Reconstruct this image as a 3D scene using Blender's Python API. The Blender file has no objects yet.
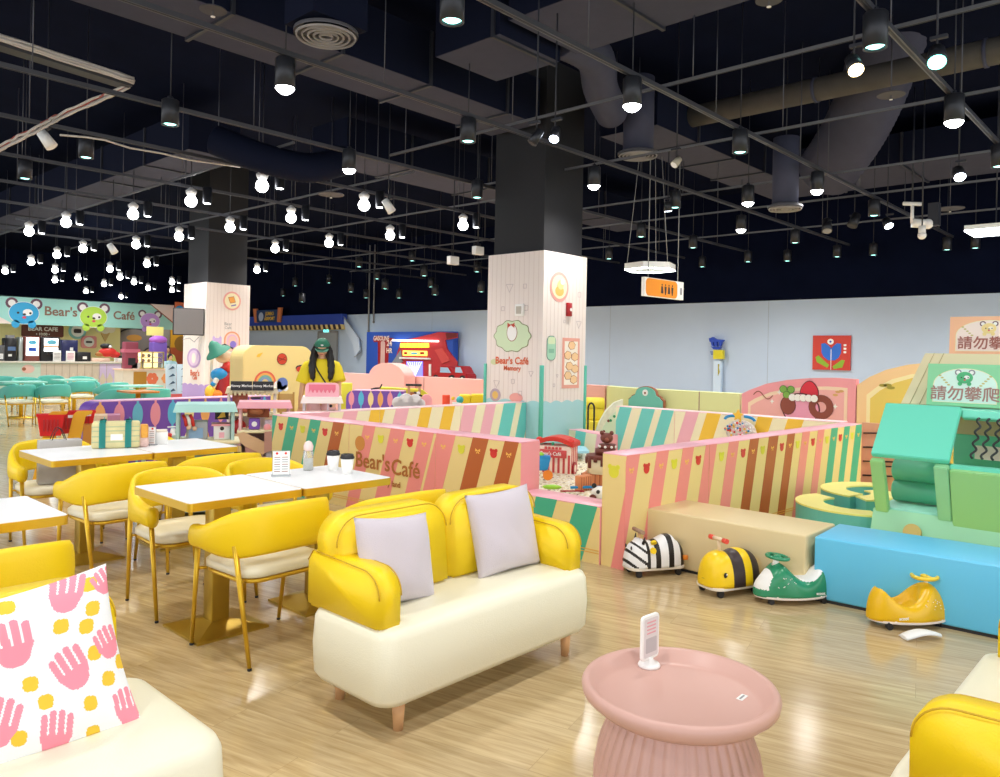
import bpy, bmesh, math, random
from mathutils import Vector, Matrix
PI = math.pi
S = bpy.context.scene
COL = S.collection
# ---------------------------------------------------------------- camera
# world axes follow the ceiling grid: +X recedes to the right, +Y recedes to the left; the camera is at (0, 0, 1.5)
FPX, PX0, PY0, EYE = 768.0, 500.0, 354.0, 1.5
YAW = math.radians(42.8); ROLL = 0.02
fw = Vector((math.cos(YAW), math.sin(YAW), 0)); rt = Vector((math.sin(YAW), -math.cos(YAW), 0)); up = Vector((0, 0, 1))
cx_, sx_ = math.sqrt(1 - ROLL * ROLL), ROLL
cam_r = rt * cx_ + up * sx_; cam_u = up * cx_ - rt * sx_
cd = bpy.data.cameras.new('camera'); cam = bpy.data.objects.new('camera', cd); COL.objects.link(cam)
m = Matrix((cam_r, cam_u, -fw)).transposed().to_4x4(); m.translation = (0, 0, EYE)
cam.matrix_world = m
cd.sensor_width = 36; cd.lens = FPX / 1000 * 36; cd.shift_y = -(388.5 - PY0) / 1000; cd.clip_end = 200
S.camera = cam

# ---------------------------------------------------------------- world, exposure
w = bpy.data.worlds.new('world'); S.world = w; w.use_nodes = True
w.node_tree.nodes['Background'].inputs[0].default_value = (0.93, 0.96, 1.0, 1)
w.node_tree.nodes['Background'].inputs[1].default_value = 1.15
S.view_settings.view_transform = 'Standard'; S.view_settings.look = 'None'
S.view_settings.gamma = 1; S.view_settings.use_curve_mapping = False
S.view_settings.exposure = 0.82
LAMP_W = 105      # watts of one lit ceiling lamp

def ray(px, py):
    a = (px - PX0) / FPX; b = (PY0 - py) / FPX
    return a * cx_ - b * sx_, a * sx_ + b * cx_
def hz(px, py, Z):
    r, v = ray(px, py); p = fw * Z + rt * (r * Z); return Vector((p.x, p.y, EYE + v * Z))
def at(px, py, h):
    r, v = ray(px, py); return hz(px, py, (h - EYE) / v)
def onx(px, py, X):
    r, v = ray(px, py); return hz(px, py, X / (fw.x + r * rt.x))
def ony(px, py, Y):
    r, v = ray(px, py); return hz(px, py, Y / (fw.y + r * rt.y))

# ---------------------------------------------------------------- materials
def srgb(h):
    h = h.lstrip('#'); c = [int(h[i:i + 2], 16) / 255 for i in (0, 2, 4)]
    return tuple((x / 12.92 if x <= 0.04045 else ((x + .055) / 1.055) ** 2.4) for x in c) + (1,)
MC = {}
def mat(name, hexc, rough=.5, metal=0, noise=0, scale=20, bump=0, bscale=60, coat=0, sheen=0, trans=0, spec=.5):
    if name in MC: return MC[name]
    m = bpy.data.materials.new(name); m.use_nodes = True; nt = m.node_tree; b = nt.nodes['Principled BSDF']
    col = srgb(hexc)
    b.inputs['Base Color'].default_value = col; b.inputs['Roughness'].default_value = rough
    b.inputs['Metallic'].default_value = metal; b.inputs['Coat Weight'].default_value = coat
    b.inputs['Sheen Weight'].default_value = sheen; b.inputs['Transmission Weight'].default_value = trans
    b.inputs['Specular IOR Level'].default_value = spec
    tc = nt.nodes.new('ShaderNodeTexCoord')
    if noise:
        n = nt.nodes.new('ShaderNodeTexNoise'); n.inputs['Scale'].default_value = scale; n.inputs['Detail'].default_value = 4
        nt.links.new(tc.outputs['Object'], n.inputs['Vector'])
        r = nt.nodes.new('ShaderNodeMix'); r.data_type = 'RGBA'
        r.inputs[6].default_value = tuple(min(1, c * (1 - noise)) for c in col[:3]) + (1,)
        r.inputs[7].default_value = tuple(min(1, c * (1 + noise)) for c in col[:3]) + (1,)
        nt.links.new(n.outputs[0], r.inputs[0]); nt.links.new(r.outputs[2], b.inputs['Base Color'])
    if bump:
        n2 = nt.nodes.new('ShaderNodeTexNoise'); n2.inputs['Scale'].default_value = bscale; n2.inputs['Detail'].default_value = 3
        nt.links.new(tc.outputs['Object'], n2.inputs['Vector'])
        bp = nt.nodes.new('ShaderNodeBump'); bp.inputs['Strength'].default_value = bump; bp.inputs['Distance'].default_value = .01
        nt.links.new(n2.outputs[0], bp.inputs['Height']); nt.links.new(bp.outputs[0], b.inputs['Normal'])
    MC[name] = m; return m
def emit(name, hexc, strength):
    if name in MC: return MC[name]
    m = bpy.data.materials.new(name); m.use_nodes = True; nt = m.node_tree
    b = nt.nodes['Principled BSDF']; b.inputs['Base Color'].default_value = srgb(hexc)
    b.inputs['Emission Color'].default_value = srgb(hexc); b.inputs['Emission Strength'].default_value = strength
    MC[name] = m; return m

def floor_material():
    m = bpy.data.materials.new('wood_plank_floor'); m.use_nodes = True; nt = m.node_tree; L = nt.links; N = nt.nodes
    b = N['Principled BSDF']
    tc = N.new('ShaderNodeTexCoord')
    mp = N.new('ShaderNodeMapping'); mp.inputs['Rotation'].default_value = (0, 0, math.radians(-104))
    L.new(tc.outputs['Object'], mp.inputs['Vector'])
    br = N.new('ShaderNodeTexBrick'); br.inputs['Scale'].default_value = 1; br.offset = .37
    br.inputs['Brick Width'].default_value = 1.22; br.inputs['Row Height'].default_value = .178
    br.inputs['Mortar Size'].default_value = .0012; br.inputs['Color1'].default_value = (0, 0, 0, 1); br.inputs['Color2'].default_value = (1, 1, 1, 1)
    br.inputs['Mortar'].default_value = (.5, .5, .5, 1)
    L.new(mp.outputs[0], br.inputs['Vector'])
    # grain: noise stretched along the plank, shifted per plank
    sc = N.new('ShaderNodeMapping'); sc.inputs['Scale'].default_value = (1.3, 17, 1)
    L.new(mp.outputs[0], sc.inputs['Vector'])
    ad = N.new('ShaderNodeVectorMath'); ad.operation = 'MULTIPLY_ADD'
    L.new(br.outputs['Color'], ad.inputs[0]); ad.inputs[1].default_value = (9, 7, 3); L.new(sc.outputs[0], ad.inputs[2])
    n = N.new('ShaderNodeTexNoise'); n.inputs['Scale'].default_value = 2.2; n.inputs['Detail'].default_value = 8; n.inputs['Roughness'].default_value = .62
    n.inputs['Distortion'].default_value = .5
    L.new(ad.outputs[0], n.inputs['Vector'])
    cr = N.new('ShaderNodeValToRGB'); e = cr.color_ramp.elements
    e[0].position = .3; e[0].color = srgb('ae9468'); e[1].position = .7; e[1].color = srgb('d2bc92')
    L.new(n.outputs[0], cr.inputs[0])
    hv = N.new('ShaderNodeHueSaturation')
    mr = N.new('ShaderNodeMapRange'); mr.inputs[3].default_value = .94; mr.inputs[4].default_value = 1.05
    L.new(br.outputs['Color'], mr.inputs[0]); L.new(mr.outputs[0], hv.inputs['Value']); L.new(cr.outputs[0], hv.inputs['Color'])
    mx = N.new('ShaderNodeMix'); mx.data_type = 'RGBA'; L.new(br.outputs['Fac'], mx.inputs[0]); L.new(hv.outputs[0], mx.inputs[6])
    mx.inputs[7].default_value = srgb('ab946c'); L.new(mx.outputs[2], b.inputs['Base Color'])
    b.inputs['Roughness'].default_value = .16
    b.inputs['Specular IOR Level'].default_value = .5
    bp = N.new('ShaderNodeBump'); bp.inputs['Strength'].default_value = .015; bp.inputs['Distance'].default_value = .003
    L.new(n.outputs[0], bp.inputs['Height']); L.new(bp.outputs[0], b.inputs['Normal'])
    return m

YEL = mat('yellow_leather', 'f6d208', .42, bump=.15, bscale=180)
CREAM = mat('cream_leather', 'eeead2', .38, bump=.12, bscale=160)
GOLD = mat('gold_metal', 'dcb436', .3, .7)
GOLD2 = mat('brushed_gold_base', 'b89a3a', .32, .7, noise=.12, scale=6)
BLACK = mat('black_painted_steel', '22252f', .55)
CEIL = mat('ceiling_black', '0b1126', .95, noise=.3, scale=2, spec=.05)
DUCT = mat('duct_paint_lit', '434556', .8, noise=.12, scale=5, spec=.15)  # duct paint in its lit tone: floor bounce put into the colour
DUCTSHADE = mat('duct_paint_shaded', '12172a', .85, spec=.1)  # the same duct paint in a shaded tone, shade put into the colour
WHITE = mat('white_plastic', 'f2f2ef', .4)
TEAL = mat('teal_leather', '52b2a4', .45)
WOODL = mat('light_beech_wood', 'd8a878', .5, noise=.15, scale=12)
PINK = mat('pink_vinyl', 'f5a6ad', .45); PALEPINK = mat('pale_pink_vinyl', 'f2b9b5', .5)
TOPPINK = mat('fence_top_pink', 'f7b8c6', .4)
SCREAM = mat('stripe_cream', 'ecd28c', .45)
SPINK = mat('stripe_pink', 'ee8f86', .45); STEAL = mat('stripe_teal', '44b08a', .45); SBROWN = mat('stripe_brown', 'b9602a', .45)
LCREAM = mat('stripe_pale_cream', 'f6ecc8', .45); LPINK = mat('stripe_pale_pink', 'f4b3c2', .45)
LYEL = mat('stripe_yellow', 'f6c53c', .45); LTEAL = mat('stripe_aqua', '6fcfc8', .45)
RED = mat('red_plastic', 'd8342c', .4); LIME = mat('lime_print', 'e2dc3a', .5); PRINTY = mat('bow_print', 'f6c25a', .5)
DRED = mat('dark_red', 'a81a22', .4)
PURPLE = mat('purple_vinyl', '7a52b8', .45)
ORANGE = mat('orange_plastic', 'f08a2a', .4); BLUE = mat('blue_plastic', '1f8fd0', .35); DBLUE = mat('deep_blue', '1c46b8', .5)
TOYGREEN = mat('green_toy_plastic', '2f8f66', .25); BROWN = mat('chocolate_brown', '6e3226', .5)
DARK = mat('dark_plastic', '1c1c20', .4); GREY = mat('grey_plastic', '8b8d90', .5)
LIMEG = mat('lime_green', '9ad23a', .4); SKY = mat('sky_blue_vinyl', '64c4ec', .35)
INK = mat('dark_ink', '3d3436', .6)
RIBBON = mat('brown_ink', '9a5a3c', .6)

# ---------------------------------------------------------------- mesh helpers
class MB:
    def __init__(s): s.bm = bmesh.new(); s.mats = []
    def mi(s, m):
        if m not in s.mats: s.mats.append(m)
        return s.mats.index(m)
    def _fin(s, faces, m, smooth=False):
        i = s.mi(m)
        for f in faces: f.material_index = i; f.smooth = smooth
    def box(s, x0, x1, y0, y1, z0, z1, m, bev=0, seg=3, M=None):
        t = bmesh.new()
        r = bmesh.ops.create_cube(t, size=1)
        for v in t.verts:
            v.co = Vector(((x0 + x1) / 2 + v.co.x * (x1 - x0), (y0 + y1) / 2 + v.co.y * (y1 - y0), (z0 + z1) / 2 + v.co.z * (z1 - z0)))
        if bev: bmesh.ops.bevel(t, geom=t.edges[:] , offset=bev, segments=seg, profile=.5, affect='EDGES')
        return s.merge(t, m, bool(bev), M)
    def merge(s, t, m, smooth=False, M=None):
        i = s.mi(m); mp = {}
        for v in t.verts: mp[v] = s.bm.verts.new(M @ v.co if M else v.co)
        out = []
        for f in t.faces:
            try: nf = s.bm.faces.new([mp[v] for v in f.verts])
            except ValueError: continue
            nf.material_index = i; nf.smooth = smooth; out.append(nf)
        t.free(); return out
    def cyl(s, p0, p1, r0, m, r1=None, n=16, smooth=True, caps=True):
        p0, p1 = Vector(p0), Vector(p1); r1 = r0 if r1 is None else r1
        d = (p1 - p0).normalized(); a = d.orthogonal().normalized(); b = d.cross(a)
        A = []; B = []
        for k in range(n):
            t = 2 * PI * k / n; o = a * math.cos(t) + b * math.sin(t)
            A.append(s.bm.verts.new(p0 + o * r0)); B.append(s.bm.verts.new(p1 + o * r1))
        i = s.mi(m)
        for k in range(n):
            f = s.bm.faces.new((A[k], A[(k + 1) % n], B[(k + 1) % n], B[k])); f.material_index = i; f.smooth = smooth
        if caps:
            for ring in (A[::-1], B):
                f = s.bm.faces.new(ring); f.material_index = i
    def tube(s, pts, r, m, n=8, closed=False):
        pts = [Vector(p) for p in pts]; rings = []; rs = r if isinstance(r, (list, tuple)) else [r] * len(pts)
        prev = None
        for k, p in enumerate(pts):
            if closed: d = pts[(k + 1) % len(pts)] - pts[k - 1]
            else: d = pts[min(k + 1, len(pts) - 1)] - pts[max(k - 1, 0)]
            d.normalize()
            a = d.orthogonal().normalized() if prev is None else (prev - d * prev.dot(d)).normalized()
            prev = a; b = d.cross(a)
            rings.append([s.bm.verts.new(p + (a * math.cos(2 * PI * j / n) + b * math.sin(2 * PI * j / n)) * rs[k]) for j in range(n)])
        i = s.mi(m)
        rng = range(len(rings)) if closed else range(len(rings) - 1)
        for k in rng:
            A, B = rings[k], rings[(k + 1) % len(rings)]
            for j in range(n):
                f = s.bm.faces.new((A[j], A[(j + 1) % n], B[(j + 1) % n], B[j])); f.material_index = i; f.smooth = True
        if not closed:
            for ring in (rings[0][::-1], rings[-1]):
                f = s.bm.faces.new(ring); f.material_index = i
    def lathe(s, prof, m, c=(0, 0, 0), n=32, sx=1, sy=1, fl=0, nfl=0):
        rings = []; c = Vector(c); i = s.mi(m)
        for (r, z) in prof:
            if r <= 1e-6: rings.append([s.bm.verts.new(c + Vector((0, 0, z)))]); continue
            ring = []
            for k in range(n):
                t = 2 * PI * k / n; rr = r * (1 + fl * abs(math.sin(nfl * t / 2))) if nfl else r
                ring.append(s.bm.verts.new(c + Vector((rr * math.cos(t) * sx, rr * math.sin(t) * sy, z))))
            rings.append(ring)
        for A, B in zip(rings, rings[1:]):
            for k in range(n):
                q = (k + 1) % n
                vs = [A[0], B[q], B[k]] if len(A) == 1 else ([A[k], A[q], B[0]] if len(B) == 1 else [A[k], A[q], B[q], B[k]])
                if len(A) == 1 and len(B) == 1: continue
                f = s.bm.faces.new(vs); f.material_index = i; f.smooth = True
    def sphere(s, c, r, m, sc=(1, 1, 1), n=16, M=None):
        t = bmesh.new(); bmesh.ops.create_uvsphere(t, u_segments=n, v_segments=max(6, n * 2 // 3), radius=r)
        for v in t.verts: v.co = Vector((v.co.x * sc[0] + c[0], v.co.y * sc[1] + c[1], v.co.z * sc[2] + c[2]))
        s.merge(t, m, True, M)
    def prism(s, poly, o, u, v, d, m, bev=0, msd=None):
        """polygon poly [(a,b)] in the plane o + a*u + b*v, extruded by vector d"""
        o, u, v, d = Vector(o), Vector(u), Vector(v), Vector(d)
        t = bmesh.new()
        A = [t.verts.new(o + u * a + v * b) for a, b in poly]; B = [t.verts.new(x.co + d) for x in A]
        t.faces.new(A[::-1]); t.faces.new(B)
        for k in range(len(A)): t.faces.new((A[k], A[(k + 1) % len(A)], B[(k + 1) % len(A)], B[k]))
        bmesh.ops.recalc_face_normals(t, faces=t.faces)
        if bev: bmesh.ops.bevel(t, geom=[e for e in t.edges if e.calc_face_angle(0) > .6], offset=bev, segments=2, affect='EDGES')
        return s.merge(t, m, False)
    def decal(s, poly, o, u, v, m, off=.002):
        u, v = Vector(u), Vector(v); n = u.cross(v).normalized()
        return s.prism(poly, Vector(o) , u, v, n * off, m)
    def build(s, name, parent=None, loc=None, rz=0, mods=()):
        me = bpy.data.meshes.new(name); 
        bmesh.ops.recalc_face_normals(s.bm, faces=s.bm.faces)
        s.bm.to_mesh(me); s.bm.free()
        for m in s.mats: me.materials.append(m)
        o = bpy.data.objects.new(name, me); COL.objects.link(o)
        if parent: o.parent = parent
        if loc is not None: o.location = loc
        o.rotation_euler.z = rz
        return o
def tag(o, label, cat, group=None, kind=None):
    o['label'] = label; o['category'] = cat
    if group: o['group'] = group
    if kind: o['kind'] = kind
    return o
def thing(name, label, cat, loc=(0, 0, 0), rz=0, group=None):
    o = bpy.data.objects.new(name, None); COL.objects.link(o); o.empty_display_size = .1
    o.location = loc; o.rotation_euler.z = rz
    return tag(o, label, cat, group)
ORD = ('first', 'second', 'third', 'fourth', 'fifth', 'sixth', 'seventh', 'eighth', 'ninth', 'tenth', 'eleventh', 'twelfth', 'thirteenth', 'fourteenth', 'fifteenth', 'sixteenth', 'seventeenth')
def struct(o): o['kind'] = 'structure'; return o
def dup(root, loc, rz=0, label=None, group=None):
    r = root.copy(); COL.objects.link(r); r.location = loc; r.rotation_euler.z = rz
    if label: r['label'] = label
    if group: r['group'] = group
    for ch in list(root.children):
        c = ch.copy(); COL.objects.link(c); c.parent = r
        for g in list(ch.children):
            d = g.copy(); COL.objects.link(d); d.parent = c
    return r
def rounded(w, h, r, n=6, x=0, y=0):
    pts = []
    for cx, cy, a0 in ((w / 2 - r, h / 2 - r, 0), (-w / 2 + r, h / 2 - r, 90), (-w / 2 + r, -h / 2 + r, 180), (w / 2 - r, -h / 2 + r, 270)):
        for k in range(n + 1):
            t = math.radians(a0 + 90 * k / n); pts.append((x + cx + r * math.cos(t), y + cy + r * math.sin(t)))
    return pts
def circ(r, n=20, x=0, y=0, ry=None, a0=0, a1=360):
    k = n if a1 - a0 == 360 else n + 1
    return [(x + r * math.cos(math.radians(a0 + (a1 - a0) * i / n)), y + (ry or r) * math.sin(math.radians(a0 + (a1 - a0) * i / n))) for i in range(k)]
def arcband(r0, r1, a0, a1, n=16, x=0, y=0):
    return circ(r1, n, x, y, None, a0, a1 + 1e-6 if a1 - a0 == 360 else a1) + circ(r0, n, x, y, None, a0, a1 + 1e-6 if a1 - a0 == 360 else a1)[::-1]
def text(mb, s, o, u, v, size, m, off=.003, align='CENTER', bold=0, sx=1):
    """letters as thin raised shapes in the plane through o spanned by u (right) and v (up)"""
    cu = bpy.data.curves.new('t', 'FONT'); cu.body = s; cu.size = size; cu.align_x = align; cu.align_y = 'CENTER'; cu.extrude = 0
    cu.offset = bold; cu.resolution_u = 3
    ob = bpy.data.objects.new('t', cu); COL.objects.link(ob)
    bpy.context.view_layer.update()
    me = bpy.data.meshes.new_from_object(ob.evaluated_get(bpy.context.evaluated_depsgraph_get()))
    bpy.data.objects.remove(ob); bpy.data.curves.remove(cu)
    u = Vector(u).normalized(); v = Vector(v).normalized(); n = u.cross(v); o = Vector(o); i = mb.mi(m)
    vs = [mb.bm.verts.new(o + u * (p.co.x * sx) + v * p.co.y + n * off) for p in me.vertices]
    for p in me.polygons:
        try: f = mb.bm.faces.new([vs[k] for k in p.vertices]); f.material_index = i
        except ValueError: pass
    bpy.data.meshes.remove(me)

# ================================================================ room shell
fl = MB(); fl.box(-7, 18.8, -7, 40, -.05, 0, floor_material()); struct(fl.build('floor'))
ce = MB(); ce.box(-7, 18.95, -7, 40, 5.8, 5.9, CEIL); struct(ce.build('ceiling'))
WALLM = mat('wall_pale_blue_grey', 'bccee4', .7, noise=.03, scale=3)
wr = MB(); wr.box(18.8, 18.95, -7, 40, 0, 2.98, WALLM)
wr.box(18.8, 18.95, -7, 40, 2.98, 5.8, CEIL)
for y in (8.2, 13.0, 17.2, 20.8, 24.5): wr.box(18.795, 18.8, y, y + .012, 0, 2.98, mat('wall_joint', 'a4b2c2', .7))
struct(wr.build('wall_right'))
wb = MB(); wb.box(-7, 18.8, 39.85, 40, 0, 5.8, CEIL)
struct(wb.build('wall_back'))

DUCTS = [(1.0, 8.4, 7.1, 8.05, 4.8), (5.75, 6.9, -1, 5.3, 4.9), (5.75, 6.75, 5.42, 6.4, 4.8), (5.7, 6.6, 12.3, 26, 4.75), (14.5, 16.2, 1, 7, 4.95), (9.6, 14, 5.9, 6.9, 4.85), (7.6, 17, 10.6, 11.6, 4.8)]
def top_z(x, y):
    for x0, x1, y0, y1, z in DUCTS:
        if x0 - .02 < x < x1 + .02 and y0 - .02 < y < y1 + .02: return z - .01
    return 5.79

# ================================================================ ceiling lamps
GLASSE = emit('lamp_disc_lit', 'fbfdff', 14); WARM = emit('lamp_disc_warm', 'ffe0a0', 12); TEALE = emit('lamp_disc_teal', '9ff4e8', 3.0); COOL = emit('lamp_disc_cool', 'e4f0ff', 12)
HOUS = mat('lamp_housing_dark', '2b2d33', .4, .3)
def lamp_light(parent, z, power, spot=True, col=(1, .97, .93)):
    ld = bpy.data.lights.new('lamp_glow', 'SPOT'); ld.energy = power; ld.color = col
    ld.spot_size = math.radians(150); ld.spot_blend = 1; ld.shadow_soft_size = .12
    lo = bpy.data.objects.new('lamp_glow', ld); COL.objects.link(lo); lo.parent = parent; lo.location = (0, 0, z)
    return lo
def can_lamp(p, label, group, lit, r=.09, h=.26):
    t = thing('ceiling_lamp', label, 'ceiling lamp', (p.x, p.y, 3.9), 0, group)
    b = MB(); b.lathe([(r * .84, .012), (r * .84, -.0), (r, -.0), (r, h), (r * .9, h + .01), (0, h + .01)], HOUS, n=24); b.build('housing', t)
    b = MB(); b.cyl((0, 0, h), (0, 0, h + .05), .02, BLACK, n=8); b.box(-.03, .03, -.012, .012, h + .01, h + .045, BLACK); b.build('bracket', t)
    b = MB()
    if lit: b.lathe([(0, -.06), (r * .4, -.052), (r * .75, -.03), (r * .97, -.002), (r * .8, .03), (0, .03)], GLASSE, n=20)
    else: b.lathe([(0, .006), (r * .55, .006), (r * .8, .02), (0, .021)], TEALE, n=20)
    b.build('lamp_face', t)
    b = MB(); b.cyl((0, 0, h + .05), (0, 0, top_z(p.x, p.y) - (p.z if p.z != 0 else 3.9)), .006, BLACK, n=6); b.build('hanger_rod', t)
    if lit: lamp_light(t, -.08, LAMP_W)
    return t
def bulb_lamp(p, label, group):
    t = thing('bulb_lamp', label, 'ceiling lamp', (p.x, p.y, 3.9), 0, group)
    b = MB(); b.lathe([(.05, .1), (.085, .17), (.09, .2), (.02, .26), (0, .26)], mat('white_socket', 'd8d8d8', .5), n=16); b.build('socket', t)
    b = MB(); b.sphere((0, 0, .03), .095, GLASSE, n=14); b.build('bulb', t)
    # the dark can beside it on the same rail adaptor
    b = MB(); b.lathe([(.07, -.02), (.075, .25), (0, .25)], HOUS, c=(.2, -.16, .02), n=16); b.build('side_can', t)
    b = MB(); b.cyl((.2, -.16, .0), (.2, -.16, .015), .05, GLASSE, n=12); b.build('side_lamp_face', t)
    b = MB(); b.cyl((0, 0, .26), (0, 0, top_z(p.x, p.y) - 3.9), .007, BLACK, n=6); b.build('hanger_rod', t)
    lamp_light(t, -.1, LAMP_W * 1.15)
    return t
def gridp(px, py): return at(px, py, 3.9)
near_lit = [(285, 88, 'nearest big lit can lamp on the left, below the round air diffuser'), (632, 106, 'glaring lit can lamp at the crossing of two tracks above the pillar'),
 (954, 122, 'glaring lit can lamp in the upper right, below the black and teal spots'), (349, 170, 'lit can lamp on the track just left of the middle, beside white cables'),
 (594, 186, 'lit can lamp directly right of and above the main pillar'), (817, 191, 'lit can lamp in front of the big round duct on the right'),
 (568, 222, 'lit can lamp hanging before the black top of the main pillar'), (748, 203, 'lit lamp under the round duct, upper of a pair'), (741, 230, 'lit lamp under the round duct, lower of a pair')]
for px, py, lb in near_lit: can_lamp(gridp(px, py), lb, None, True)
far = [(262, 188), (191, 203), (133, 216), (66, 224), (29, 233), (291, 219.5), (364, 207), (230, 229), (179, 238), (136, 246), (390, 237), (329, 244.5), (463, 227),
       (83, 250), (57, 256), (31, 263), (227, 256), (275, 250), (147, 265), (110, 270), (257, 271), (5, 272), (55, 271), (78, 279), (120, 278), (104, 285), (86, 292),
       (134, 283), (148, 289), (121, 297.5), (172, 283), (172, 291), (55, 281)]
fp_ = [gridp(px, py) for px, py in far]
for ci, (xa, xb) in enumerate(((4.9, 6.4), (6.4, 8.4), (8.4, 10.8), (10.8, 99))):
    run = sorted((p for p in fp_ if xa <= p.x < xb), key=lambda p: p.x * fw.x + p.y * fw.y)
    for k, p in enumerate(run):
        bulb_lamp(p, 'glowing bulb lamp, %s nearest in the %s' % (ORD[k], ('leftmost line of lit lamps', 'second line of lit lamps from the left', 'third line of lit lamps from the left', 'far cluster over the fascia')[ci]), 'lit bulb lamps over the cafe side')
dimn = [(452, 22, 'dark can lamp with a teal glowing face at the top centre, largest there'), (875, 48, 'large dark can lamp with teal face at the top right track crossing'),
 (170, 125, 'dark can lamp with teal face at the upper left beside the cable tray end'), (86, 158, 'dark can lamp with teal face below the left cable tray bend'), (25, 179, 'dark can lamp at the far left under the cables'),
 (468, 142, 'dark can lamp with teal face below the long rectangular duct'), (740, 153, 'dark can lamp at the right-centre track crossing'), (477, 198, 'dark unlit can lamp just left of the pillar top'),
 (675, 208, 'dark can lamp right of the pillar with a small spot beside it'), (641, 237, 'dark can lamp on the track above the white hexagonal light'), (999, 167, 'dark can lamp cut by the right edge of the photo')]
for px, py, lb in dimn: can_lamp(gridp(px, py), lb, None, False)
dimf = [(693, 248), (609, 259), (748, 262), (702, 279), (874, 216), (795, 243), (837, 257), (947, 250), (787, 273), (873, 267), (975, 261)]
for di_, (px, py) in enumerate(sorted(dimf)):
    p = gridp(px, py)
    if p.x > 18.6: 
        p = onx(px, py, 18.45)
    can_lamp(p, 'small dark unlit can lamp before the right wall, %s from the left' % ORD[di_], 'unlit can lamps before the right wall', False)
dimb = [(412, 255), (424, 270), (477, 249), (477, 266), (359, 261), (431, 281), (385, 283), (351, 286), (329, 277), (295, 280), (399, 292), (366, 292), (377, 273), (435, 289), (481, 286), (302, 296), (283, 290)]
for i, (px, py) in enumerate(sorted(dimb)):
    p = onx(px, py + 6, 18.3 - 1.2 * (i % 3)) 
    t = can_lamp(p, 'tiny dark unlit can lamp left of the main pillar, %s from the left' % ORD[i], 'unlit can lamps far left of the main pillar', False, .11, .32)
    t.location = p
for (x, y) in ((3.75, 1.9), (1.35, 4.1), (1.4, 1.9), (-1, 1.9), (1.35, -.2), (3.75, -.2), (-1, 4.1), (6.2, -.2), (8.6, -.2), (1.35, 6.3), (-1, 8.4), (1.2, 10.5), (11, -.2), (13.4, 1.9), (15.8, 4.1), (15.8, 10.5), (13.4, 12.6), (15.8, 14.7), (13.4, 16.8), (15.8, 20.8), (15.8, 1.5), (16.2, 7.4), (16, 17.5), (16.2, 24)):  # unseen grid lamps near the camera, plus added fixtureless fill brightening the right wall
    ld = bpy.data.lights.new('grid_lamp_and_wall_fill', 'SPOT'); ld.energy = LAMP_W * (2.2 if x > 10 else .7); ld.color = (1, .97, .93); ld.spot_size = math.radians(150); ld.spot_blend = 1; ld.shadow_soft_size = .12
    lo = bpy.data.objects.new('grid_lamp_and_wall_fill', ld); COL.objects.link(lo); lo.location = (x, y, 3.82)

# small spots and devices on the tracks
def spot(p, label, face, tilt=(.25, .1), r=.045, L=.15, body=HOUS):
    t = thing('track_spotlight', label, 'spotlight', p, 0)
    d = Vector((tilt[0], tilt[1], -1)).normalized()
    b = MB(); b.cyl(-d * L, (0, 0, 0), r * .8, body, r1=r); b.build('spot_body', t)
    b = MB(); b.cyl(d * .001, d * .006, r * .85, face); b.build('spot_face', t)
    b = MB(); b.cyl(-d * L * .5, -d * L * .5 + Vector((0, 0, top_z(p.x, p.y) - p.z)), .008, BLACK, n=8); b.box(-.02 - d.x * L * .5, .02 - d.x * L * .5, -.06, .06, .19, .215, BLACK); b.build('spot_arm', t)
    return t
spot(hz(856, 70, 5.9), 'small warm yellow track spot near the top right crossing', WARM, tilt=(-.6, -.5), r=.065)
spot(hz(937, 62, 5.9), 'teal glowing track spot near the right top corner', emit('spot_teal', '7df0dc', 5), tilt=(-.7, -.2), r=.075)
spot(hz(960, 177, 9.5), 'small cool white track spot below the glaring right lamp', COOL, tilt=(-.7, -.4), r=.075)
spot(hz(554, 139, 7.6), 'small lit black spot under the duct beside the round flexible duct', COOL, tilt=(-.6, -.3), r=.055)
spot(hz(532, 143, 7.4), 'small unlit black spot beside the lit spot under the duct', BLACK, tilt=(-.5, .4), r=.05)
spot(hz(889, 226, 13), 'small lit spot on the right, below the tracks near the camera dome', COOL, tilt=(-.4, -.6), r=.08)
spot(hz(827, 231, 14), 'small unlit spot right of the paired lamps', GREY, tilt=(-.5, -.2), r=.09, L=.25)
spot(hz(852, 226, 14), 'small unlit dark spot above the right wall', BLACK, tilt=(-.5, .2), r=.09, L=.25)
spot(hz(668, 211, 12.3), 'small lit spot clipped beside a dark can lamp right of the pillar', COOL, r=.07)
spot(hz(392, 212, 12), 'small white tilted spot hanging at the left of the track centre', WHITE, tilt=(.5, -.4), r=.07, L=.22, body=WHITE)
spot(hz(52, 147, 9), 'white box-shaped projector tilted under the cable tray', WHITE, tilt=(.6, -.4), r=.07, L=.2, body=WHITE)
spot(hz(115, 253, 15), 'small white tilted spot among the lit lamps on the left', WHITE, tilt=(.5, -.4), r=.07, L=.2, body=WHITE)
spot(hz(674, 165, 9.5), 'pale oval sensor tilted on the track right of the pillar', WHITE, tilt=(-.9, .3), r=.05, L=.12, body=mat('pale_sensor', 'b5ad98', .5))
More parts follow.
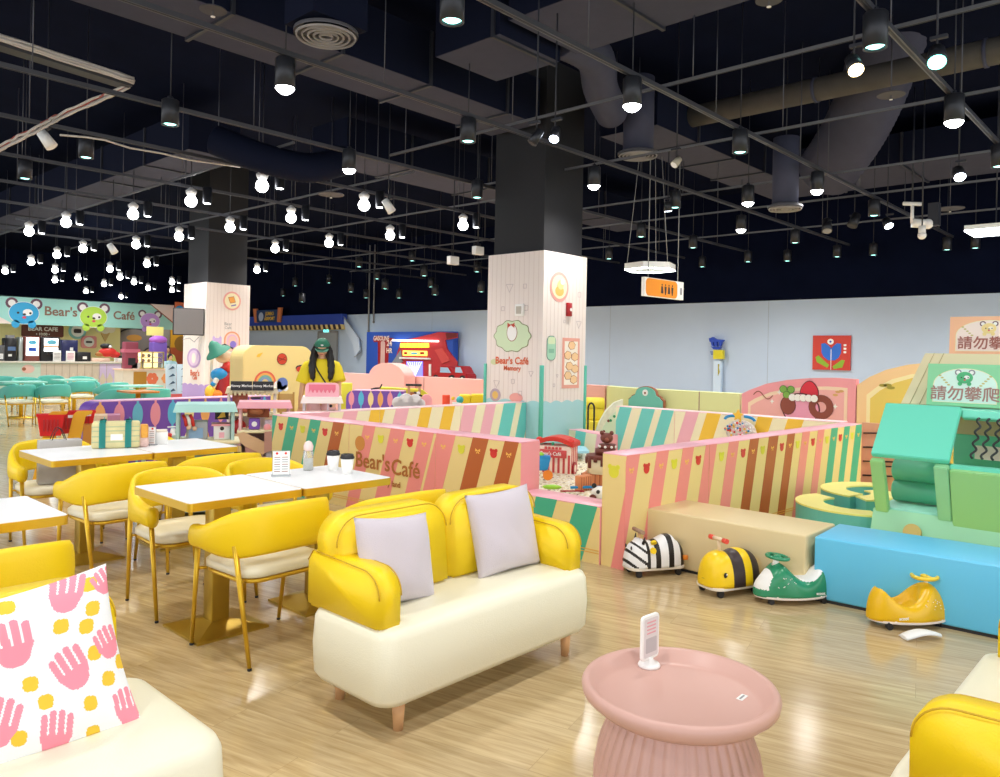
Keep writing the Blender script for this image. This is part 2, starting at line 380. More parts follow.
# CCTV cluster
t = thing('security_camera', 'white ceiling security camera with bracket above the right wall', 'security camera', hz(912, 223, 12))
b = MB(); b.cyl((0, 0, 0), (.1, -.2, -.02), .07, WHITE); b.sphere((.1, -.2, -.02), .08, WHITE); b.build('camera_body', t)
b = MB(); b.cyl((0, 0, 0), (0, 0, .3), .025, WHITE); b.cyl((0, 0, .3), (0, 0, 5.79 - t.location.z), .012, BLACK); b.cyl((-.1, .1, .3), (.1, -.1, .3), .03, WHITE); b.box(.08, .22, -.35, -.2, -.05, .3, BLACK); b.build('bracket', t)
t = thing('security_camera', 'small white dome camera under the bracket above the right wall', 'security camera', hz(922, 234, 11.3))
b = MB(); b.cyl((0, 0, 0), (0, 0, .12), .05, WHITE); b.cyl((0, 0, .1), (0, 0, 5.79 - t.location.z), .01, BLACK); b.sphere((0, 0, -.02), .06, WHITE); b.build('dome', t)

# ================================================================ tracks
def track(name, p0, p1, label, w=.035, h=.03, m=None, hang=True):
    t = thing(name, label, 'track', p0)
    d = Vector(p1) - Vector(p0); L = d.length; dn = d.normalized(); sd = Vector((-dn.y, dn.x, 0))
    m = m or mat('track_grey', '55565c', .35, .5)
    b = MB(); o = Vector((0, 0, 0))
    poly = [(-w / 2, -h / 2), (w / 2, -h / 2), (w / 2, h / 2), (-w / 2, h / 2)]
    b.prism(poly, o, sd, (0, 0, 1), d, m)
    b.prism([(-w * .2, -h / 2 - .004), (w * .2, -h / 2 - .004), (w * .2, -h / 2), (-w * .2, -h / 2)], o, sd, (0, 0, 1), d, BLACK)
    b.build('rail', t)
    if hang:
        k = .9
        while k < L:
            q = dn * k
            r_ = MB(); r_.cyl(q + Vector((0, 0, h / 2)), (q.x, q.y, top_z(p0[0] + q.x, p0[1] + q.y) - p0[2]), .006, mat('rod', '50525a', .5, .4), n=6); r_.build('hanger_rod', t); k += 2.4
    return t
G = 'black lamp tracks running away to the right'
for i, y in enumerate((1.95, 4.1, 6.22, 8.62, 10.5, 12.6, 14.7, 16.8, 18.9, 21)):
    x0 = (3.4, 2.2, 1.6, 1.5, 2, 2.5, 3, 4, 5, 5)[i]
    track('lamp_track', (x0, y, 4.2), (18.6, y, 4.2), 'long dark lamp track receding to the right, %s from the right side' % ORD[i], .05, .045).__setitem__('group', G)
G = 'black lamp tracks running away to the left'
for i, (x, y0, y1) in enumerate(((6.83, .5, 8.5), (9.0, .5, 9), (11.6, .9, 9.5), (5.6, 9, 24), (7.7, 9, 24), (10, 9, 24), (13.4, 1, 22), (16, 1, 22))):
    track('lamp_track', (x, y0, 4.26), (x, y1, 4.26), 'thin metal cross track receding to the left, %s one listed from the camera side' % ORD[(0, 1, 4, 2, 3, 5, 6, 7)[i]] if False else 'thin metal cross track receding to the left, %s from the camera' % ORD[(1, 3, 5, 0, 2, 4, 6, 7)[i]], .03, .03, mat('track_light', '77787c', .35, .6), hang=x < 12).__setitem__('group', G)

# ================================================================ ducts
def duct(name, label, x0, x1, y0, y1, z0, z1, seams, axis):
    t = thing(name, label, 'air duct', ((x0 + x1) / 2, (y0 + y1) / 2, z0))
    cx, cy = (x0 + x1) / 2, (y0 + y1) / 2
    b = MB(); b.box(x0 - cx, x1 - cx, y0 - cy, y1 - cy, 0, z1 - z0, DUCTSHADE)
    b.box(x0 - cx + .01, x1 - cx - .01, y0 - cy + .01, y1 - cy - .01, -.004, 0, DUCT); b.build('duct_body', t)  # thin lighter sheet paints the floor bounce onto the underside
    for sme in seams:
        f = MB()
        if axis == 'x': f.box(sme - cx - .02, sme - cx + .02, y0 - cy - .03, y1 - cy + .03, -.03, z1 - z0, BLACK)
        else: f.box(x0 - cx - .03, x1 - cx + .03, sme - cy - .02, sme - cy + .02, -.03, z1 - z0, BLACK)
        f.build('flange', t)
    return t
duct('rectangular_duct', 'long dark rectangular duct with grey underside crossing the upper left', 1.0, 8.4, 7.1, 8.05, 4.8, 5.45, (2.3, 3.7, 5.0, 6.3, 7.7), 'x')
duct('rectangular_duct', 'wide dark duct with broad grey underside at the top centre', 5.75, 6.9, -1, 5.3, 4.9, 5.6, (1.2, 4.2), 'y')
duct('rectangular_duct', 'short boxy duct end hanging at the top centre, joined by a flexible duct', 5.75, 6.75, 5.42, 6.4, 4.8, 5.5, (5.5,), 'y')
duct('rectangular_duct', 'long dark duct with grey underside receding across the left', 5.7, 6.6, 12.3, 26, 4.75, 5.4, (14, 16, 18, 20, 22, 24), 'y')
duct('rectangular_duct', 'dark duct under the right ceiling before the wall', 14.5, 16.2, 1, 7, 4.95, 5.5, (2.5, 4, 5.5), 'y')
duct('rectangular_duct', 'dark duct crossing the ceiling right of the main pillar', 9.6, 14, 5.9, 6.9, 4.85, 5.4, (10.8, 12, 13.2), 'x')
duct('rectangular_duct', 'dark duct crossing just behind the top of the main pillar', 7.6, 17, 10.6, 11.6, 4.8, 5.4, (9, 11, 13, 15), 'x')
t = thing('ceiling_beam', 'dusty grey pipe-like beam crossing the upper right ceiling', 'beam', (10.6, 3, 5.2))
b = MB(); b.cyl((0, -6, 0), (0, 4, 0), .16, mat('dusty_duct', '4a4744', .9, noise=.3, scale=4), n=20); b.build('beam_body', t)
for k in range(5):
    b = MB(); b.cyl((0, -5 + 2 * k, 0), (0, -4.96 + 2 * k, 0), .175, DUCT, n=20); b.build('collar', t)
def flexduct(name, label, pts, r, m=DUCT):
    t = thing(name, label, 'flexible duct', pts[0]); o = Vector(pts[0]); P = []; R = []
    n = 60; pts = [Vector(p) - o for p in pts]
    for k in range(n + 1):
        f = k / n * (len(pts) - 1); i = min(int(f), len(pts) - 2); q = f - i
        p0, p1, p2, p3 = pts[max(i - 1, 0)], pts[i], pts[i + 1], pts[min(i + 2, len(pts) - 1)]
        P.append(.5 * ((2 * p1) + (p2 - p0) * q + (2 * p0 - 5 * p1 + 4 * p2 - p3) * q * q + (3 * p1 - p0 - 3 * p2 + p3) * q ** 3)); R.append(r * (1 + .04 * (k % 2)))
    b = MB(); b.tube(P, R, m, n=20); b.build('duct_hose', t); return t
flexduct('flexible_duct', 'grey ribbed flexible duct curling out of the boxy duct end at the top centre', [(6.8, 5.45, 5.1), (7.5, 5.5, 5.1), (8.2, 5.9, 5.0), (8.9, 6.2, 4.9)], .22)
flexduct('flexible_duct', 'ribbed flexible duct at the very top centre behind the dark can lamp', [(3.6, 5.3, 5.1), (4.4, 5.3, 5.15), (5.0, 5.1, 5.2)], .2)
flexduct('flexible_duct', 'dark ribbed flexible duct sagging behind the long duct on the left', [tuple(hz(*q)) for q in ((215, 140, 10.5), (262, 158, 10.5), (310, 168, 10.8), (345, 160, 11.2))], .2, DUCTSHADE)
flexduct('round_duct', 'big dark round duct bend on the right behind the lit can lamp', [(10.9, 3.0, 6.4), (11.7, 3.6, 5.5), (12.3, 4.1, 5.0), (12.9, 4.7, 4.6)], .46)
def diffuser(p, r, label, neck=0.5, box=False):
    t = thing('air_diffuser', label, 'air vent', p)
    b = MB(); b.lathe([(r, 0), (r, .03), (r * .7, .06), (0, .06)], mat('diffuser_grey', '5c5b60', .6), n=40); b.build('diffuser_plate', t)
    for k in range(5):
        rr = r * (.95 - .18 * k)
        b = MB(); b.lathe([(rr, -.012), (rr - r * .035, -.03), (rr - r * .08, -.012), (rr - r * .04, 0), (rr, -.012)], mat('diffuser_ring', '8a898c', .5), n=40); b.build('ring', t)
    b = MB()
    if box: b.box(-r * 1.0, r * 1.0, -r * .8, r * .8, .06, neck, DUCTSHADE)
    else: b.cyl((0, 0, .06), (0, 0, neck), r * .75, DUCT, n=24); b.cyl((0, 0, neck), (0, 0, 5.79 - p.z), .008, BLACK, n=6)
    b.build('duct_neck', t); return t
diffuser(hz(326, 35, 6.55), .27, 'round slatted air diffuser at the upper left above the long duct', .9, True)
diffuser(hz(638, 155, 11), .29, 'small round air diffuser under a round neck above the main pillar', 1.1)
diffuser(hz(785, 208, 11), .24, 'small round air diffuser below the big round duct', 1.0)
for px, py, Z, lb in ((769, 3, 6.5, 'flat grey ceiling speaker disc at the top edge'), (891, 97, 9.5, 'flat grey ceiling disc with a sprinkler right of centre'), (213, 13, 6.6, 'flat grey disc with a sprinkler at the top left'), (950, 210, 13, 'flat grey disc on the far right ceiling'), (331, 196, 13, 'flat grey disc with sprinkler between the lit lamps')):
    t = thing('sprinkler_disc', lb, 'sprinkler', hz(px, py, Z))
    b = MB(); b.cyl((0, 0, .02), (0, 0, .03), Z * .017, mat('disc_grey', '46454c', .7), n=28); b.build('disc', t)
    b = MB(); b.cyl((0, 0, -.03), (0, 0, 5.79 - hz(px, py, Z).z), .008, mat('rod', '50525a', .5, .4), n=8); b.cyl((0, 0, -.035), (0, 0, -.03), .02, WHITE, n=8); b.build('sprinkler_head', t)
# cable trays with white cable bundles
CAB = mat('cable_white', 'c9c2ba', .5); CABR = mat('cable_red', 'a8564c', .5)
t = thing('cable_tray', 'metal cable tray in the upper left loaded with white and red cables', 'cable tray', (0, 0, 0))
p0, p1 = at(-40, 36, 4.45), at(128, 88, 4.45)
b = MB(); d = p1 - p0; sd = Vector((-d.y, d.x, 0)).normalized()
b.prism([(-.09, 0), (.09, 0), (.09, .05), (.08, .05), (.08, .01), (-.08, .01), (-.08, .05), (-.09, .05)], p0, sd, (0, 0, 1), d, mat('tray_grey', '3e3f45', .5, .4)); b.build('tray', t)
random.seed(5)
b = MB()
for k in range(9):
    a = (.10 + random.uniform(-.02, .035)) * (1 if (-p0).dot(sd) > 0 else -1); P = [p0 + sd * a + d * (i / 10) + Vector((0, 0, .03 + .018 * (k % 5) + random.uniform(0, .012))) for i in range(11)]
    b.tube(P, .013, CABR if k % 4 == 3 else CAB, n=6)
b.build('cable_bundle', t)
t = thing('cable_bundle', 'bundle of white and red cables drooping from the tray end to the lower left', 'cables', (0, 0, 0))
q0, q1, q2, q3 = p1, hz(60, 118, 8.6), hz(38, 130, 8.4), hz(-10, 155, 8.2)
for j in range(7):
    b = MB(); P = []
    for k in range(25):
        f = k / 24 * 3; i = min(int(f), 2); q = f - i; A, B_ = (q0, q1, q2, q3)[i], (q0, q1, q2, q3)[i + 1]
        P.append(A.lerp(B_, q) + Vector((random.uniform(-.012, .012) + .02 * math.sin(j * 2.1), .02 * math.cos(j * 1.7), .015 * (j % 3) + random.uniform(-.01, .01))))
    b.tube(P, .014, CABR if j == 5 else CAB, n=6); b.build('cable', t)
t = thing('cable', 'thin white cable drooping along the track from the cable bundle', 'cable', (0, 0, 0))
b = MB(); b.tube([hz(*a) for a in ((60, 135, 8.6), (85, 137, 8.8), (105, 140, 9), (130, 148, 9.4), (160, 153, 10), (190, 160, 10.5), (240, 167, 11))], .012, CAB, n=6); b.build('cable_strand', t)
for px, py, lb in ((478, 250, 'small white exit-light box left of the pillar, right of two'), (453, 260, 'small white exit-light box left of the pillar, left of two')):
    t = thing('ceiling_device', lb, 'emergency light', hz(px, py, 13)); b = MB(); b.box(-.1, .1, -.05, .05, -.08, .06, WHITE, .01); b.build('case', t)
    b = MB(); b.cyl((0, 0, .06), (0, 0, 5.79 - t.location.z), .01, BLACK, n=6); b.build('hanger_rod', t)
# white hexagonal pendant
t = thing('pendant_light', 'white glowing hexagonal ring pendant above the orange hanging sign', 'pendant light', hz(650, 270, 13))
hx = [(.44 * math.cos(PI / 3 * k + .3), .44 * math.sin(PI / 3 * k + .3)) for k in range(6)]; hi = [(x * .82, y * .82) for x, y in hx]
b = MB()
for k in range(6):
    a, c_, e, f = hx[k], hx[(k + 1) % 6], hi[(k + 1) % 6], hi[k]
    b.prism([a, c_, e, f], (0, 0, 0), (1, 0, 0), (0, 1, 0), (0, 0, .1), WHITE)
b.build('ring_frame', t)
b = MB()
for k in range(6):
    a, c_, e, f = hx[k], hx[(k + 1) % 6], hi[(k + 1) % 6], hi[k]
    b.prism([a, c_, e, f], (0, 0, -.012), (1, 0, 0), (0, 1, 0), (0, 0, .01), emit('ring_glow', 'f2fffb', 8))
b.build('light_strip', t)
for k in (0, 2, 4): b = MB(); b.cyl((hx[k][0] * .9, hx[k][1] * .9, .1), (hx[k][0] * .3, hx[k][1] * .3, 5.79 - t.location.z), .006, GREY, n=6); b.build('suspension_wire', t)
t = thing('led_batten', 'white glowing square batten light cut by the right edge of the photo', 'ceiling light', hz(996, 231, 10))
b = MB(); b.box(-.3, .3, -.3, .3, 0, .06, WHITE); b.cyl((0, 0, .06), (0, 0, 5.79 - t.location.z), .008, BLACK); b.build('frame', t)
b = MB(); b.box(-.3, .3, -.3, .3, -.02, 0, emit('batten', 'eef6ff', 6)); b.build('light_strip', t)
# orange hanging direction sign
p0, p1 = hz(643, 285, 12.2), hz(682, 287.3, 13)
d = (p1 - p0); u = Vector((d.x, d.y, 0)).normalized(); L = Vector((d.x, d.y, 0)).length
ang = math.atan2(u.y, u.x)
t = thing('hanging_sign', 'orange hanging sign with black restroom pictograms above the right wall', 'sign', ((p0.x + p1.x) / 2, (p0.y + p1.y) / 2, p0.z - .03), ang)
b = MB(); b.box(-L / 2, L / 2, -.03, .03, -.14, .16, WHITE); b.build('sign_box', t)
b = MB(); b.prism(rounded(L * .8, .28, .08, 5, -L * .07, 0.01), (0, -.03, 0), (1, 0, 0), (0, 0, 1), (0, -.004, 0), mat('sign_orange', 'f0952a', .5)); 
OX = L * .0
for k in range(4):
    x = OX + k * .1 - .08
    b.prism(circ(.016, 10, x, .07), (0, -.034, 0), (1, 0, 0), (0, 0, 1), (0, -.003, 0), INK)
    b.prism([(x - .03, .045), (x + .03, .045), (x + .022, -.04), (x + .01, -.09), (x - .01, -.09), (x - .022, -.04)] if k % 2 else [(x - .022, .045), (x + .022, .045), (x + .035, -.04), (x + .035, -.07), (x - .03, -.07)], (0, -.034, 0), (1, 0, 0), (0, 0, 1), (0, -.003, 0), INK)
b.prism(rounded(.05, .12, .02, 4, L * .43, 0), (0, -.031, 0), (1, 0, 0), (0, 0, 1), (0, -.003, 0), GREY)
b.build('sign_face', t)
for k in (-1, 1): b = MB(); b.cyl((k * L * .38, 0, .16), (k * L * .38, 0, 5.79 - t.location.z), .008, GREY, n=6); b.build('suspension_wire', t)

# ================================================================ soft shapes
def cr_spline(pts, n):
    P = [Vector(p) for p in pts]; out = []
    for k in range(n + 1):
        f = k / n * (len(P) - 1); i = min(int(f), len(P) - 2); q = f - i
        p0, p1, p2, p3 = P[max(i - 1, 0)], P[i], P[i + 1], P[min(i + 2, len(P) - 1)]
        out.append(.5 * ((2 * p1) + (p2 - p0) * q + (2 * p0 - 5 * p1 + 4 * p2 - p3) * q * q + (3 * p1 - p0 - 3 * p2 + p3) * q ** 3))
    return out
def pillow(mb, w, h, t, m, n=24, mf=None, seed=0, wr=.006):
    """soft square cushion in the local XZ plane, thickness along Y, centred"""
    rnd = random.Random(seed); ph = [rnd.uniform(0, 6) for _ in range(6)]
    V = {}
    for side in (1, -1):
        for i in range(n + 1):
            for j in range(n + 1):
                if side == -1 and (i in (0, n) or j in (0, n)): V[side, i, j] = V[1, i, j]; continue
                u = i / n * 2 - 1; v = j / n * 2 - 1
                e = (max(0, (1 - abs(u) ** 2.6)) * max(0, (1 - abs(v) ** 2.6))) ** .55
                x = u * w / 2 * (1 - .07 * (1 - v * v) ** 1); z = v * h / 2 * (1 - .07 * (1 - u * u))
                y = side * t / 2 * e + e * wr * (math.sin(2.4 * u + 3.6 * v + ph[0]) + .5 * math.sin(5 * u - 3 * v + ph[1]) + .22 * math.sin(12 * (u + v * .35) + 2 * math.sin(3 * v + ph[2])))
                V[side, i, j] = mb.bm.verts.new((x, y, z))
    for side in (1, -1):
        for i in range(n):
            for j in range(n):
                f = mb.bm.faces.new((V[side, i, j], V[side, i + 1, j], V[side, i + 1, j + 1], V[side, i, j + 1]))
                mm = mf((i + .5) / n, (j + .5) / n) if mf and side == -1 else m
                f.material_index = mb.mi(mm); f.smooth = True
def rbox(mb, x0, x1, y0, y1, z0, z1, m, r=.05, seg=5):
    return mb.box(x0, x1, y0, y1, z0, z1, m, bev=r, seg=seg)
SEAMY = mat('yellow_seam', 'c9a012', .6)

def sofa_body(mb, L, D, z0, z1, m, r=.09, bulge=.006):
    """rounded-plan box with softly rounded top edge"""
    pr_ = rounded(L, D, r, 6); rings = []
    for (ins, z) in ((.02, z0), (.0, z0 + .03), (-bulge, (z0 + z1) / 2), (0, z1 - .04), (.012, z1 - .012), (.035, z1), (.12, z1 + .008)):
        rings.append([mb.bm.verts.new((x * (1 - 2 * ins / L), y * (1 - 2 * ins / D), z)) for x, y in pr_])
    i = mb.mi(m); n = len(pr_)
    for A, B in zip(rings, rings[1:]):
        for k in range(n):
            f = mb.bm.faces.new((A[k], A[(k + 1) % n], B[(k + 1) % n], B[k])); f.material_index = i; f.smooth = True
    f = mb.bm.faces.new(rings[-1]); f.material_index = i
    f = mb.bm.faces.new(rings[0][::-1]); f.material_index = i

def make_sofa(label, x0, x1, yf, loc_rz=0, arms=(1, 1), D=.53, nb=2, inset=.02, bz=1):
    """front face at local y=-D/2; built around its centre"""
    L = x1 - x0
    t = thing('sofa', label, 'sofa', ((x0 + x1) / 2, yf + D / 2 if loc_rz == 0 else yf - D / 2, 0), loc_rz)
    b = MB(); sofa_body(b, L, D, .12, .42, CREAM); b.build('seat_base', t)
    for sx in (-1, 1):
        for sy in (-1, 1):
            b = MB(); b.cyl((sx * (L / 2 - .13), sy * (D / 2 - .07), 0), (sx * (L / 2 - .13), sy * (D / 2 - .07), .13), .02, WOODL, r1=.028, n=16); b.build('leg', t)
    w = (L - .02 - inset) / nb
    for k in range(nb):
        xc = -L / 2 + .02 + w * (k + .5)
        b = MB()
        prof = [(-w / 2 + .003, 0)] + [(-w / 2 + .003 + .0 + .13 * (1 - math.cos(a)), .27 + .12 * math.sin(a)) for a in [PI / 2 * i / 8 for i in range(9)]] + \
               [(w / 2 - .003 - .13 * (1 - math.cos(a)), .27 + .12 * math.sin(a)) for a in [PI / 2 * (8 - i) / 8 for i in range(9)]] + [(w / 2 - .003, 0)]
        b.prism(prof, (xc, D / 2 - .2, .415), (1, 0, 0), (0, .12, bz), (0, .16, 0), YEL, bev=.028)
        for f in b.bm.faces: f.smooth = True
        cu_ = b.build('back_cushion', t); b = MB()
        b.tube([(xc + p[0] * .97, D / 2 - .2 + .006 + (.15 + (p[1] - .15) * .975) * .12, .415 + (.15 + (p[1] - .15) * .975) * bz) for p in prof[1:-1]], .003, SEAMY, n=5)
        b.build('piping', cu_)
    for k, on in zip((-1, 1), arms):
        if not on: continue
        b = MB(); dd = .5
        prof = [(0, 0)] + [(.0 + .11 * (1 - math.cos(a)), .13 + .105 * math.sin(a)) for a in [PI / 2 * i / 8 for i in range(9)]] + [(dd - .04, .25), (dd, .2), (dd, 0)]
        xa = k * (L / 2 - .015) - (.12 if k > 0 else 0)
        b.prism(prof, (xa, -D / 2 + .06, .405), (0, 1, 0), (0, 0, 1), (.12, 0, 0), YEL, bev=.016)
        for f in b.bm.faces: f.smooth = True
        ar_ = b.build('armrest', t)
        for xx in (xa + .005, xa + .115):
            b = MB(); b.tube([(xx, -D / 2 + .06 + .25 + (p[0] - .25) * .98, .405 + .1 + (p[1] - .1) * .965) for p in prof[1:-1]], .003, SEAMY, n=5); b.build('piping', ar_)
    return t
make_sofa('cream two-seat sofa with yellow back and arms holding two pale cushions', 1.855, 3.19, 2.28)
make_sofa('cream sofa with yellow back cut off at the lower left corner', -.27, 1.08, 1.98, arms=(1, 0), D=.66, inset=.12, bz=.93)
make_sofa('cream sofa with yellow armrest cut off at the lower right corner', 2.17, 3.45, .62, PI, arms=(1, 1))

LILAC = mat('pale_lilac_cloth', 'cbc2ca', .85, bump=.3, bscale=240, sheen=.3)
def put_pillow(name, label, loc, rx, ry, rz, w, h, t, m, n=24, mf=None, seed=0, group=None):
    b = MB(); pillow(b, w, h, t, m, n, mf, seed)
    o = b.build(name); o.location = loc; o.rotation_euler = (rx, ry, rz)
    return tag(o, label, 'cushion', group)
put_pillow('cushion', 'plain pale lilac cushion leaning at the left end of the middle sofa', (2.14, 2.57, .605), math.radians(-16), math.radians(5), math.radians(2), .42, .38, .15, LILAC, seed=3)
put_pillow('cushion', 'plain pale lilac cushion leaning at the right half of the middle sofa', (2.84, 2.58, .62), math.radians(-14), math.radians(-2), math.radians(-4), .43, .41, .15, LILAC, seed=8)
PW, PP, PY_ = mat('printed_cloth_white', 'f3f4f6', .85, bump=.2, bscale=220), mat('print_pink', 'f594a6', .85), mat('print_yellow', 'efc63a', .85)
HANDS = [(26, 628, .85, -.12), (66, 592, .75, .12), (72, 657, .8, -.5), (10, 690, .85, .35), (55, 708, .78, .12), (122, 696, .7, -.2), (104, 640, .6, -.5), (97, 588, .5, -.6), (-15, 640, .9, 0)]
DOTS = [(62, 618), (83, 622), (91, 645), (37, 661), (48, 678), (86, 686), (104, 668), (25, 703), (88, 711), (0, 642), (84, 587), (88, 608), (24, 592), (2, 734), (118, 655), (-10, 700)]
def pillow_print(u, v):
    v = 1 - v
    xl = -52 - 10 * v; xr = 96 + 40 * v
    x = xl + u * (xr - xl); y = 592 - 20 * u + v * (150 - 14 * u)
    for hx_, hy, s_, a in HANDS:
        dx, dy = x - hx_, y - hy; X = (dx * math.cos(a) + dy * math.sin(a)) / s_; Y = (-dx * math.sin(a) + dy * math.cos(a)) / s_
        if Y > -2 and (X / 19) ** 2 + ((Y + 2) / 22) ** 2 < 1 and abs(X) < 18 - .4 * max(0, Y): return PP
        for fx in (-14, -5, 4.5, 14):
            if abs(X - fx) < 3.6 and -20 - 4 * (abs(fx) < 6) < Y < 2: return PP
            if (X - fx) ** 2 + (Y + 20 + 4 * (abs(fx) < 6)) ** 2 < 13: return PP
    for dx_, dy_ in DOTS:
        if abs(x - dx_) ** 3 + abs(y - dy_) ** 3 < 6.2 ** 3: return PY_
    return PW
put_pillow('cushion', 'white cushion printed with pink hand shapes and yellow dots on the left sofa', (.645, 2.36, .595), math.radians(-22), math.radians(-7), math.radians(-3), .56, .47, .16, PW, n=190, mf=pillow_print, seed=4)

# ================================================================ chairs
def loft_band(mb, path, hh, tt_, m, n=14, p=2.6):
    """path: centre points; hh/tt_: half height / half thickness per point"""
    rings = []; i = mb.mi(m)
    for k, c in enumerate(path):
        d = (path[min(k + 1, len(path) - 1)] - path[max(k - 1, 0)]); d.z = 0; d.normalize(); s_ = Vector((-d.y, d.x, 0)); ring = []
        for j in range(n):
            a = 2 * PI * j / n; ca, sa = math.cos(a), math.sin(a)
            x = math.copysign(abs(ca) ** (2 / p), ca) * tt_[k]; z = math.copysign(abs(sa) ** (2 / p), sa) * hh[k]
            ring.append(mb.bm.verts.new(c + s_ * (x + .10 * z * 0) + Vector((0, 0, z))))
        rings.append(ring)
    for A, B in zip(rings, rings[1:]):
        for j in range(n):
            f = mb.bm.faces.new((A[j], A[(j + 1) % n], B[(j + 1) % n], B[j])); f.material_index = i; f.smooth = True
    for r in (rings[0][::-1], rings[-1]):
        f = mb.bm.faces.new(r); f.material_index = i; f.smooth = True
def make_chair(name, label, cat, band, seatm, legm, group, loc, rz):
    t = thing(name, label, cat, loc, rz, group)
    pts = [(-.265, .215, .565), (-.285, .12, .575), (-.288, -.0, .59), (-.26, -.13, .615), (-.18, -.235, .64), (0, -.275, .652), (.18, -.235, .64), (.26, -.13, .615), (.288, 0, .59), (.285, .12, .575), (.265, .215, .565)]
    N = 48; path = cr_spline(pts, N); hh = []; th = []
    for k in range(N + 1):
        q = abs(k / N * 2 - 1)
        s_ = min(1, max(0, (.80 - q) / .5)); s_ = s_ * s_ * (3 - 2 * s_)
        h = .056 + .06 * s_; w_ = .036 - .014 * s_
        e = min(1, (1 - q) / .05); e = (1 - (1 - e) ** 2) ** .5 if e < 1 else 1
        hh.append(h * max(.25, e)); th.append(w_ * max(.25, e))
    b = MB(); loft_band(b, path, hh, th, band); b.build('backrest', t)
    b = MB(); pl = rounded(.48, .44, .1, 5, 0, .0); rings = []
    for ins, z in ((.02, .405), (0, .415), (0, .445), (.015, .46), (.06, .468), (.18, .472)):
        rings.append([b.bm.verts.new((x * (1 - 2 * ins / .48), y * (1 - 2 * ins / .44) - .0, z)) for x, y in pl])
    i = b.mi(seatm)
    for A, B in zip(rings, rings[1:]):
        for k in range(len(pl)):
            f = b.bm.faces.new((A[k], A[(k + 1) % len(pl)], B[(k + 1) % len(pl)], B[k])); f.material_index = i; f.smooth = True
    for r in (rings[-1], rings[0][::-1]): b.bm.faces.new(r).material_index = i
    b.build('seat', t)
    b = MB(); b.tube([(x * .93, y * .93, .395) for x, y in rounded(.48, .44, .1, 4)], .011, legm, n=8, closed=True); b.build('seat_frame', t)
    for sx in (-1, 1):
        b = MB(); b.cyl((sx * .268, .17, .55), (sx * .255, .24, .012), .0145, legm, r1=.010, n=12); b.cyl((sx * .22, .17, .398), (sx * .262, .195, .40), .008, legm, n=8); lg = b.build('leg', t)
        b = MB(); b.cyl((sx * .255, .24, .012), (sx * .255, .241, 0), .0105, DARK, n=10); b.build('foot_cap', lg)
        b = MB(); b.cyl((sx * .262, -.15, .57), (sx * .235, -.25, .012), .0145, legm, r1=.010, n=12); b.cyl((sx * .22, -.17, .398), (sx * .253, -.182, .40), .008, legm, n=8); lg = b.build('leg', t)
        b = MB(); b.cyl((sx * .235, -.25, .012), (sx * .235, -.251, 0), .0105, DARK, n=10); b.build('foot_cap', lg)
    return t
ch0 = make_chair('armchair', 'yellow curved-back armchair with gold legs, back to the camera, beside the middle sofa', 'chair', YEL, CREAM, GOLD, None, (2.075, 3.53, 0), math.radians(3))
CH = [(2.08, 4.42, 178, 'yellow armchair behind the left end of the near marble table'),
      (2.68, 4.45, 180, 'yellow armchair behind the near table, mostly hidden, left of the small bottle'),
      (2.72, 3.33, -4, 'yellow armchair between the near marble table and the middle sofa'),
      (2.0, 5.27, 4, 'yellow armchair with its back to the camera before the far table, left one'),
      (2.72, 5.30, -6, 'yellow armchair with its back to the camera before the far table, right one'),
      (2.0, 6.42, 178, 'yellow armchair holding a paper bag, left far side of the far table'),
      (2.68, 6.42, 182, 'yellow armchair behind the far table, only a sliver between bag and cups'),
      (.82, 3.44, 2, 'yellow armchair cut off by the left edge behind the patterned cushion')]
for x, y, a, lb in CH: dup(ch0, (x, y, 0), math.radians(a), lb)
# tables
MARB = mat('white_marble_top', 'f4f5f7', .3, noise=.03, scale=4, spec=.35)
def make_table(label, x0, x1, y0, y1, group=None):
    t = thing('cafe_table', label, 'table', ((x0 + x1) / 2, (y0 + y1) / 2, 0), 0, group)
    w, d = (x1 - x0) / 2, (y1 - y0) / 2
    b = MB(); b.prism(rounded(2 * w, 2 * d, .02, 3), (0, 0, .708), (1, 0, 0), (0, 1, 0), (0, 0, .04), GOLD)
    tp = b.build('tabletop', t); b = MB(); b.prism(rounded(2 * w - .008, 2 * d - .008, .018, 3), (0, 0, .748), (1, 0, 0), (0, 1, 0), (0, 0, .003), MARB); b.build('marble_inlay', tp)
    b = MB(); b.box(-.05, .05, -.05, .05, .04, .708, GOLD2, .006, 2); b.build('column', t)
    b = MB(); s_ = .2
    lo = [b.bm.verts.new((x * s_, y * s_, z)) for z in (0, .012) for x, y in ((-1, -1), (1, -1), (1, 1), (-1, 1))]
    hi_ = [b.bm.verts.new((x * .055, y * .055, .05)) for x, y in ((-1, -1), (1, -1), (1, 1), (-1, 1))]
    g = b.mi(GOLD2)
    for A, B in ((lo[:4], lo[4:]), (lo[4:], hi_)):
        for k in range(4): b.bm.faces.new((A[k], A[(k + 1) % 4], B[(k + 1) % 4], B[k])).material_index = g
    b.bm.faces.new(lo[3::-1]); b.bm.faces.new(hi_); b.build('base', t)
    return t
make_table('white marble-top table with gold edge nearest the camera, menu card end', 1.70, 2.335, 3.59, 4.24)
make_table('white marble-top table with gold edge carrying two paper cups', 2.34, 2.94, 3.58, 4.23)
make_table('white marble-top table further back carrying the teal striped bag', 1.68, 2.335, 5.48, 6.18)
make_table('white marble-top table further back with paper box, beside the bag table', 2.34, 2.98, 5.48, 6.18)
make_table('white marble-top table cut off by the left edge of the photo', .58, 1.21, 3.70, 4.30)
make_table('second white marble-top table mostly outside the left edge', -.06, .57, 3.70, 4.30)

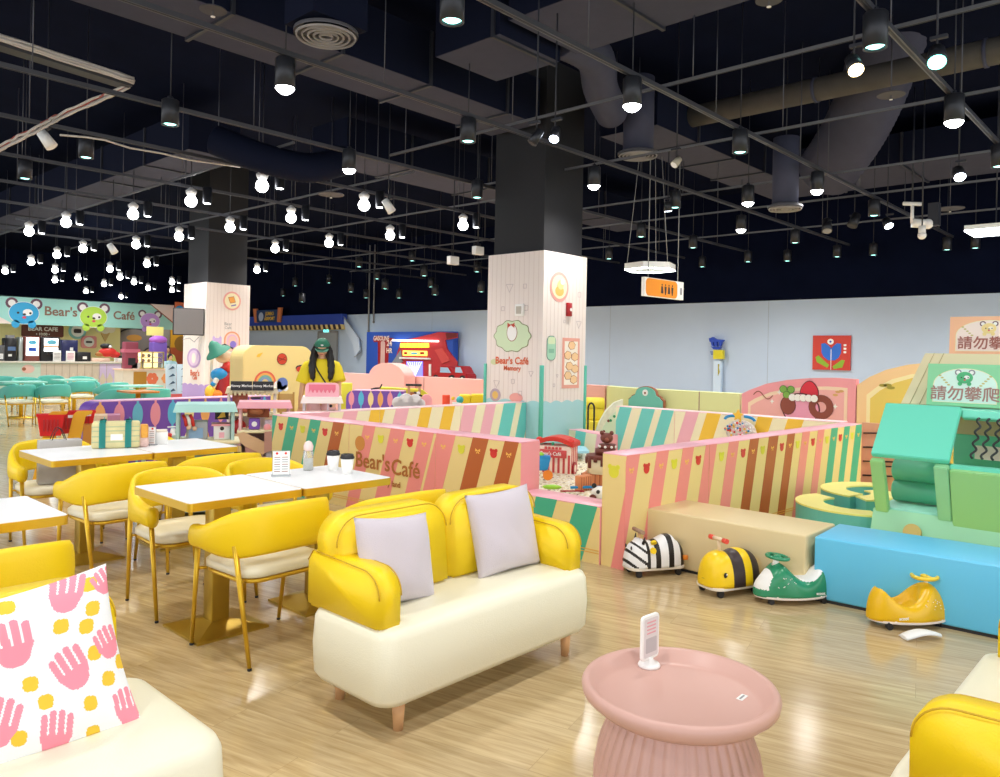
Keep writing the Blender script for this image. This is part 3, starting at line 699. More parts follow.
# ---- things on the tables
TT = .7515
def cup(label, p):
    t = thing('paper_cup', label, 'paper cup', (p.x, p.y, TT))
    b = MB(); b.lathe([(0, 0), (.029, 0), (.040, .098), (.037, .098), (.0, .09)], mat('paper_white', 'f6f5f2', .6)); b.build('cup_body', t)
    b = MB(); b.lathe([(.0405, .094), (.0435, .098), (.0435, .104), (.039, .108), (.037, .12), (.033, .122), (.031, .116), (0, .116)], DARK); b.build('lid', t)
cup('white paper cup with black lid, left of the pair on the near table', at(333, 470, TT)); cup('white paper cup with black lid, right of the pair near the table corner', at(347, 474, TT))
p = at(308, 470, TT); t = thing('bottle', 'small clear bottle with pale pink cap on the near table', 'bottle', (p.x, p.y, TT))
b = MB(); b.lathe([(0, 0), (.03, 0), (.031, .01), (.031, .115), (.02, .128), (.02, .135)], mat('clear_plastic', 'eef2f0', .08, trans=.75)); b.build('bottle_body', t)
b = MB(); b.lathe([(0, .004), (.027, .004), (.027, .07), (0, .07)], mat('milk_white', 'f4f2ea', .5)); b.build('drink', t)
b = MB(); b.lathe([(.025, .122), (.029, .128), (.03, .15), (.022, .172), (.008, .182), (0, .183)], mat('cap_pale', 'f2d6d2', .4)); b.build('cap', t)
def menu(label, p, rz, w=.1, h=.15):
    t = thing('menu_holder', label, 'menu holder', (p.x, p.y, TT), rz)
    b = MB(); b.box(-w / 2 - .005, w / 2 + .005, -.03, .03, 0, .006, mat('acrylic', 'e8eef0', .1, trans=.5)); b.box(-w / 2, w / 2, -.004, .004, .006, h, mat('acrylic', 'e8eef0', .1, trans=.5)); b.build('acrylic_stand', t)
    b = MB(); b.box(-w / 2 + .003, w / 2 - .003, -.0055, -.0042, .009, h - .004, WHITE)
    b.prism(circ(.008, 8, -.025, h - .015), (0, -.0056, 0), (1, 0, 0), (0, 0, 1), (0, -.0004, 0), RED); b.prism(circ(.008, 8, .025, h - .015), (0, -.0056, 0), (1, 0, 0), (0, 0, 1), (0, -.0004, 0), RED)
    for k in range(7):
        for x in (-.026, .018): b.box(x - .014, x + .02, -.0062, -.0056, h - .04 - k * .014, h - .036 - k * .014, GREY if k % 3 else RIBBON)
    b.build('card', t)
menu('clear acrylic menu card holder standing on the near table', at(281, 476, TT), math.radians(-30))
menu('clear acrylic menu card holder beside the striped bag on the far table', at(149, 445, TT), math.radians(-40), .1, .14)
p = at(160, 444, TT); t = thing('paper_box', 'white paper box beside the menu card on the far table', 'box', (p.x, p.y, TT), math.radians(-25))
b = MB(); b.box(-.055, .055, -.04, .04, 0, .095, WHITE, .004, 1); b.build('carton', t); b = MB(); b.box(-.05, .05, -.042, .042, .095, .112, mat('pale_lid', 'e9dccb', .6), .004, 1); b.build('lid', t)
# striped insulated bag
p = at(116, 447, TT); BAGM = mat('bag_cream_print', 'd9cf9a', .7, noise=.25, scale=14); BT = mat('bag_teal_strap', '3fb5ad', .6)
t = thing('lunch_bag', 'cream tote bag with two teal straps standing on the far table', 'bag', (p.x, p.y, TT), math.radians(-22))
b = MB(); b.box(-.16, .16, -.09, .09, 0, .19, BAGM, .018, 3)
for z in (.045, .085, .125, .155): b.box(-.158, .158, -.0915, .0915, z, z + .008, mat('bag_line', 'b7bf96', .7))
b.box(-.035, .045, -.093, -.09, .06, .105, WHITE); b.build('bag_body', t)
for x in (-.09, .08):
    b = MB(); b.tube([(x, -.092, .0), (x, -.094, .1), (x + .008, -.09, .19), (x + .01, -.05, .215), (x + .01, 0, .22), (x + .01, .05, .212)], .003, BT, n=4); 
    for i in range(2): b.box(x - .02, x + .022, -.0965, -.0915, 0.005, .19, BT); b.box(x - .018, x + .024, -.09, .05, .19, .206, BT, .004, 1)
    b.build('strap', t)
b = MB(); b.box(.15, .22, -.07, .09, 0, .16, mat('floral_pouch', 'e9b9b0', .7, noise=.5, scale=30), .02); b.build('side_pouch', t)
b = MB(); b.box(.165, .215, -.08, .0, .07, .17, mat('orange_snack', 'f4a340', .6, noise=.4, scale=20), .01); b.build('snack_packet', t)
# paper bag on the left far chair
p = Vector((1.98, 6.32, .474)); t = thing('paper_bag', 'grey paper carrier bag with black loop handles on the far left chair', 'bag', p, math.radians(-10))
b = MB(); b.box(-.13, .15, -.06, .06, 0, .32, mat('bag_grey', 'b9b6b4', .7, noise=.08), .004, 1); b.build('bag_body', t)
for y in (-.05, .05): b = MB(); b.tube([(-.05 + .1 * k / 12, y, .31 + .1 * math.sin(PI * k / 12)) for k in range(13)], .003, DARK, n=6); b.build('handle', t)

# ================================================================ round pink table
PT = mat('dusty_pink_plastic', 'cca296', .38)
pc = hz(679, 690, 2.375); 
t = thing('round_side_table', 'round dusty pink side table with raised rim and fluted barrel base', 'table', (pc.x, pc.y, 0))
b = MB(); b.lathe([(0, .455), (.232, .455), (.25, .462), (.272, .492), (.282, .498), (.293, .495), (.300, .482), (.296, .462), (.262, .432), (.2, .424), (0, .424)], PT, n=72); b.build('tray_top', t)
b = MB(); b.lathe([(.186, .425), (.21, .37), (.236, .3), (.25, .22), (.25, .14), (.235, .05), (.21, 0), (0, 0)], PT, n=320, fl=.035, nfl=40 * 1); b.build('fluted_base', t)
b = MB(); b.box(.1, .145, -.16, -.14, .4552, .4565, WHITE); b.box(.106, .139, -.153, -.147, .4565, .457, GREY); o = b.build('price_label', t); o.rotation_euler.z = math.radians(2); o['label'] = 'tiny white label stuck on the tray'
p = at(649, 666, .456); t = thing('table_stand', 'small white upright card stand on the round pink table', 'card stand', (p.x, p.y, .4555), math.radians(-4))
b = MB(); b.lathe([(0, 0), (.036, 0), (.038, .005), (.034, .012), (.016, .018), (.012, .034), (0, .034)], WHITE, n=32); b.build('stand_foot', t)
b = MB(); b.prism(rounded(.094, .15, .014, 5, 0, .1), (0, -.006, 0), (1, 0, 0), (0, 0, 1), (0, .012, 0), WHITE, bev=.002); b.build('card_frame', t)
b = MB()
for yy, dd in ((-.0064, -.0008), (.0064, .0008)):
    b.prism(rounded(.078, .13, .008, 4, 0, .1), (0, yy, 0), (1, 0, 0), (0, 0, 1), (0, dd, 0), mat('card_pale', 'dcd5d6', .5))
    for k in range(4): b.prism(rounded(.05, .005, .002, 2, 0, .152 - .012 * k), (0, yy + dd, 0), (1, 0, 0), (0, 0, 1), (0, dd, 0), mat('card_pink', 'dfa2a8', .6))
    b.prism(rounded(.06, .05, .004, 2, 0, .075), (0, yy + dd, 0), (1, 0, 0), (0, 0, 1), (0, dd, 0), mat('card_grey', 'bdb7ba', .6))
b.build('card', t)

# ================================================================ ride-on toys
def loaf(mb, L, W, H, z0, mf, nx=48, na=28, hfn=None, wfn=None, p=2.4, zf=None):
    rings = []
    for i in range(nx + 1):
        u = i / nx * 2 - 1; x = L / 2 * math.copysign(1 - (1 - abs(u)) ** 1.6, u) if False else L / 2 * math.sin(u * PI / 2)
        q = x / (L / 2); e = max(0.0, 1 - abs(q) ** 3.2) ** (1 / 2.6)
        w_ = W / 2 * (wfn(q) if wfn else 1) * max(e, .02); h = H * (hfn(q) if hfn else 1) * max(e, .02) ** .8; ring = []
        for j in range(na + 1):
            a = PI * j / na; ca, sa = math.cos(a), math.sin(a)
            y = math.copysign(abs(ca) ** (2 / p), ca) * w_; z = z0 + sa ** (2 / p) * h
            if zf: z = zf(x, y, z)
            ring.append(mb.bm.verts.new((x, y, z)))
        rings.append(ring)
    for A, B in zip(rings, rings[1:]):
        for j in range(na):
            vs = (A[j], B[j], B[j + 1], A[j + 1]); c = sum((v.co for v in vs), Vector()) / 4
            f = mb.bm.faces.new(vs); f.smooth = True; f.material_index = mb.mi(mf(c.x, c.y, c.z))
    f = mb.bm.faces.new([r[0] for r in rings] + [r[-1] for r in rings[::-1]]); f.material_index = mb.mi(mf(0, 0, z0))
def caster(t, x, y, r=.022):
    b = MB(); b.cyl((x, y - .012, r), (x, y + .012, r), r, DARK, n=16); b.cyl((x - .006, y, r), (x - .006, y, .055), .008, DARK, n=8); b.box(x - .014, x + .012, y - .014, y + .014, r + .01, r + .028, DARK, .004, 1); b.build('wheel', t)
ZW, ZB = mat('zebra_white', 'efeff0', .45), mat('zebra_black', '1f1a18', .45)
def zebra_m(x, y, z):
    if x > .075:  # head: diagonal stripes falling to the neck
        q = (z - .06) - (x - .098) * .75
        return ZB if (-.06 < q < -.036) or .018 < q < .042 or .098 < q < .118 or x < .098 else ZW
    q = (x + .205) % .10
    return ZB if q < .04 else ZW
pz = at(655, 577, 0)
t = thing('ride_on_toy', 'black and white striped zebra ride-on toy by the bench', 'ride-on toy', (pz.x + .075, pz.y + .06, 0), math.radians(150))
b = MB(); loaf(b, .44, .21, .19, .062, zebra_m, nx=200, na=70, hfn=lambda q: 1 - .12 * math.cos((q - .15) * 5) * (abs(q) < .6)); b.build('body', t)
b = MB(); b.prism(rounded(.43, .2, .07, 6), (0, 0, .045), (1, 0, 0), (0, 1, 0), (0, 0, .02), mat('cream_plastic', 'eae2d2', .4), bev=.004); b.build('base_plate', t)
for x in (-.15, .15):
    for y in (-.075, .075): caster(t, x, y)
b = MB(); b.cyl((.1, 0, .22), (.12, 0, .3), .009, WOODL); b.build('handle_stem', t)
b = MB(); b.cyl((.12, -.07, .3), (.12, .07, .3), .014, mat('grey_brown_wood', 'a5876f', .6)); b.build('handlebar', t)
b = MB(); b.prism(circ(.022, 8), (.062, .102, .185), (1, 0, 0), (0, -.2, 1), (0, .012, 0), YEL); b.prism(circ(.022, 16), (.04, .075, .225), (1, 0, 0), (0, .5, .6), (0, -.01, .01), YEL); b.build('yellow_badge', t)
for y in (-.04, .04): b = MB(); b.cyl((.115, y * 1.5, .22), (.105, y * 1.7, .27), .012, ZB, r1=.003, n=8); b.build('ear', t)
for y in (-.035, .055): b = MB(); b.sphere((.198, y * .9, .195), .011, DARK, sc=(.5, .8, 1.3), n=10); b.build('eye', t)
b = MB(); b.tube([(.218, .0 + .04 * math.cos(a), .105 - .02 * math.sin(a)) for a in [PI * k / 10 for k in range(11)]], .0015, DARK, n=5); b.build('mouth', t)
b = MB(); b.box(-.222, -.19, .06, .085, .1, .13, ORANGE, .003, 1); b.build('tail_tag', t)
BY, BBK = mat('bee_yellow', 'f6cf12', .35), mat('bee_dark_brown', '35272a', .45)
pb = at(727, 594, 0)
t = thing('ride_on_toy', 'yellow and dark striped bee ride-on toy with red-tipped handlebar', 'ride-on toy', (pb.x + .06, pb.y + .02, 0), math.radians(158))
b = MB(); loaf(b, .42, .25, .215, .062, lambda x, y, z: BBK if (-.03 < x < .065) or (-.25 < x < -.09) and not x < -.19 else BY, nx=90, na=36, hfn=lambda q: 1 - .1 * math.exp(-((q - .1) / .18) ** 2)); b.build('body', t)
b = MB(); b.prism(rounded(.41, .235, .08, 6), (0, 0, .045), (1, 0, 0), (0, 1, 0), (0, 0, .02), mat('cream_plastic', 'eae2d2', .4), bev=.004); b.build('base_plate', t)
for x in (-.14, .14):
    for y in (-.085, .085): caster(t, x, y)
b = MB(); b.cyl((.08, 0, .24), (.09, 0, .345), .01, mat('pale_wood', 'e6cdaa', .5)); b.build('handle_stem', t)
b = MB(); b.cyl((.09, -.045, .345), (.09, .045, .345), .013, mat('pale_wood', 'e6cdaa', .5)); 
hb = b.build('handlebar', t)
for s_ in (-1, 1): b = MB(); b.cyl((.09, s_ * .045, .345), (.09, s_ * .08, .345), .016, mat('grip_red', 'e8503c', .45)); b.build('grip', hb)
for s_ in (-1, 1):
    b = MB(); b.sphere((.125, s_ * .112, .145), .017, DARK, sc=(.8, .4, 1), n=12); b.sphere((.121, s_ * .117, .15), .005, WHITE, n=6); b.build('eye', t)
b = MB(); b.tube([(.195 * math.cos(a) + .014, .126 * math.sin(a), .12 - .012 * math.cos(a * 2)) for a in [-1.1 + 2.2 * k / 20 for k in range(21)]], .0016, DARK, n=5); b.build('mouth', t)
def scooter(label, loc, rz, mcol, wheelm, pad):
    t = thing('ride_on_scooter', label, 'ride-on toy', loc, rz)
    def hf(q): return .62 + .38 * math.exp(-((q - .42) / .33) ** 2) + (.46 * math.exp(-((q + .82) / .26) ** 2)) - .12 * math.exp(-((q + .15) / .3) ** 2)
    def cav(x, y, z):
        if pad: return z
        r = 1 - ((x + .075) / .125) ** 2
        if r > 0 and abs(y) < .078 * r ** .5:
            return z - .06 * (1 - (y / (.078 * r ** .5)) ** 4) ** .5
        return z
    def mf(x, y, z):
        if z > .09 and x > .11 and abs(y) < .05 - .0 + .25 * (x - .11) and x > .16: return WHITE
        if pad and z > .13 and ((x + .09) / .12) ** 2 + (y / .075) ** 2 < 1: return WHITE
        return mcol
    b = MB(); loaf(b, .50, .235, .20, .045, mf, nx=80, na=48, hfn=hf, wfn=lambda q: .86 + .14 * math.cos(q * 3), p=2.6, zf=cav)
    # white speckles on the hood and lettering-like band low on the flank
    rnd = random.Random(9)
    b.build('body', t)
    b = MB()
    for s_ in (-1, 1):
        text(b, 'scoot', (-.12 , s_ * .1215, .078), (-s_, 0, 0), (0, 0, 1), .026, WHITE, off=.003, bold=.0008)
        for k in range(16):
            x = rnd.uniform(.03, .16); z = rnd.uniform(.11, .17); b.sphere((x, s_ * (.104 - .25 * max(0, z - .13)), z), .0028, WHITE, n=6)
    b.build('white_print', t)
    b = MB(); b.prism([(x * 1.0, y) for x, y in circ(.248, 40, 0, 0, .118)], (0, 0, .035), (1, 0, 0), (0, 1, 0), (0, 0, .018), mat('pale_trim', 'f0e4da', .4), bev=.004); b.build('base_trim', t)
    for x, y in ((-.17, -.07), (-.17, .07), (.17, -.06), (.17, .06)): caster(t, x, y, .018)
    b = MB(); b.cyl((.12, 0, .21), (.105, 0, .268), .022, WHITE, r1=.016); b.build('steering_stem', t)
    b = MB(); b.tube([(.1 + .062 * math.cos(a), .07 * math.sin(a), .275 + .006 * math.cos(a)) for a in [2 * PI * k / 28 for k in range(28)]], .0115, wheelm, n=8, closed=True)
    b.cyl((.1, -.065, .275), (.1, .065, .275), .009, wheelm); b.sphere((.1, 0, .275), .024, wheelm, sc=(1, 1, .55)); b.build('steering_wheel', t)
    return t
pg = at(787, 603, 0); scooter('green ride-on scooter with green steering wheel and white seat', (pg.x + .07, pg.y - .0, 0), math.radians(142), TOYGREEN, TOYGREEN, True)
py_ = at(906, 626, 0); scooter('yellow ride-on scooter without its seat pad, against the blue bench', (py_.x + .04, py_.y, 0), math.radians(-38), mat('scooter_yellow', 'e9b90a', .3), mat('wheel_yellow', 'f0cf3a', .35), False)
p = at(922, 639, .0); t = thing('seat_pad', 'loose white seat pad lying on the floor by the yellow scooter', 'seat pad', (p.x, p.y, 0), math.radians(-42))
b = MB(); N = 24; rings = []
for i in range(N + 1):
    x = -.11 + .22 * i / N; w_ = .05 * max(0, 1 - ((x + .02) / .131) ** 2) ** .5 * (1 - .25 * i / N) + .004; zz = .012 + .028 * math.sin(PI * (i / N) * .95)
    rings.append([b.bm.verts.new((x, y * w_, zz + h)) for y, h in ((-1, -.004), (-.6, .006), (0, .01), (.6, .006), (1, -.004), (0, -.008))])
for A, B in zip(rings, rings[1:]):
    for j in range(6): f = b.bm.faces.new((A[j], A[(j + 1) % 6], B[(j + 1) % 6], B[j])); f.smooth = True; f.material_index = b.mi(WHITE)
b.bm.faces.new(rings[0]); b.bm.faces.new(rings[-1]); b.build('pad', t)

# ================================================================ striped soft fences
def project(p):
    Z = p.x * fw.x + p.y * fw.y; r = (p.x * rt.x + p.y * rt.y) / Z; v = (p.z - EYE) / Z
    return PX0 + FPX * (r * cx_ + v * sx_)
def tpx(p0, p1, z, px):
    d = Vector((p1[0] - p0[0], p1[1] - p0[1], 0)); L = d.length; lo, hi = -.3, 1.3
    f = lambda t: project(Vector((p0[0], p0[1], z)) + d * t)
    for _ in range(40):
        m_ = (lo + hi) / 2
        if f(m_) < px: lo = m_
        else: hi = m_
    return lo * L
def clip_x(poly, a, b):
    for sgn, lim in ((1, a), (-1, b)):
        out = []
        for k in range(len(poly)):
            p, q = poly[k - 1], poly[k]; ip = (p[0] - lim) * sgn >= 0; iq = (q[0] - lim) * sgn >= 0
            if ip != iq:
                t = (lim - p[0]) / (q[0] - p[0]); out.append((lim, p[1] + t * (q[1] - p[1])))
            if iq: out.append(q)
        poly = out
        if not poly: return poly
    return poly
def bearhead(b, x, z, r, m, y=-.002):
    for poly in (circ(r, 16, x, z), circ(r * .42, 10, x - r * .75, z + r * .75), circ(r * .42, 10, x + r * .75, z + r * .75)):
        b.prism(poly, (0, y, 0), (1, 0, 0), (0, 0, 1), (0, -.0015, 0), m)
def bow(b, x, z, r, m, y=-.002):
    for s_ in (-1, 1):
        b.prism([(x, z), (x + s_ * r, z + r * .6), (x + s_ * r, z - r * .4)], (0, y, 0), (1, 0, 0), (0, 0, 1), (0, -.0015, 0), m)
        b.prism([(x, z), (x + s_ * r * .7, z - r * 1.0), (x + s_ * r * .2, z - r * .9)], (0, y, 0), (1, 0, 0), (0, 0, 1), (0, -.0015, 0), m)
def fence_panels(p0, p1, h, th, bounds, cols, base, seams, labels, sl=.24, deco=True, lines=True, group=None, topm=None):
    """bounds: distances along the fence where the colour changes; cols: colour per band; seams: panel limits"""
    d = Vector((p1[0] - p0[0], p1[1] - p0[1], 0)); ang = math.atan2(d.y, d.x); out = []
    red = True
    for (a, b_), lb in zip(zip(seams, seams[1:]), labels):
        t = thing('striped_fence_panel', lb, 'play fence', (p0[0] + d.normalized().x * a, p0[1] + d.normalized().y * a, 0), ang, group)
        W = b_ - a - .006
        b = MB(); b.box(0, W, 0, th, 0, h - .012, base); b.box(0, W, 0, th, h - .012, h, topm or TOPPINK, .004, 1)
        b.box(W, W + .002, .002, th, 0, h - .01, PINK); b.box(-.002, 0, .002, th, 0, h - .01, topm and base or base);
        for (s0, s1), c in zip(zip(bounds, bounds[1:]), cols):
            if c is None: continue
            s0, s1 = s0 - a, s1 - a
            poly = clip_x([(s0, h - .006), (s1, h - .006), (s1 - sl * h / .81, .0), (s0 - sl * h / .81, .0)], 0, W)
            if len(poly) > 2: b.prism(poly, (0, 0, 0), (1, 0, 0), (0, 0, 1), (0, -.0018, 0), c)
        if lines:
            for z in (.075, .095): b.box(0, W, -.003, -.0018, z, z + .006, mat('piping_yellow', 'e3a83c', .5))
        if deco:
            for (s0, s1), c in zip(zip(bounds, bounds[1:]), cols):
                xm = (s0 + s1) / 2 - a - sl * .12
                if xm < .05 or xm > W - .04 or s1 - s0 < .1: continue
                if c is None: bearhead(b, xm, h - .12, .036, RED if red else LIME); red = not red
                else: bow(b, xm, h - .11, .026, PRINTY)
        b.build('foam_panel', t)
        out.append(t)
    return out
P, Q = (4.35, 7.3), (4.57, 3.98)
B = [tpx(P, Q, .81, v) for v in (270.3, 277.3, 288.5, 298.9, 310.6, 321, 333.5, 344.4, 363.9, 375.6, 391, 405.5, 419.8, 434, 436.7, 455.7, 473, 488.7, 505, 519)]
C_ = [STEAL, None, STEAL, None, STEAL, None, SBROWN, None, SPINK, None, SPINK, None, SPINK, None, SPINK, None, SBROWN, None, SBROWN]
Lf = math.dist(P, Q)
fp = fence_panels(P, Q, .81, .25, B, C_, SCREAM, [0, 1.25, 2.4, Lf], ['striped fence panel with green bands at the far left of the left fence', 'middle panel of the left striped fence, pink bands with cafe lettering', 'right panel of the left striped fence, brown bands, pink end face'])
b = MB(); BT_ = mat('letter_brown_gold', 'b06a2a', .6)
text(b, "Bear's", (.34, -.003, .47), (1, 0, 0), (0, 0, 1), .2, BT_, bold=.003); text(b, "Café", (.78, -.003, .45), (1, 0, 0), (0, 0, 1), .2, BT_, bold=.003)
text(b, "in memory land", (.50, -.003, .30), (1, 0, 0), (0, 0, 1), .07, BT_, bold=.002)
b.prism(circ(.07, 20, .16, .63), (0, -.003, 0), (1, 0, 0), (0, 0, 1), (0, -.001, 0), mat('ochre_print', 'd08a3c', .6)); b.build('cafe_lettering', fp[1])
P, Q = (4.52, 3.97), (4.55, 3.2)
L_ = math.dist(P, Q)
fence_panels(P, Q, .42, .25, [tpx(P, Q, .42, 470 + .26 * v) for v in (255, 335, 405, 490)], [STEAL, None, STEAL], SCREAM, [0, L_], ['low striped block with green bands closing the gap between the two tall fences'], deco=False, sl=.25)
P, Q = (4.56, 3.0), (8.95, 2.82)
px = [627, 640, 657, 669, 683, 694, 706, 717, 729, 739, 750, 759, 769, 778.5, 787.5, 795, 802.5, 810, 818, 824.5, 831.5, 838, 844.5, 850, 856, 862.5]
B = [tpx(P, Q, .81, v) for v in px]
C_ = [SPINK, None] * 5 + [SBROWN, None] * 3 + [SPINK, None] * 2 + [STEAL, None, STEAL, None, STEAL]
Lr = math.dist(P, Q); s1_ = tpx(P, Q, .81, 709.5)
fp = fence_panels(P, Q, .81, .2, B, C_, SCREAM, [0, s1_, Lr], ['near panel of the right striped fence with pink bands and a cream end face', 'long far panel of the right striped fence, pink, brown and green bands'], sl=.2)
b = MB(); b.prism(circ(.045, 16, -.1, .68), (0, 0, 0), (0, 1, 0), (0, 0, 1), (-.004, 0, 0), LIME)
for k in (-1, 1): b.prism(circ(.018, 10, -.1 + .035 * k, .715), (0, 0, 0), (0, 1, 0), (0, 0, 1), (-.004, 0, 0), LIME)
o = b.build('lime_bear_print', fp[0]); o.location = (0, .2, 0)
b = MB(); b.prism([(-.005, 0), (.03, 0), (.19, .79), (.195, .79), (.195, 0)][::-1] and [(0, 0), (.11, 0), (.0, .55)], (0, 0, 0), (0, 1, 0), (0, 0, 1), (-.003, 0, 0), SPINK); b.build('end_stripe', fp[0])
P, Q = (4.6, 7.31), (8.47, 7.3)
px = [293, 330, 344, 358, 371, 385, 396, 409, 421, 432, 444, 455, 464, 477, 486, 496, 504, 516, 522, 531]
B = [tpx(P, Q, .81, v) for v in px]
C_ = [LPINK, None, LPINK, None, LYEL, None, LPINK, None, LYEL, None, LYEL, None, LPINK, None, LPINK, None, LTEAL, None, LTEAL]
La = math.dist(P, Q)
fence_panels(P, Q, .81, .22, B, C_, LCREAM, [0, tpx(P, Q, .81, 380), tpx(P, Q, .81, 461), La], ['pale pink and cream striped panel of the back fence, left end', 'pale panel of the back fence with yellow bands', 'pale panel of the back fence ending in aqua bands beside the pillar'], sl=.22, deco=False, topm=mat('fence_top_pale', 'f7d3d8', .4))
P, Q = (8.97, 6.9), (8.71, 6.07)
L_ = math.dist(P, Q)
fence_panels(P, Q, .42, .22, [tpx(P, Q, .42, v) for v in (576, 586, 597, 604)], [LTEAL, None, LPINK], LCREAM, [0, L_], ['low pale striped block beside the foot of the pillar behind the sand'], deco=False, sl=.15)
P, Q = (8.93, 6.05), (9.0, 3.05)
px = [620, 632, 642, 655, 662, 674, 686, 699, 707, 721, 725, 735, 744, 751, 758, 773, 788, 804]
B = [tpx(P, Q, .81, v) for v in (620, 632, 642, 655, 662, 674, 686, 699, 707, 721, 758, 773, 788, 804)]
C_ = [LTEAL, None, LTEAL, None, LTEAL, None, LPINK, None, LYEL, None, LYEL, None, LYEL]
L_ = math.dist(P, Q)
fence_panels(P, Q, .81, .22, B, C_, LCREAM, [0, tpx(P, Q, .81, 675), L_], ['back panel with aqua and cream bands behind the chocolate bear', 'long back panel with pink and yellow bands behind the right striped fence'], sl=.25, deco=False, topm=mat('fence_top_pale', 'f7d3d8', .4))

# benches
BEI = mat('beige_vinyl', 'dfcb9c', .38)
def bench(label, x0, x1, y0, y1, m, h=.4, rz=0, name='foam_bench'):
    t = thing(name, label, 'bench', ((x0 + x1) / 2, (y0 + y1) / 2, 0), rz)
    w, d = (x1 - x0) / 2, (y1 - y0) / 2
    b = MB(); b.box(-w, w, -d, d, .018, h, m, .012, 3); b.build('foam_block', t)
    b = MB(); b.box(-w + .01, w - .01, -d + .01, d - .01, 0, .018, DARK); b.build('base_plinth', t); 
    return t
BEN = bench('long beige foam bench block in front of the right striped fence', 4.84, 5.36, 1.845, 3.03, BEI)
bench('bright blue foam bench block at the right behind the yellow scooter', 4.95, 5.47, -1.2, 1.82, SKY, rz=math.radians(3.5))
o = bpy.data.objects['foam_bench.001']; o.location = (5.22, .31, 0)
MATY = mat('yellow_play_mat', 'efe487', .6)
b = MB(); b.box(5.55, 10.2, -1.5, 2.7, 0.0, .02, MATY); tag(b.build('play_mat'), 'pale yellow padded floor mat under the curved cushions', 'mat')

# sand pit: pebbly grains
SANDM = bpy.data.materials.new('play_grains'); SANDM.use_nodes = True; nt = SANDM.node_tree
vo = nt.nodes.new('ShaderNodeTexVoronoi'); vo.inputs['Scale'].default_value = 42
cr = nt.nodes.new('ShaderNodeValToRGB'); cr.color_ramp.interpolation = 'CONSTANT'
cr.color_ramp.elements[0].color = srgb('f3ead0'); cr.color_ramp.elements[1].position = .45; cr.color_ramp.elements[1].color = srgb('e9dcb4')
for p_, c_ in ((.6, 'fbf7ec'), (.76, 'cdb083'), (.86, '7a5444'), (.93, 'f3ead0')): e = cr.color_ramp.elements.new(p_); e.color = srgb(c_)
tc = nt.nodes.new('ShaderNodeTexCoord'); nt.links.new(tc.outputs['Object'], vo.inputs['Vector'])
sp = nt.nodes.new('ShaderNodeSeparateColor'); nt.links.new(vo.outputs['Color'], sp.inputs[0]); nt.links.new(sp.outputs[0], cr.inputs[0])
nt.links.new(cr.outputs[0], nt.nodes['Principled BSDF'].inputs['Base Color'])
bp = nt.nodes.new('ShaderNodeBump'); bp.inputs['Strength'].default_value = .8; bp.inputs['Distance'].default_value = .02; nt.links.new(vo.outputs['Distance'], bp.inputs['Height']); nt.links.new(bp.outputs[0], nt.nodes['Principled BSDF'].inputs['Normal'])
b = MB(); N = 60; rnd = random.Random(2); V = [[b.bm.verts.new((4.85 + 4.0 * i / N, 3.05 + 4.15 * j / N, .10 + .03 * math.sin(i * .5) * math.cos(j * .43) + rnd.uniform(-.008, .008))) for j in range(N + 1)] for i in range(N + 1)]
for i in range(N):
    for j in range(N): b.bm.faces.new((V[i][j], V[i + 1][j], V[i + 1][j + 1], V[i][j + 1])).material_index = b.mi(SANDM)
tag(b.build('play_grains'), 'cream and brown wooden play grains filling the fenced pit', 'play sand', kind='stuff')

# ---- toys in the pit
def frontal(px, py, h):      # a root facing the camera at this spot
    p = at(px, py, h); return p, math.atan2(p.y, p.x) - PI / 2
def oriented(px, Z, z=0):
    p = hz(px, 354, Z); return Vector((p.x, p.y, z)), math.atan2(p.y, p.x) - PI / 2
# popcorn cart
p, a = oriented(559, 9.1, .1)
t = thing('toy_candy_stand', 'red and white striped toy candy stand with red arched roof in the pit', 'toy stand', p, a + math.radians(-18))
CW = mat('candy_white', 'f7e6d6', .5); CRD = mat('candy_red', 'cf4a4a', .5)
b = MB(); t.scale = (.8, .8, .85)
b.box(-.26, .26, -.16, .18, 0, .40, CW, .02)
for k in range(7): x = -.25 + k * .078; b.box(x, x + .034, -.164, -.16, .03, .28, CRD)
for k in range(4): y = -.12 + k * .085; b.box(.26, .264, y, y + .035, .03, .4, CRD)
b.build('stand_body', t)
b = MB(); b.prism([(-.3, 0)] + [(-.3 + .6 * k / 12, .07 + .07 * math.sin(PI * k / 12)) for k in range(13)] + [(.3, 0)] + [(.3 - .6 * k / 12, .0 + .08 * math.sin(PI * k / 12)) for k in range(1, 12)], (0, -.19, .385), (1, 0, 0), (0, 0, 1), (0, .4, 0), RED, bev=.012)
for s_ in (-1, 1): b.sphere((s_ * .24, -.1, .47), .055, RED, sc=(1, .8, .7))
b.build('roof', t)
b = MB(); b.box(-.27, .2, -.2, -.16, .24, .345, CRD, .006, 1); text(b, "Bear's Café", (-.03, -.2005, .293), (1, 0, 0), (0, 0, 1), .07, WHITE, bold=.001); b.build('sign_board', t)
b = MB()
for k in range(5): b.box(-.14 + k * .055, -.10 + k * .055, -.166, -.16, .35, .385, CRD)
b.prism(circ(.024, 12, 0, .43), (0, -.2, 0), (1, 0, 0), (0, 0, 1), (0, -.004, 0), TOYGREEN); b.build('sweets_print', t)
b = MB(); b.cyl((.268, -.02, .09), (.29, -.02, .09), .09, DRED, n=24); b.cyl((.288, -.02, .09), (.294, -.02, .09), .05, CW, n=20); b.build('wheel', t)
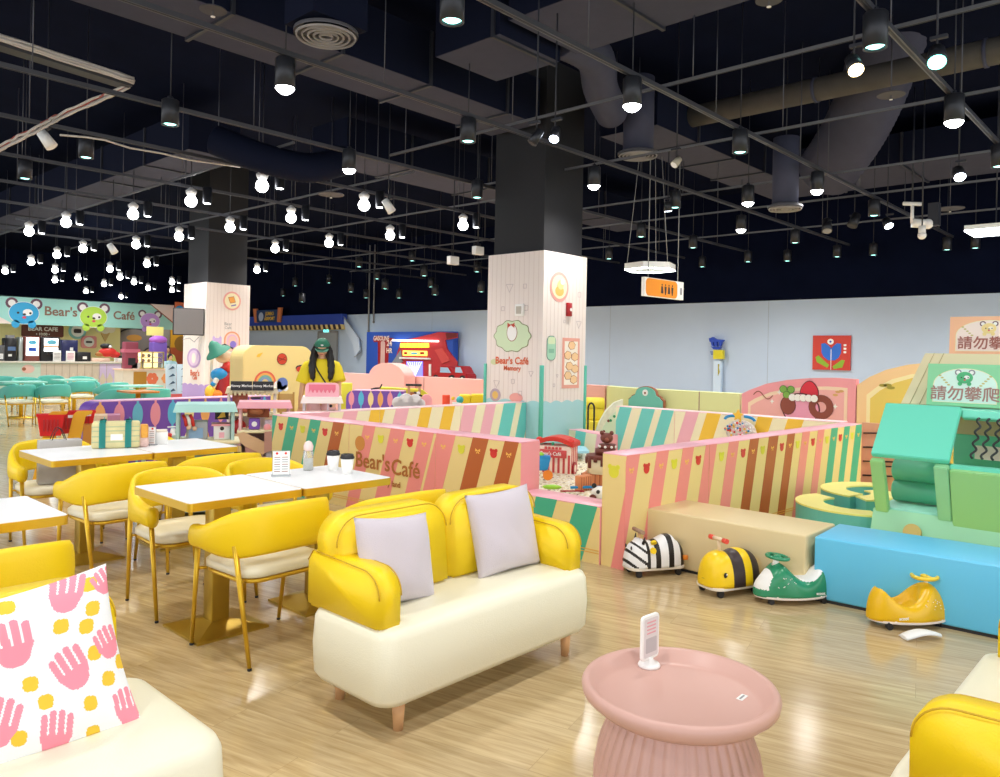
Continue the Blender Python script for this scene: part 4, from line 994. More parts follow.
# blue toy cart
p, a = oriented(543, 8.55, .12)
t = thing('toy_pram', 'blue toy cart with orange wheels at the left edge of the pit', 'toy', p, a)
b = MB(); b.prism([(-.08, .1), (.08, .1), (.11, .26), (-.11, .27)], (0, -.07, 0), (1, 0, 0), (0, 0, 1), (0, .15, 0), BLUE, bev=.012); b.build('tub', t)
for x in (-.07, .08):
    b = MB(); b.cyl((x, -.1, .055), (x, -.06, .055), .055, ORANGE, n=18); b.build('wheel', t)
b = MB(); b.sphere((-.03, 0, .27), .06, LIMEG, sc=(1.1, 1, .5)); b.build('cover', t)
# chocolate cake, wafers, bear
p, a = oriented(605, 8.3, .05)
t = thing('toy_cake', 'toy play cake with dripping chocolate icing on a waffle base in the pit', 'toy', p, a - .25)
WAF = mat('wafer_orange', 'd98a5a', .6)
b = MB(); b.box(-.2, .24, -.14, .16, 0, .19, WAF, .006, 1)
for k in range(9): b.box(-.2 + k * .05, -.188 + k * .05, -.144, -.14, 0, .19, mat('wafer_dark', 'b4633c', .6))
b.build('wafer_base', t)
b = MB(); b.cyl((-.0, 0, .19), (-.0, 0, .36), .17, mat('cake_cream', 'efe2c0', .6), n=32); b.build('cake_body', t)
b = MB(); b.cyl((0, 0, .345), (0, 0, .385), .18, BROWN, n=32)
for k in range(14):
    th = 2 * PI * k / 14; b.cyl((.172 * math.cos(th), .172 * math.sin(th), .36), (.172 * math.cos(th), .172 * math.sin(th), .36 - (.06, .11, .04, .08)[k % 4]), .022, BROWN, n=8)
b.build('chocolate_icing', t)
b = MB(); b.cyl((.02, .02, .385), (.02, .02, .45), .11, BROWN, n=28); b.cyl((.04, .02, .45), (.04, .02, .50), .09, BROWN, n=28)
for k in range(8): th = 2 * PI * k / 8; b.sphere((.04 + .088 * math.cos(th), .02 + .088 * math.sin(th), .475), .016, WHITE, n=8)
b.build('upper_tier', t)
t2 = thing('toy_bear', 'small chocolate brown toy bear head on top of the toy cake', 'toy', p + Vector((.01, .0, .505)), a)
b = MB(); b.sphere((.03, 0, .06), .062, BROWN, sc=(1.1, .9, .95)); b.sphere((.03, -.055, .045), .024, mat('muzzle_brown', '8a4a38', .6)); b.build('head', t2)
for s_ in (-1, 1): b = MB(); b.sphere((.03 + s_ * .052, 0, .115), .025, BROWN, n=10); b.build('ear', t2)
p, a = oriented(586, 7.9, .1); t = thing('toy_wafer_box', 'upright orange wafer block leaning beside the toy cake', 'toy', p, a - .7)
b = MB(); b.box(-.04, .04, -.09, .09, 0, .17, WAF, .005, 1)
for k in range(5): b.box(.04, .042, -.08 + k * .036, -.07 + k * .036, .01, .16, mat('wafer_dark', 'b4633c', .6))
b.build('wafer', t)
p, a = oriented(603, 7.45, .1); t = thing('toy_panda_car', 'small white and black toy panda by the near edge of the pit', 'toy', p, a)
b = MB(); b.sphere((0, 0, .07), .075, WHITE, sc=(1.2, .9, .9)); b.build('body', t)
b = MB(); b.sphere((-.02, -.055, .09), .02, DARK); b.sphere((.05, -.05, .1), .02, DARK); b.build('eye_patch', t)
for s_ in (-1, 1): b = MB(); b.sphere((s_ * .06, 0, .14), .026, DARK, n=10); b.cyl((s_ * .07, -.07, .03), (s_ * .07, -.05, .03), .035, BROWN, n=14); b.build('ear', t)
p = at(588, 489, .14); t = thing('toy_shovel', 'blue toy shovel lying on the grains by the near edge', 'toy', p, math.radians(-50))
b = MB(); b.tube([(-.18, 0, .01), (0, 0, .02), (.1, 0, .02)], .014, BLUE, n=8); b.box(.08, .22, -.05, .05, 0, .03, BLUE, .01); b.build('shovel', t)
p = at(552, 488, .14); t = thing('toy_boat', 'lime green toy lying on the grains, left of the blue shovel', 'toy', p, math.radians(-50))
b = MB(); b.sphere((0, 0, .01), .1, LIMEG, sc=(1, .35, .25)); b.build('scoop', t)
p = at(572, 491, .14); t = thing('toy_rake', 'small red toy rake lying under the blue shovel', 'toy', p, math.radians(-40))
b = MB(); b.tube([(-.12, 0, .0), (.08, 0, .0)], .009, DRED, n=6)
for k in range(4): b.cyl((.08, -.03 + .02 * k, 0), (.12, -.03 + .02 * k, 0), .005, DRED, n=5)
b.cyl((.08, -.035, 0), (.08, .035, 0), .007, DRED, n=5); b.build('rake', t)
p = at(571, 449, .22); t = thing('play_table', 'low pale blue tray table behind the candy stand', 'table', (p.x, p.y, .1), math.radians(43))
b = MB(); b.prism(rounded(.6, .45, .08), (0, 0, .1), (1, 0, 0), (0, 1, 0), (0, 0, .03), mat('pale_blue_tray', 'a5dcef', .4)); b.build('tray', t)
for x in (-.22, .22):
    for y in (-.15, .15): b = MB(); b.cyl((x, y, 0), (x, y, .1), .02, WHITE, n=10); b.build('leg', t)
# round colourful activity toy against the inner fence
p = onx(741, 425, 8.86); t = thing('activity_toy', 'round toy heap of beads with yellow star and blue handles against the back fence', 'toy', p, -PI / 2 + .0)
b = MB(); b.sphere((0, 0, -.08), .2, mat('bead_confetti', 'e8c9c4', .4, noise=.6, scale=40), sc=(1, .4, .7)); b.build('bead_dome', t)
b = MB(); b.prism([(r * math.cos(PI / 2 + PI * k / 5), .12 + r * math.sin(PI / 2 + PI * k / 5)) for k in range(10) for r in ((.075, .035)[k % 2],)], (0, -.1, 0), (1, 0, 0), (0, 0, 1), (0, .03, 0), LYEL, bev=.004); b.build('star', t)
b = MB(); rnd = random.Random(1)
for k in range(60):
    th = rnd.uniform(0, 2 * PI); rr = .17 * rnd.random() ** .5; x, z = rr * math.cos(th), -.05 + .62 * rr * math.sin(th)
    b.sphere((x, -.075, z), .014, (WHITE, LPINK, BLUE, LYEL, RED)[k % 5], n=6)
b.build('beads', t)
for s_ in (-1, 1): b = MB(); b.tube([(s_ * (.06 + .13 * math.sin(PI / 2 * k / 8)), -.04, .06 + .05 * math.cos(PI / 2 * k / 8)) for k in range(9)], .018, BLUE, n=8); b.build('handle', t)

# ================================================================ main pillar
def pillar(label, x0, y0, w, d, ch, lower, lowh, seed):
    t = thing('decorated_pillar', label, 'pillar', (x0, y0, 0))
    pm = mat('pillar_board_white', 'ece2dc', .6)
    b = MB(); b.box(0, w, 0, d, 0, ch, pm)
    gr = mat('board_groove', 'd8c9c3', .6)
    for k in range(1, 12):
        b.box(w * k / 12, w * k / 12 + .006, -.0015, 0, lowh, ch - .005, gr); b.box(-.0015, 0, d * k / 12, d * k / 12 + .006, lowh, ch - .005, gr)
    b.build('cladding', t)
    b = MB()
    wave = [(w * k / 48, lowh + .035 * abs(math.sin(k * PI / 12 + .6))) for k in range(49)]
    b.prism([(0, 0)] + wave + [(w, 0)], (0, -.002, 0), (1, 0, 0), (0, 0, 1), (0, -.002, 0), lower)
    wave = [(d * k / 48, lowh + .035 * abs(math.sin(k * PI / 12))) for k in range(49)]
    b.prism([(0, 0)] + wave + [(d, 0)], (-.002, 0, 0), (0, 1, 0), (0, 0, 1), (-.002, 0, 0), lower); b.build('painted_dado', t)
    b = MB(); b.box(.06, w - .06, .06, d - .06, ch, 5.8, mat('pillar_black', '17181d', .7)); b.build('black_upper_shaft', t)
    return t
t = pillar('main square pillar clad in white boards with an aqua wave foot', 8.48, 7.03, 1.03, 1.1, 3.0, mat('aqua_paint', 'a9d8de', .6), .80, 1)
TG = mat('teal_trim', '56b8a2', .5)
for (x, y) in ((-.02, -.02), (1.01, -.02), (-.02, 1.09)): b = MB(); b.box(x, x + .05, y, y + .05, 0, 1.35, TG, .004, 1); b.build('corner_guard', t)
# pictures: right-hand face (y=7.03, local x 0..1.03), left-hand face (x=8.48, local y 1.1..0)
def rface(b, poly, m, lift=.003): b.prism(poly, (0, -lift, 0), (1, 0, 0), (0, 0, 1), (0, -.002, 0), m)
LZ = -.06
def lface(b, poly, m, lift=.003): b.prism([(1.1 - x, z + LZ) for x, z in poly], (-lift, 0, 0), (0, 1, 0), (0, 0, 1), (-.002, 0, 0), m)
b = MB(); rface(b, circ(.22, 36, .36, 2.50, .22), PINK if False else mat('emblem_pink', 'eba9a0', .6)); rface(b, circ(.175, 32, .36, 2.50), mat('emblem_cream', 'f6ecc6', .6), .006)
rface(b, circ(.10, 20, .36, 2.44, .075), mat('bun_gold', 'eac06a', .6), .009); rface(b, circ(.07, 18, .38, 2.53), mat('bun_pale', 'f4dc98', .6), .0115); rface(b, circ(.045, 14, .42, 2.58), WHITE, .014); b.build('round_bun_picture', t)
DZ = -.12
def rface(b, poly, m, lift=.003): b.prism([(x, z + DZ) for x, z in poly], (0, -lift, 0), (1, 0, 0), (0, 0, 1), (0, -.002, 0), m)
b = MB(); rface(b, [(.46, 1.13), (.88, 1.13), (.88, 1.88), (.46, 1.88)], mat('waffle_frame', 'e8a898', .6))
rface(b, [(.51, 1.18), (.83, 1.18), (.83, 1.83), (.51, 1.83)], mat('waffle_pale', 'f7efe2', .6), .006); rnd = random.Random(4)
for (x, z, a_) in ((.68, 1.77, .2), (.59, 1.62, -.3), (.76, 1.6, .5), (.63, 1.46, .2), (.77, 1.42, .4), (.6, 1.32, 0), (.74, 1.26, .5)):
    hexa = [(x + .085 * math.cos(a_ + PI / 3 * k), z + .062 * math.sin(a_ + PI / 3 * k)) for k in range(6)]
    rface(b, [(x + (u - x) * 1.12, z + (v - z) * 1.12) for u, v in hexa], RIBBON, .008); rface(b, hexa, mat('waffle_tan', 'f2cd9c', .6), .010)
b.build('waffle_picture', t)
b = MB(); rface(b, rounded(.21, .36, .08, 6, .2, 1.72), mat('jar_outline', '6f8a80', .6)); rface(b, rounded(.19, .34, .075, 6, .2, 1.72), mat('jar_mint', 'a8d8bd', .6), .006); rface(b, rounded(.16, .1, .02, 3, .2, 1.83), mat('jar_cap', 'd6e7c0', .6), .008)
rface(b, rounded(.12, .06, .01, 3, .2, 1.68), mat('jar_line', '86bfa4', .6), .008); b.build('mint_jar_picture', t)
DZ = 0
b = MB(); scal = [(.42 + (.30 + .02 * math.cos(k * .9 * PI)) * math.cos(2 * PI * k / 40), 1.78 + (.23 + .015 * math.cos(k * .9 * PI)) * math.sin(2 * PI * k / 40)) for k in range(40)]
scal = [(.52 + .36 * math.cos(2 * PI * k / 60) * (1 + .05 * math.cos(10 * 2 * PI * k / 60)), 1.83 + .235 * math.sin(2 * PI * k / 60) * (1 + .05 * math.cos(10 * 2 * PI * k / 60))) for k in range(60)]
lface(b, scal, mat('olive_outline', '7d8a5a', .6)); lface(b, [(.52 + (x - .52) * .96, 1.83 + (z - 1.83) * .95) for x, z in scal], mat('badge_green', 'cfe3bf', .6), .006)
lface(b, circ(.105, 24, .52, 1.88, .13), RIBBON, .009); lface(b, circ(.095, 24, .52, 1.88, .12), WHITE, .011)
lface(b, circ(.022, 10, .48, 1.9), INK, .0135) if False else None
lface(b, [(.50, 1.99), (.57, 2.03), (.57, 1.95)], mat('bow_red', 'c8503c', .6), .013); lface(b, [(.50, 1.99), (.43, 2.03), (.43, 1.95)], mat('bow_red', 'c8503c', .6), .013)
b.build('scalloped_badge_picture', t)
b = MB(); OR = mat('orange_letter', 'd9663c', .6)
text(b, "Bear's Café", (-.003, .58, 1.40), (0, -1, 0), (0, 0, 1), .145, OR, bold=.004); text(b, "Memory", (-.003, .57, 1.29), (0, -1, 0), (0, 0, 1), .10, OR, bold=.003); b.build('cafe_lettering', t)
LZ = -.12
b = MB(); lface(b, circ(.08, 16, .17, 1.50, .045), mat('pale_olive', 'cfd6a8', .6)); lface(b, circ(.11, 20, .2, 1.0, .1), mat('greyplum', 'b9a6b4', .6)); lface(b, circ(.06, 16, .2, 1.0), mat('bun_gold', 'eac06a', .6), .006)
lface(b, circ(.13, 20, .62, .98, .07), mat('emblem_pink', 'eba9a0', .6)); b.build('small_snack_pictures', t)
b = MB(); tri = mat('thin_line_print', 'c9bdbd', .6)
def tri_(fn, x, z, r):
    for k in range(3):
        a0, a1 = 2 * PI * k / 3 + .5, 2 * PI * (k + 1) / 3 + .5; p0, p1 = Vector((x + r * math.cos(a0), z + r * math.sin(a0))), Vector((x + r * math.cos(a1), z + r * math.sin(a1))); n_ = Vector((-(p1 - p0).y, (p1 - p0).x)).normalized() * .004
        fn(b, [tuple(p0 - n_), tuple(p1 - n_), tuple(p1 + n_), tuple(p0 + n_)], tri)
def sq_(fn, x, z, r):
    for dx, dz, w_, h_ in ((0, r, r, .004), (0, -r, r, .004), (r, 0, .004, r), (-r, 0, .004, r)): fn(b, [(x + dx - w_, z + dz - h_), (x + dx + w_, z + dz - h_), (x + dx + w_, z + dz + h_), (x + dx - w_, z + dz + h_)], tri)
for x, z, r in ((.45, 2.62, .08), (.22, 1.18, .07), (.9, 1.35, .05)): tri_(lface, x, z, r)
for x, z, r in ((.75, 2.62, .03), (.32, 2.3, .03), (.78, 2.3, .035), (.55, 1.22, .03), (.7, 1.05, .03)): sq_(lface, x, z, r)
for x, z, r in ((.85, 1.98, .07), (.35, 1.2, .03)): tri_(rface, x, z, r)
for x, z, r in ((.85, 2.42, .035), (.2, 1.42, .02), (.5, 2.0, .02), (.28, 1.06, .02)): sq_(rface, x, z, r)
b.build('geometric_print', t)
t = thing('wall_speaker', 'small white square grille box fixed to the left face of the main pillar', 'wall device', (8.48, 7.46, 2.15))
b = MB(); b.box(-.04, 0, -.085, .085, -.09, .09, WHITE, .012); b.build('case', t); b = MB(); b.box(-.045, -.04, -.05, .05, -.055, .055, mat('grille', 'b9b4a8', .6)); b.build('grille', t)
t = thing('fire_alarm', 'small red fire alarm box fixed to the right face of the main pillar', 'fire alarm', (9.06, 7.03, 2.18))
b = MB(); b.box(-.055, .055, -.04, 0, -.1, .1, DRED, .006, 1); b.build('case', t); b = MB(); b.cyl((.02, -.045, 0), (.02, -.04, 0), .025, WHITE, n=14); b.build('button', t)

# ================================================================ soft play corner behind the benches
MG = mat('mint_vinyl', '6fdcc0', .4); GG = mat('leaf_green_vinyl', '9cd28a', .42); GM = mat('mid_green_vinyl', '62bf9a', .45); SG = mat('seam_green', '4a9a80', .6)
t = thing('play_house', 'mint and green vinyl soft play house with slanted roof panel and squiggle net window', 'soft play', (6.2, 1.0, 0))
def pt(x, y, z): return Vector((x - 6.2, y - 1.0, z))
def slab(b, pts, th, m, bev=.006):
    P_ = [pt(*p) for p in pts]; n = (P_[1] - P_[0]).cross(P_[2] - P_[0]).normalized() * th
    tt_ = bmesh.new(); A = [tt_.verts.new(p) for p in P_]; B_ = [tt_.verts.new(p + n) for p in P_]
    tt_.faces.new(A[::-1]); tt_.faces.new(B_)
    for k in range(len(A)): tt_.faces.new((A[k], A[(k + 1) % len(A)], B_[(k + 1) % len(A)], B_[k]))
    bmesh.ops.recalc_face_normals(tt_, faces=tt_.faces)
    bmesh.ops.bevel(tt_, geom=tt_.edges[:], offset=bev, segments=2, affect='EDGES'); b.merge(tt_, m)
XT, XM, XB = 6.42, 6.08, 6.24; YL, YC, YR = 1.84, 1.33, -.6; Zt, Zm, Zb = 1.155, .79, .395
b = MB(); slab(b, [(XM, YL, Zm), (XM, YC, Zm), (XT, YC, Zt), (XT, YL, Zt)], .045, MG)
for k in (.06, .45): b.tube([pt(XM - .003, YL - k, Zm), pt(XT - .003, YL - k, Zt)], .0025, SG, n=5)
b.tube([pt(XM + .02, YL, Zm + .02), pt(XM + .02, YC, Zm + .02)], .0025, SG, n=5); b.build('roof_panel', t)
for y in (YL, YC + .09):
    b = MB(); slab(b, [(XM, y, Zm), (XM, y - .09, Zm), (XB, y - .09, Zb), (XB, y, Zb)], -.06, GG if y == YL else mat('light_green_vinyl', '9ad6a2', .42)); b.build('front_post', t)
b = MB(); slab(b, [(XM + .02, YC - .005, Zm - .02), (XM + .02, YR, Zm - .02), (XB, YR, Zb - .04), (XB, YC - .005, Zb - .04)], -.06, GG); b.build('green_wall_panel', t)
b = MB(); slab(b, [(XM, YC, Zm), (XM, YR, Zm), (XM + .09, YR, Zm), (XM + .09, YC, Zm)], -.05, MG); b.build('window_rail', t)
b = MB(); slab(b, [(XT, YC, Zt), (XT, YR, Zt), (XT - .02, YR, Zt - .05), (XT - .02, YC, Zt - .05)], .06, MG); b.build('top_rail', t)
b = MB(); b.box(.27, 1.15, YR - 1.0, YL - 1.0, Zt - .05, Zt, MG, .01, 2); b.build('roof_deck', t)
b = MB(); b.box(1.0, 1.1, YR - 1, .55, .38, .92, GM, .01, 2); b.build('rear_wall', t); b = MB(); b.box(1.0, 1.06, YR - 1, .55, .92, Zt - .05, mat('tan_board', 'c9a884', .6)); b.build('rear_board', t)
b = MB(); slab(b, [(6.05, 1.86, 0.021), (6.05, YR, 0.021), (6.2, YR, .40), (6.2, 1.86, .40)], -.9, mat('pale_green_vinyl', '9fdab2', .42)); b.build('base_slope', t)
b = MB(); b.box(.02, 1.1, YC - 1, YL - 1, .385, .41, mat('floor_mint', '9fe0cc', .4), .004, 1); b.build('inner_floor', t)
for z in (.50, .66):
    b = MB(); b.cyl((.35, .28 - (.02 if z > .6 else 0), z), (.35, .80, z), .085, GM, n=24)
    for yy in (.27, .8): b.sphere((.35, yy, z), .084, GM, sc=(1, .35, 1))
    b.build('foam_roller', t)
b = MB(); c0 = pt(6.142, 1.57, .262); nrm = Vector((-.94, 0, .35)).normalized(); b.cyl(c0, c0 + nrm * .03, .06, mat('brass_button', 'cdb46a', .35, .5), n=28); b.cyl(c0 + nrm * .03, c0 + nrm * .034, .045, mat('brass_button', 'cdb46a', .35, .5), n=28)
b.build('round_button', t)
for k in range(11):
    y0 = 1.24 - k * .062 - .03
    P_ = []
    for j in range(29):
        f = j / 28; z = .84 + f * .27; x = XM + .05 + (XT - XM - .06) * ((z - Zm) / (Zt - Zm)); P_.append(pt(x, y0 + .014 * math.sin(f * 2 * PI * 3.5) - .05 * f * 0, z))
    b = MB(); b.tube(P_, .008, DARK, n=6); b.build('squiggle_cord', t)
b = MB(); b.box(.5, .54, -.1, .30, .78, .88, mat('pale_shelf', 'f2d8cc', .6)); b.build('inside_shelf', t)
b = MB(); b.box(.2, .32, -.22, -.12, .78, .84, SKY, .01, 1); b.build('blue_block', t)
# cream back block with sign panels
CB = mat('cream_block', 'e6dbb4', .5)
t = thing('play_wall_block', 'cream padded block standing on top behind the green sign', 'soft play', (7.0, 1.0, 1.16))
b = MB(); tt_ = [(-.16, .86, 0), (-.16, -.9, 0), (.06, -.9, .42), (.06, .74, .42)]
def slab2(b, P_, th, m):
    P_ = [Vector(p) for p in P_]; n = (P_[1] - P_[0]).cross(P_[2] - P_[0]).normalized() * th; q = bmesh.new()
    A = [q.verts.new(p) for p in P_]; B_ = [q.verts.new(p + n) for p in P_]; q.faces.new(A[::-1]); q.faces.new(B_)
    for k in range(len(A)): q.faces.new((A[k], A[(k + 1) % len(A)], B_[(k + 1) % len(A)], B_[k]))
    bmesh.ops.recalc_face_normals(q, faces=q.faces); bmesh.ops.bevel(q, geom=q.edges[:], offset=.006, segments=2, affect='EDGES'); b.merge(q, m)
slab2(b, tt_, -.14, CB)
for k in (.07, .14): b.tube([(-.163, .86 - k, .0), (.057, .74 - k, .42)], .002, mat('seam_cream', 'b8a878', .6), n=5)
b.build('block', t)
def bear_face(b, o, u, v, r, col, ear, patch, lift=.001):
    o, u, v = Vector(o), Vector(u), Vector(v); n = u.cross(v).normalized()
    def P_(poly, m, l): b.prism([(x * r, y * r) for x, y in poly], o + n * (lift + l * .0012), u, v, n * .001, m)
    for s_ in (-1, 1):
        P_(circ(.42, 16, s_ * .82, .72), ear, 0); P_(circ(.25, 12, s_ * .82, .72), WHITE, 1)
    P_(circ(1.04, 28, 0, 0, .86), WHITE, .5) ; P_(circ(1.0, 28, 0, 0, .82), col, 1.5)
    for s_ in (-1, 1): P_(circ(.28, 14, s_ * .55, -.85, .3), col, 1.5)
    P_(circ(.34, 14, .25, .05, .26), patch, 2.5); P_(circ(.09, 8, -.4, 0), INK, 3.5); P_(circ(.09, 8, .42, 0), INK, 3.5); P_(circ(.12, 8, .02, -.1, .08), INK, 3.5); P_(circ(.14, 10, .02, -.33, .1), mat('mouth_pink', 'e0566a', .6), 3.5)
def sign_board(label, loc, tilt, w, h, col, panelc, line, beark, txt, tm):
    t = thing('notice_sign', label, 'sign', loc, 0)
    u = Vector((0, -1, 0)); v = Vector((math.sin(tilt), 0, math.cos(tilt))); n = u.cross(v)
    b = MB(); b.prism([(-w / 2, 0), (w / 2, 0), (w / 2, h), (-w / 2, h)], (0, 0, 0), u, v, -n * .02, col); b.build('board', t)
    b = MB(); a = [(-w * .42, h * .08), (w * .42, h * .08), (w * .42, h * .5)] + [(w * .42 * math.cos(PI * k / 16), h * .5 + h * .4 * math.sin(PI * k / 16)) for k in range(1, 16)] + [(-w * .42, h * .5)]
    b.prism(a, n * .0005, u, v, n * .0015, line); b.prism([(x * .97, h * .5 + (y - h * .5) * .96) for x, y in a], n * .002, u, v, n * .0012, panelc); b.build('arched_panel', t)
    b = MB(); [text(b, txt, v * (h * .27 + dv) + u * du, u, v, h * .36, tm, off=.006 + .0004 * i) for i, (du, dv) in enumerate(((0, 0), (.003, 0), (0, .003), (.003, .003)))]; b.build('lettering', t)
    b = MB(); bear_face(b, v * (h * .68) + n * .003, u, v, h * .17, *beark); b.build('bear_picture', t)
    b = MB(); lf = mat('leaf_print', 'c9bf7a', .6)
    for s_ in (-1, 1):
        for k in range(5):
            a_ = .5 + k * .2; b.prism(circ(h * .035, 8, s_ * w * (.33 - .03 * k) , h * (.72 - .055 * k), h * .02), n * .0034, u, v, n * .001, lf)
    b.build('leaf_print', t); return t
sign_board('green notice sign with a green bear picture in front of the cream block', (6.80, 1.40, 1.165), .12, .52, .33, mat('sign_green', '8fd6a4', .5), mat('sign_mint', 'dcf3ea', .5), mat('sign_cream', 'f2eec8', .5), (mat('bear_green', '4fb57c', .5), mat('ear_grey', '8f8a96', .5), WHITE), '請勿攀爬', mat('letter_mauve', 'b08078', .5))
sign_board('peach notice sign with a yellow bear picture, cut by the right edge', (7.22, 1.32, 1.575), .06, .56, .31, mat('sign_peach', 'f6bf98', .5), mat('sign_pale', 'f6e4dc', .5), mat('sign_cream', 'f2eec8', .5), (mat('bear_butter', 'f2dc98', .5), mat('ear_brown', '7a5a64', .5), mat('muzzle_pale', 'faf2da', .5)), '請勿攀爬', mat('letter_rose', 'a8685c', .5))
t = thing('play_wall_block', 'cream padded block under the peach sign at the right edge', 'soft play', (7.35, .9, 1.16)); b = MB(); b.box(-.1, .2, -.9, .66, 0, .41, CB, .01, 2); b.build('block', t)
p = onx(949.5, 345, 7.4); t = thing('block', 'small yellow-green box peeking out beside the peach sign', 'block', (7.4, min(p.y, 1.52) , 1.575)); b = MB(); b.box(-.05, .05, -.05, .06, 0, .19, mat('olive_yellow', 'b8b416', .5), .004, 1); b.box(-.052, -.05, -.03, -.015, .07, .1, DARK); b.build('case', t)
# curved cushions
def ring_seat(label, cx, cy, a0, a1, R=.5, r=.29, h=.3):
    t = thing('curved_foam_seat', label, 'foam seat', (cx, cy, .02)); b = MB()
    b.prism(arcband(r, R, a0, a1, 28), (0, 0, 0), (1, 0, 0), (0, 1, 0), (0, 0, h - .014), mat('teal_seat_side', '63b9b4', .45)); b.build('foam_side', t)
    b = MB(); b.prism(arcband(r - .004, R + .004, a0, a1, 28), (0, 0, h - .014), (1, 0, 0), (0, 1, 0), (0, 0, .014), mat('yellow_seat_top', 'f2ea8a', .4)); b.build('yellow_top', t); return t
ring_seat('curved teal foam seat with yellow top, nearest left of the play house', 6.70, 2.12, 62, 215, .49, .28)
ring_seat('curved teal foam seat with yellow top, further back behind the first one', 7.52, 2.2, 20, 168, .5, .29)
ring_seat('small curved teal foam seat piece between the other two and the play house', 7.25, 2.42, 222, 330, .42, .22)
p = at(817, 519, .1); t = thing('activity_board', 'lime green rimmed round toy board lying behind the beige bench', 'toy', (6.15, 2.62, .022))
b = MB(); b.lathe([(0, 0), (.15, 0), (.17, .04), (.16, .07), (.13, .06), (0, .05)], LIMEG, n=32); b.build('rim', t); b = MB(); b.cyl((0, 0, .05), (0, 0, .062), .11, mat('confetti_print', 'e9e2e2', .4, noise=.7, scale=30), n=24)
for k in range(6): b.sphere((.06 * math.cos(k), .06 * math.sin(k), .07), .02, (RED, BLUE, LYEL)[k % 3], n=8)
b.build('knobs', t)
# pink and yellow arched wall panels behind (faces -X, plane x = 10.4)
def wall_arch(label, x, ys, zs, outer, inner, line, extra):
    t = thing('arched_wall_panel', label, 'wall panel', (x, ys[0], 0))
    poly = [(ys[0] - y, z) for y, z in zip(ys, zs)]; w = poly[-1][0]
    full = [(0, 0)] + poly + [(w, 0)]
    b = MB(); b.prism(full, (0, 0, 0), (0, -1, 0), (0, 0, 1), (.12, 0, 0), outer); b.build('padded_panel', t)
    def sc(k, s_): cxm = w / 2; return [(cxm + (px_ - cxm) * s_, max(.12, z - (1 - s_) * .9) if z else .12) for px_, z in full]
    b = MB(); b.prism(sc(0, .87), (-.001, 0, 0), (0, -1, 0), (0, 0, 1), (-.006, 0, 0), line); b.prism(sc(0, .82), (-.007, 0, 0), (0, -1, 0), (0, 0, 1), (-.004, 0, 0), inner); b.build('inset_field', t)
    b = MB(); extra(b, w); b.build('cake_print', t); return t
def F(b, poly, m, l=0): b.prism(poly, (-.0115 - l, 0, 0), (0, -1, 0), (0, 0, 1), (-.002, 0, 0), m)
LV = [0]
def outl(b, poly, m, k=1.08, l=0, om=None):
    LV[0] += .0045; l = LV[0] % .04
    cxm = sum(p[0] for p in poly) / len(poly); czm = sum(p[1] for p in poly) / len(poly)
    F(b, [(cxm + (x - cxm) * k, czm + (z - czm) * k) for x, z in poly], om or mat('berry_outline', '5a2228', .6), l); F(b, poly, m, l + .0022)
GPR = mat('clover_green', '7cae4a', .6); BER = mat('berry_red', 'd8263c', .5); CHOC = mat('choc_print', '8a4436', .6); CRM = mat('icing_pink', 'eaa0c0', .6)
def cake(b, w):
    c = .98
    outl(b, circ(.24, 24, .85, .84, .20), CRM); outl(b, arcband(.07, .16, 0, 360, 24, 1.12, .88), CHOC, 1.02); outl(b, circ(.1, 16, .68, .88, .12), CHOC)
    for k in range(5): outl(b, circ(.05, 10, .74 + k * .075, .99), WHITE, 1.05, .004)
    outl(b, [(.96 + .115 * math.cos(a) * (1 - .25 * math.sin(a)), 1.09 + .125 * math.sin(a)) for a in [2 * PI * k / 24 for k in range(24)]], BER, 1.09, .008)
    for k in range(3): outl(b, circ(.045, 12, .66 + .06 * math.cos(k * 2.1 + .5), 1.07 + .05 * math.sin(k * 2.1 + .5)), GPR, 1.2, .002, om=mat('leaf_outline', '4c7a30', .6))
    for s_, x0 in ((1, .32), (-1, 1.34)):
        if x0 < 1: b.tube([(-.014, -(x0 - .14 + .28 * k / 20), 1.0 + .05 * math.sin(k / 20 * 2 * PI) ) for k in range(21)], .006, RIBBON, n=5)
        else:
            for a in (.3, .9, 1.6): F(b, circ(.035, 8, x0 + .04 * math.cos(a * 2), 1.08 + .03 * math.sin(a * 3), .018), mat('leaf_gold', 'd8a868', .6))
    for x, z in ((.45, .92), (1.3, .9), (.55, 1.05)): F(b, [(x, z + .04), (x + .01, z + .01), (x + .035, z), (x + .01, z - .01), (x, z - .04), (x - .01, z - .01), (x - .035, z), (x - .01, z + .01)], WHITE)
ys = [4.91, 4.80, 4.55, 4.25, 3.95, 3.65, 3.45, 3.36]; 
wall_arch('pink arched padded wall panel with a berry cake picture', 10.4, ys, [1.0, 1.06, 1.16, 1.225, 1.26, 1.275, 1.27, 1.265], mat('arch_pink', 'f0a0a8', .5), mat('arch_inner_pink', 'eeb0ae', .5), mat('arch_line', 'f4d8bc', .5), cake)
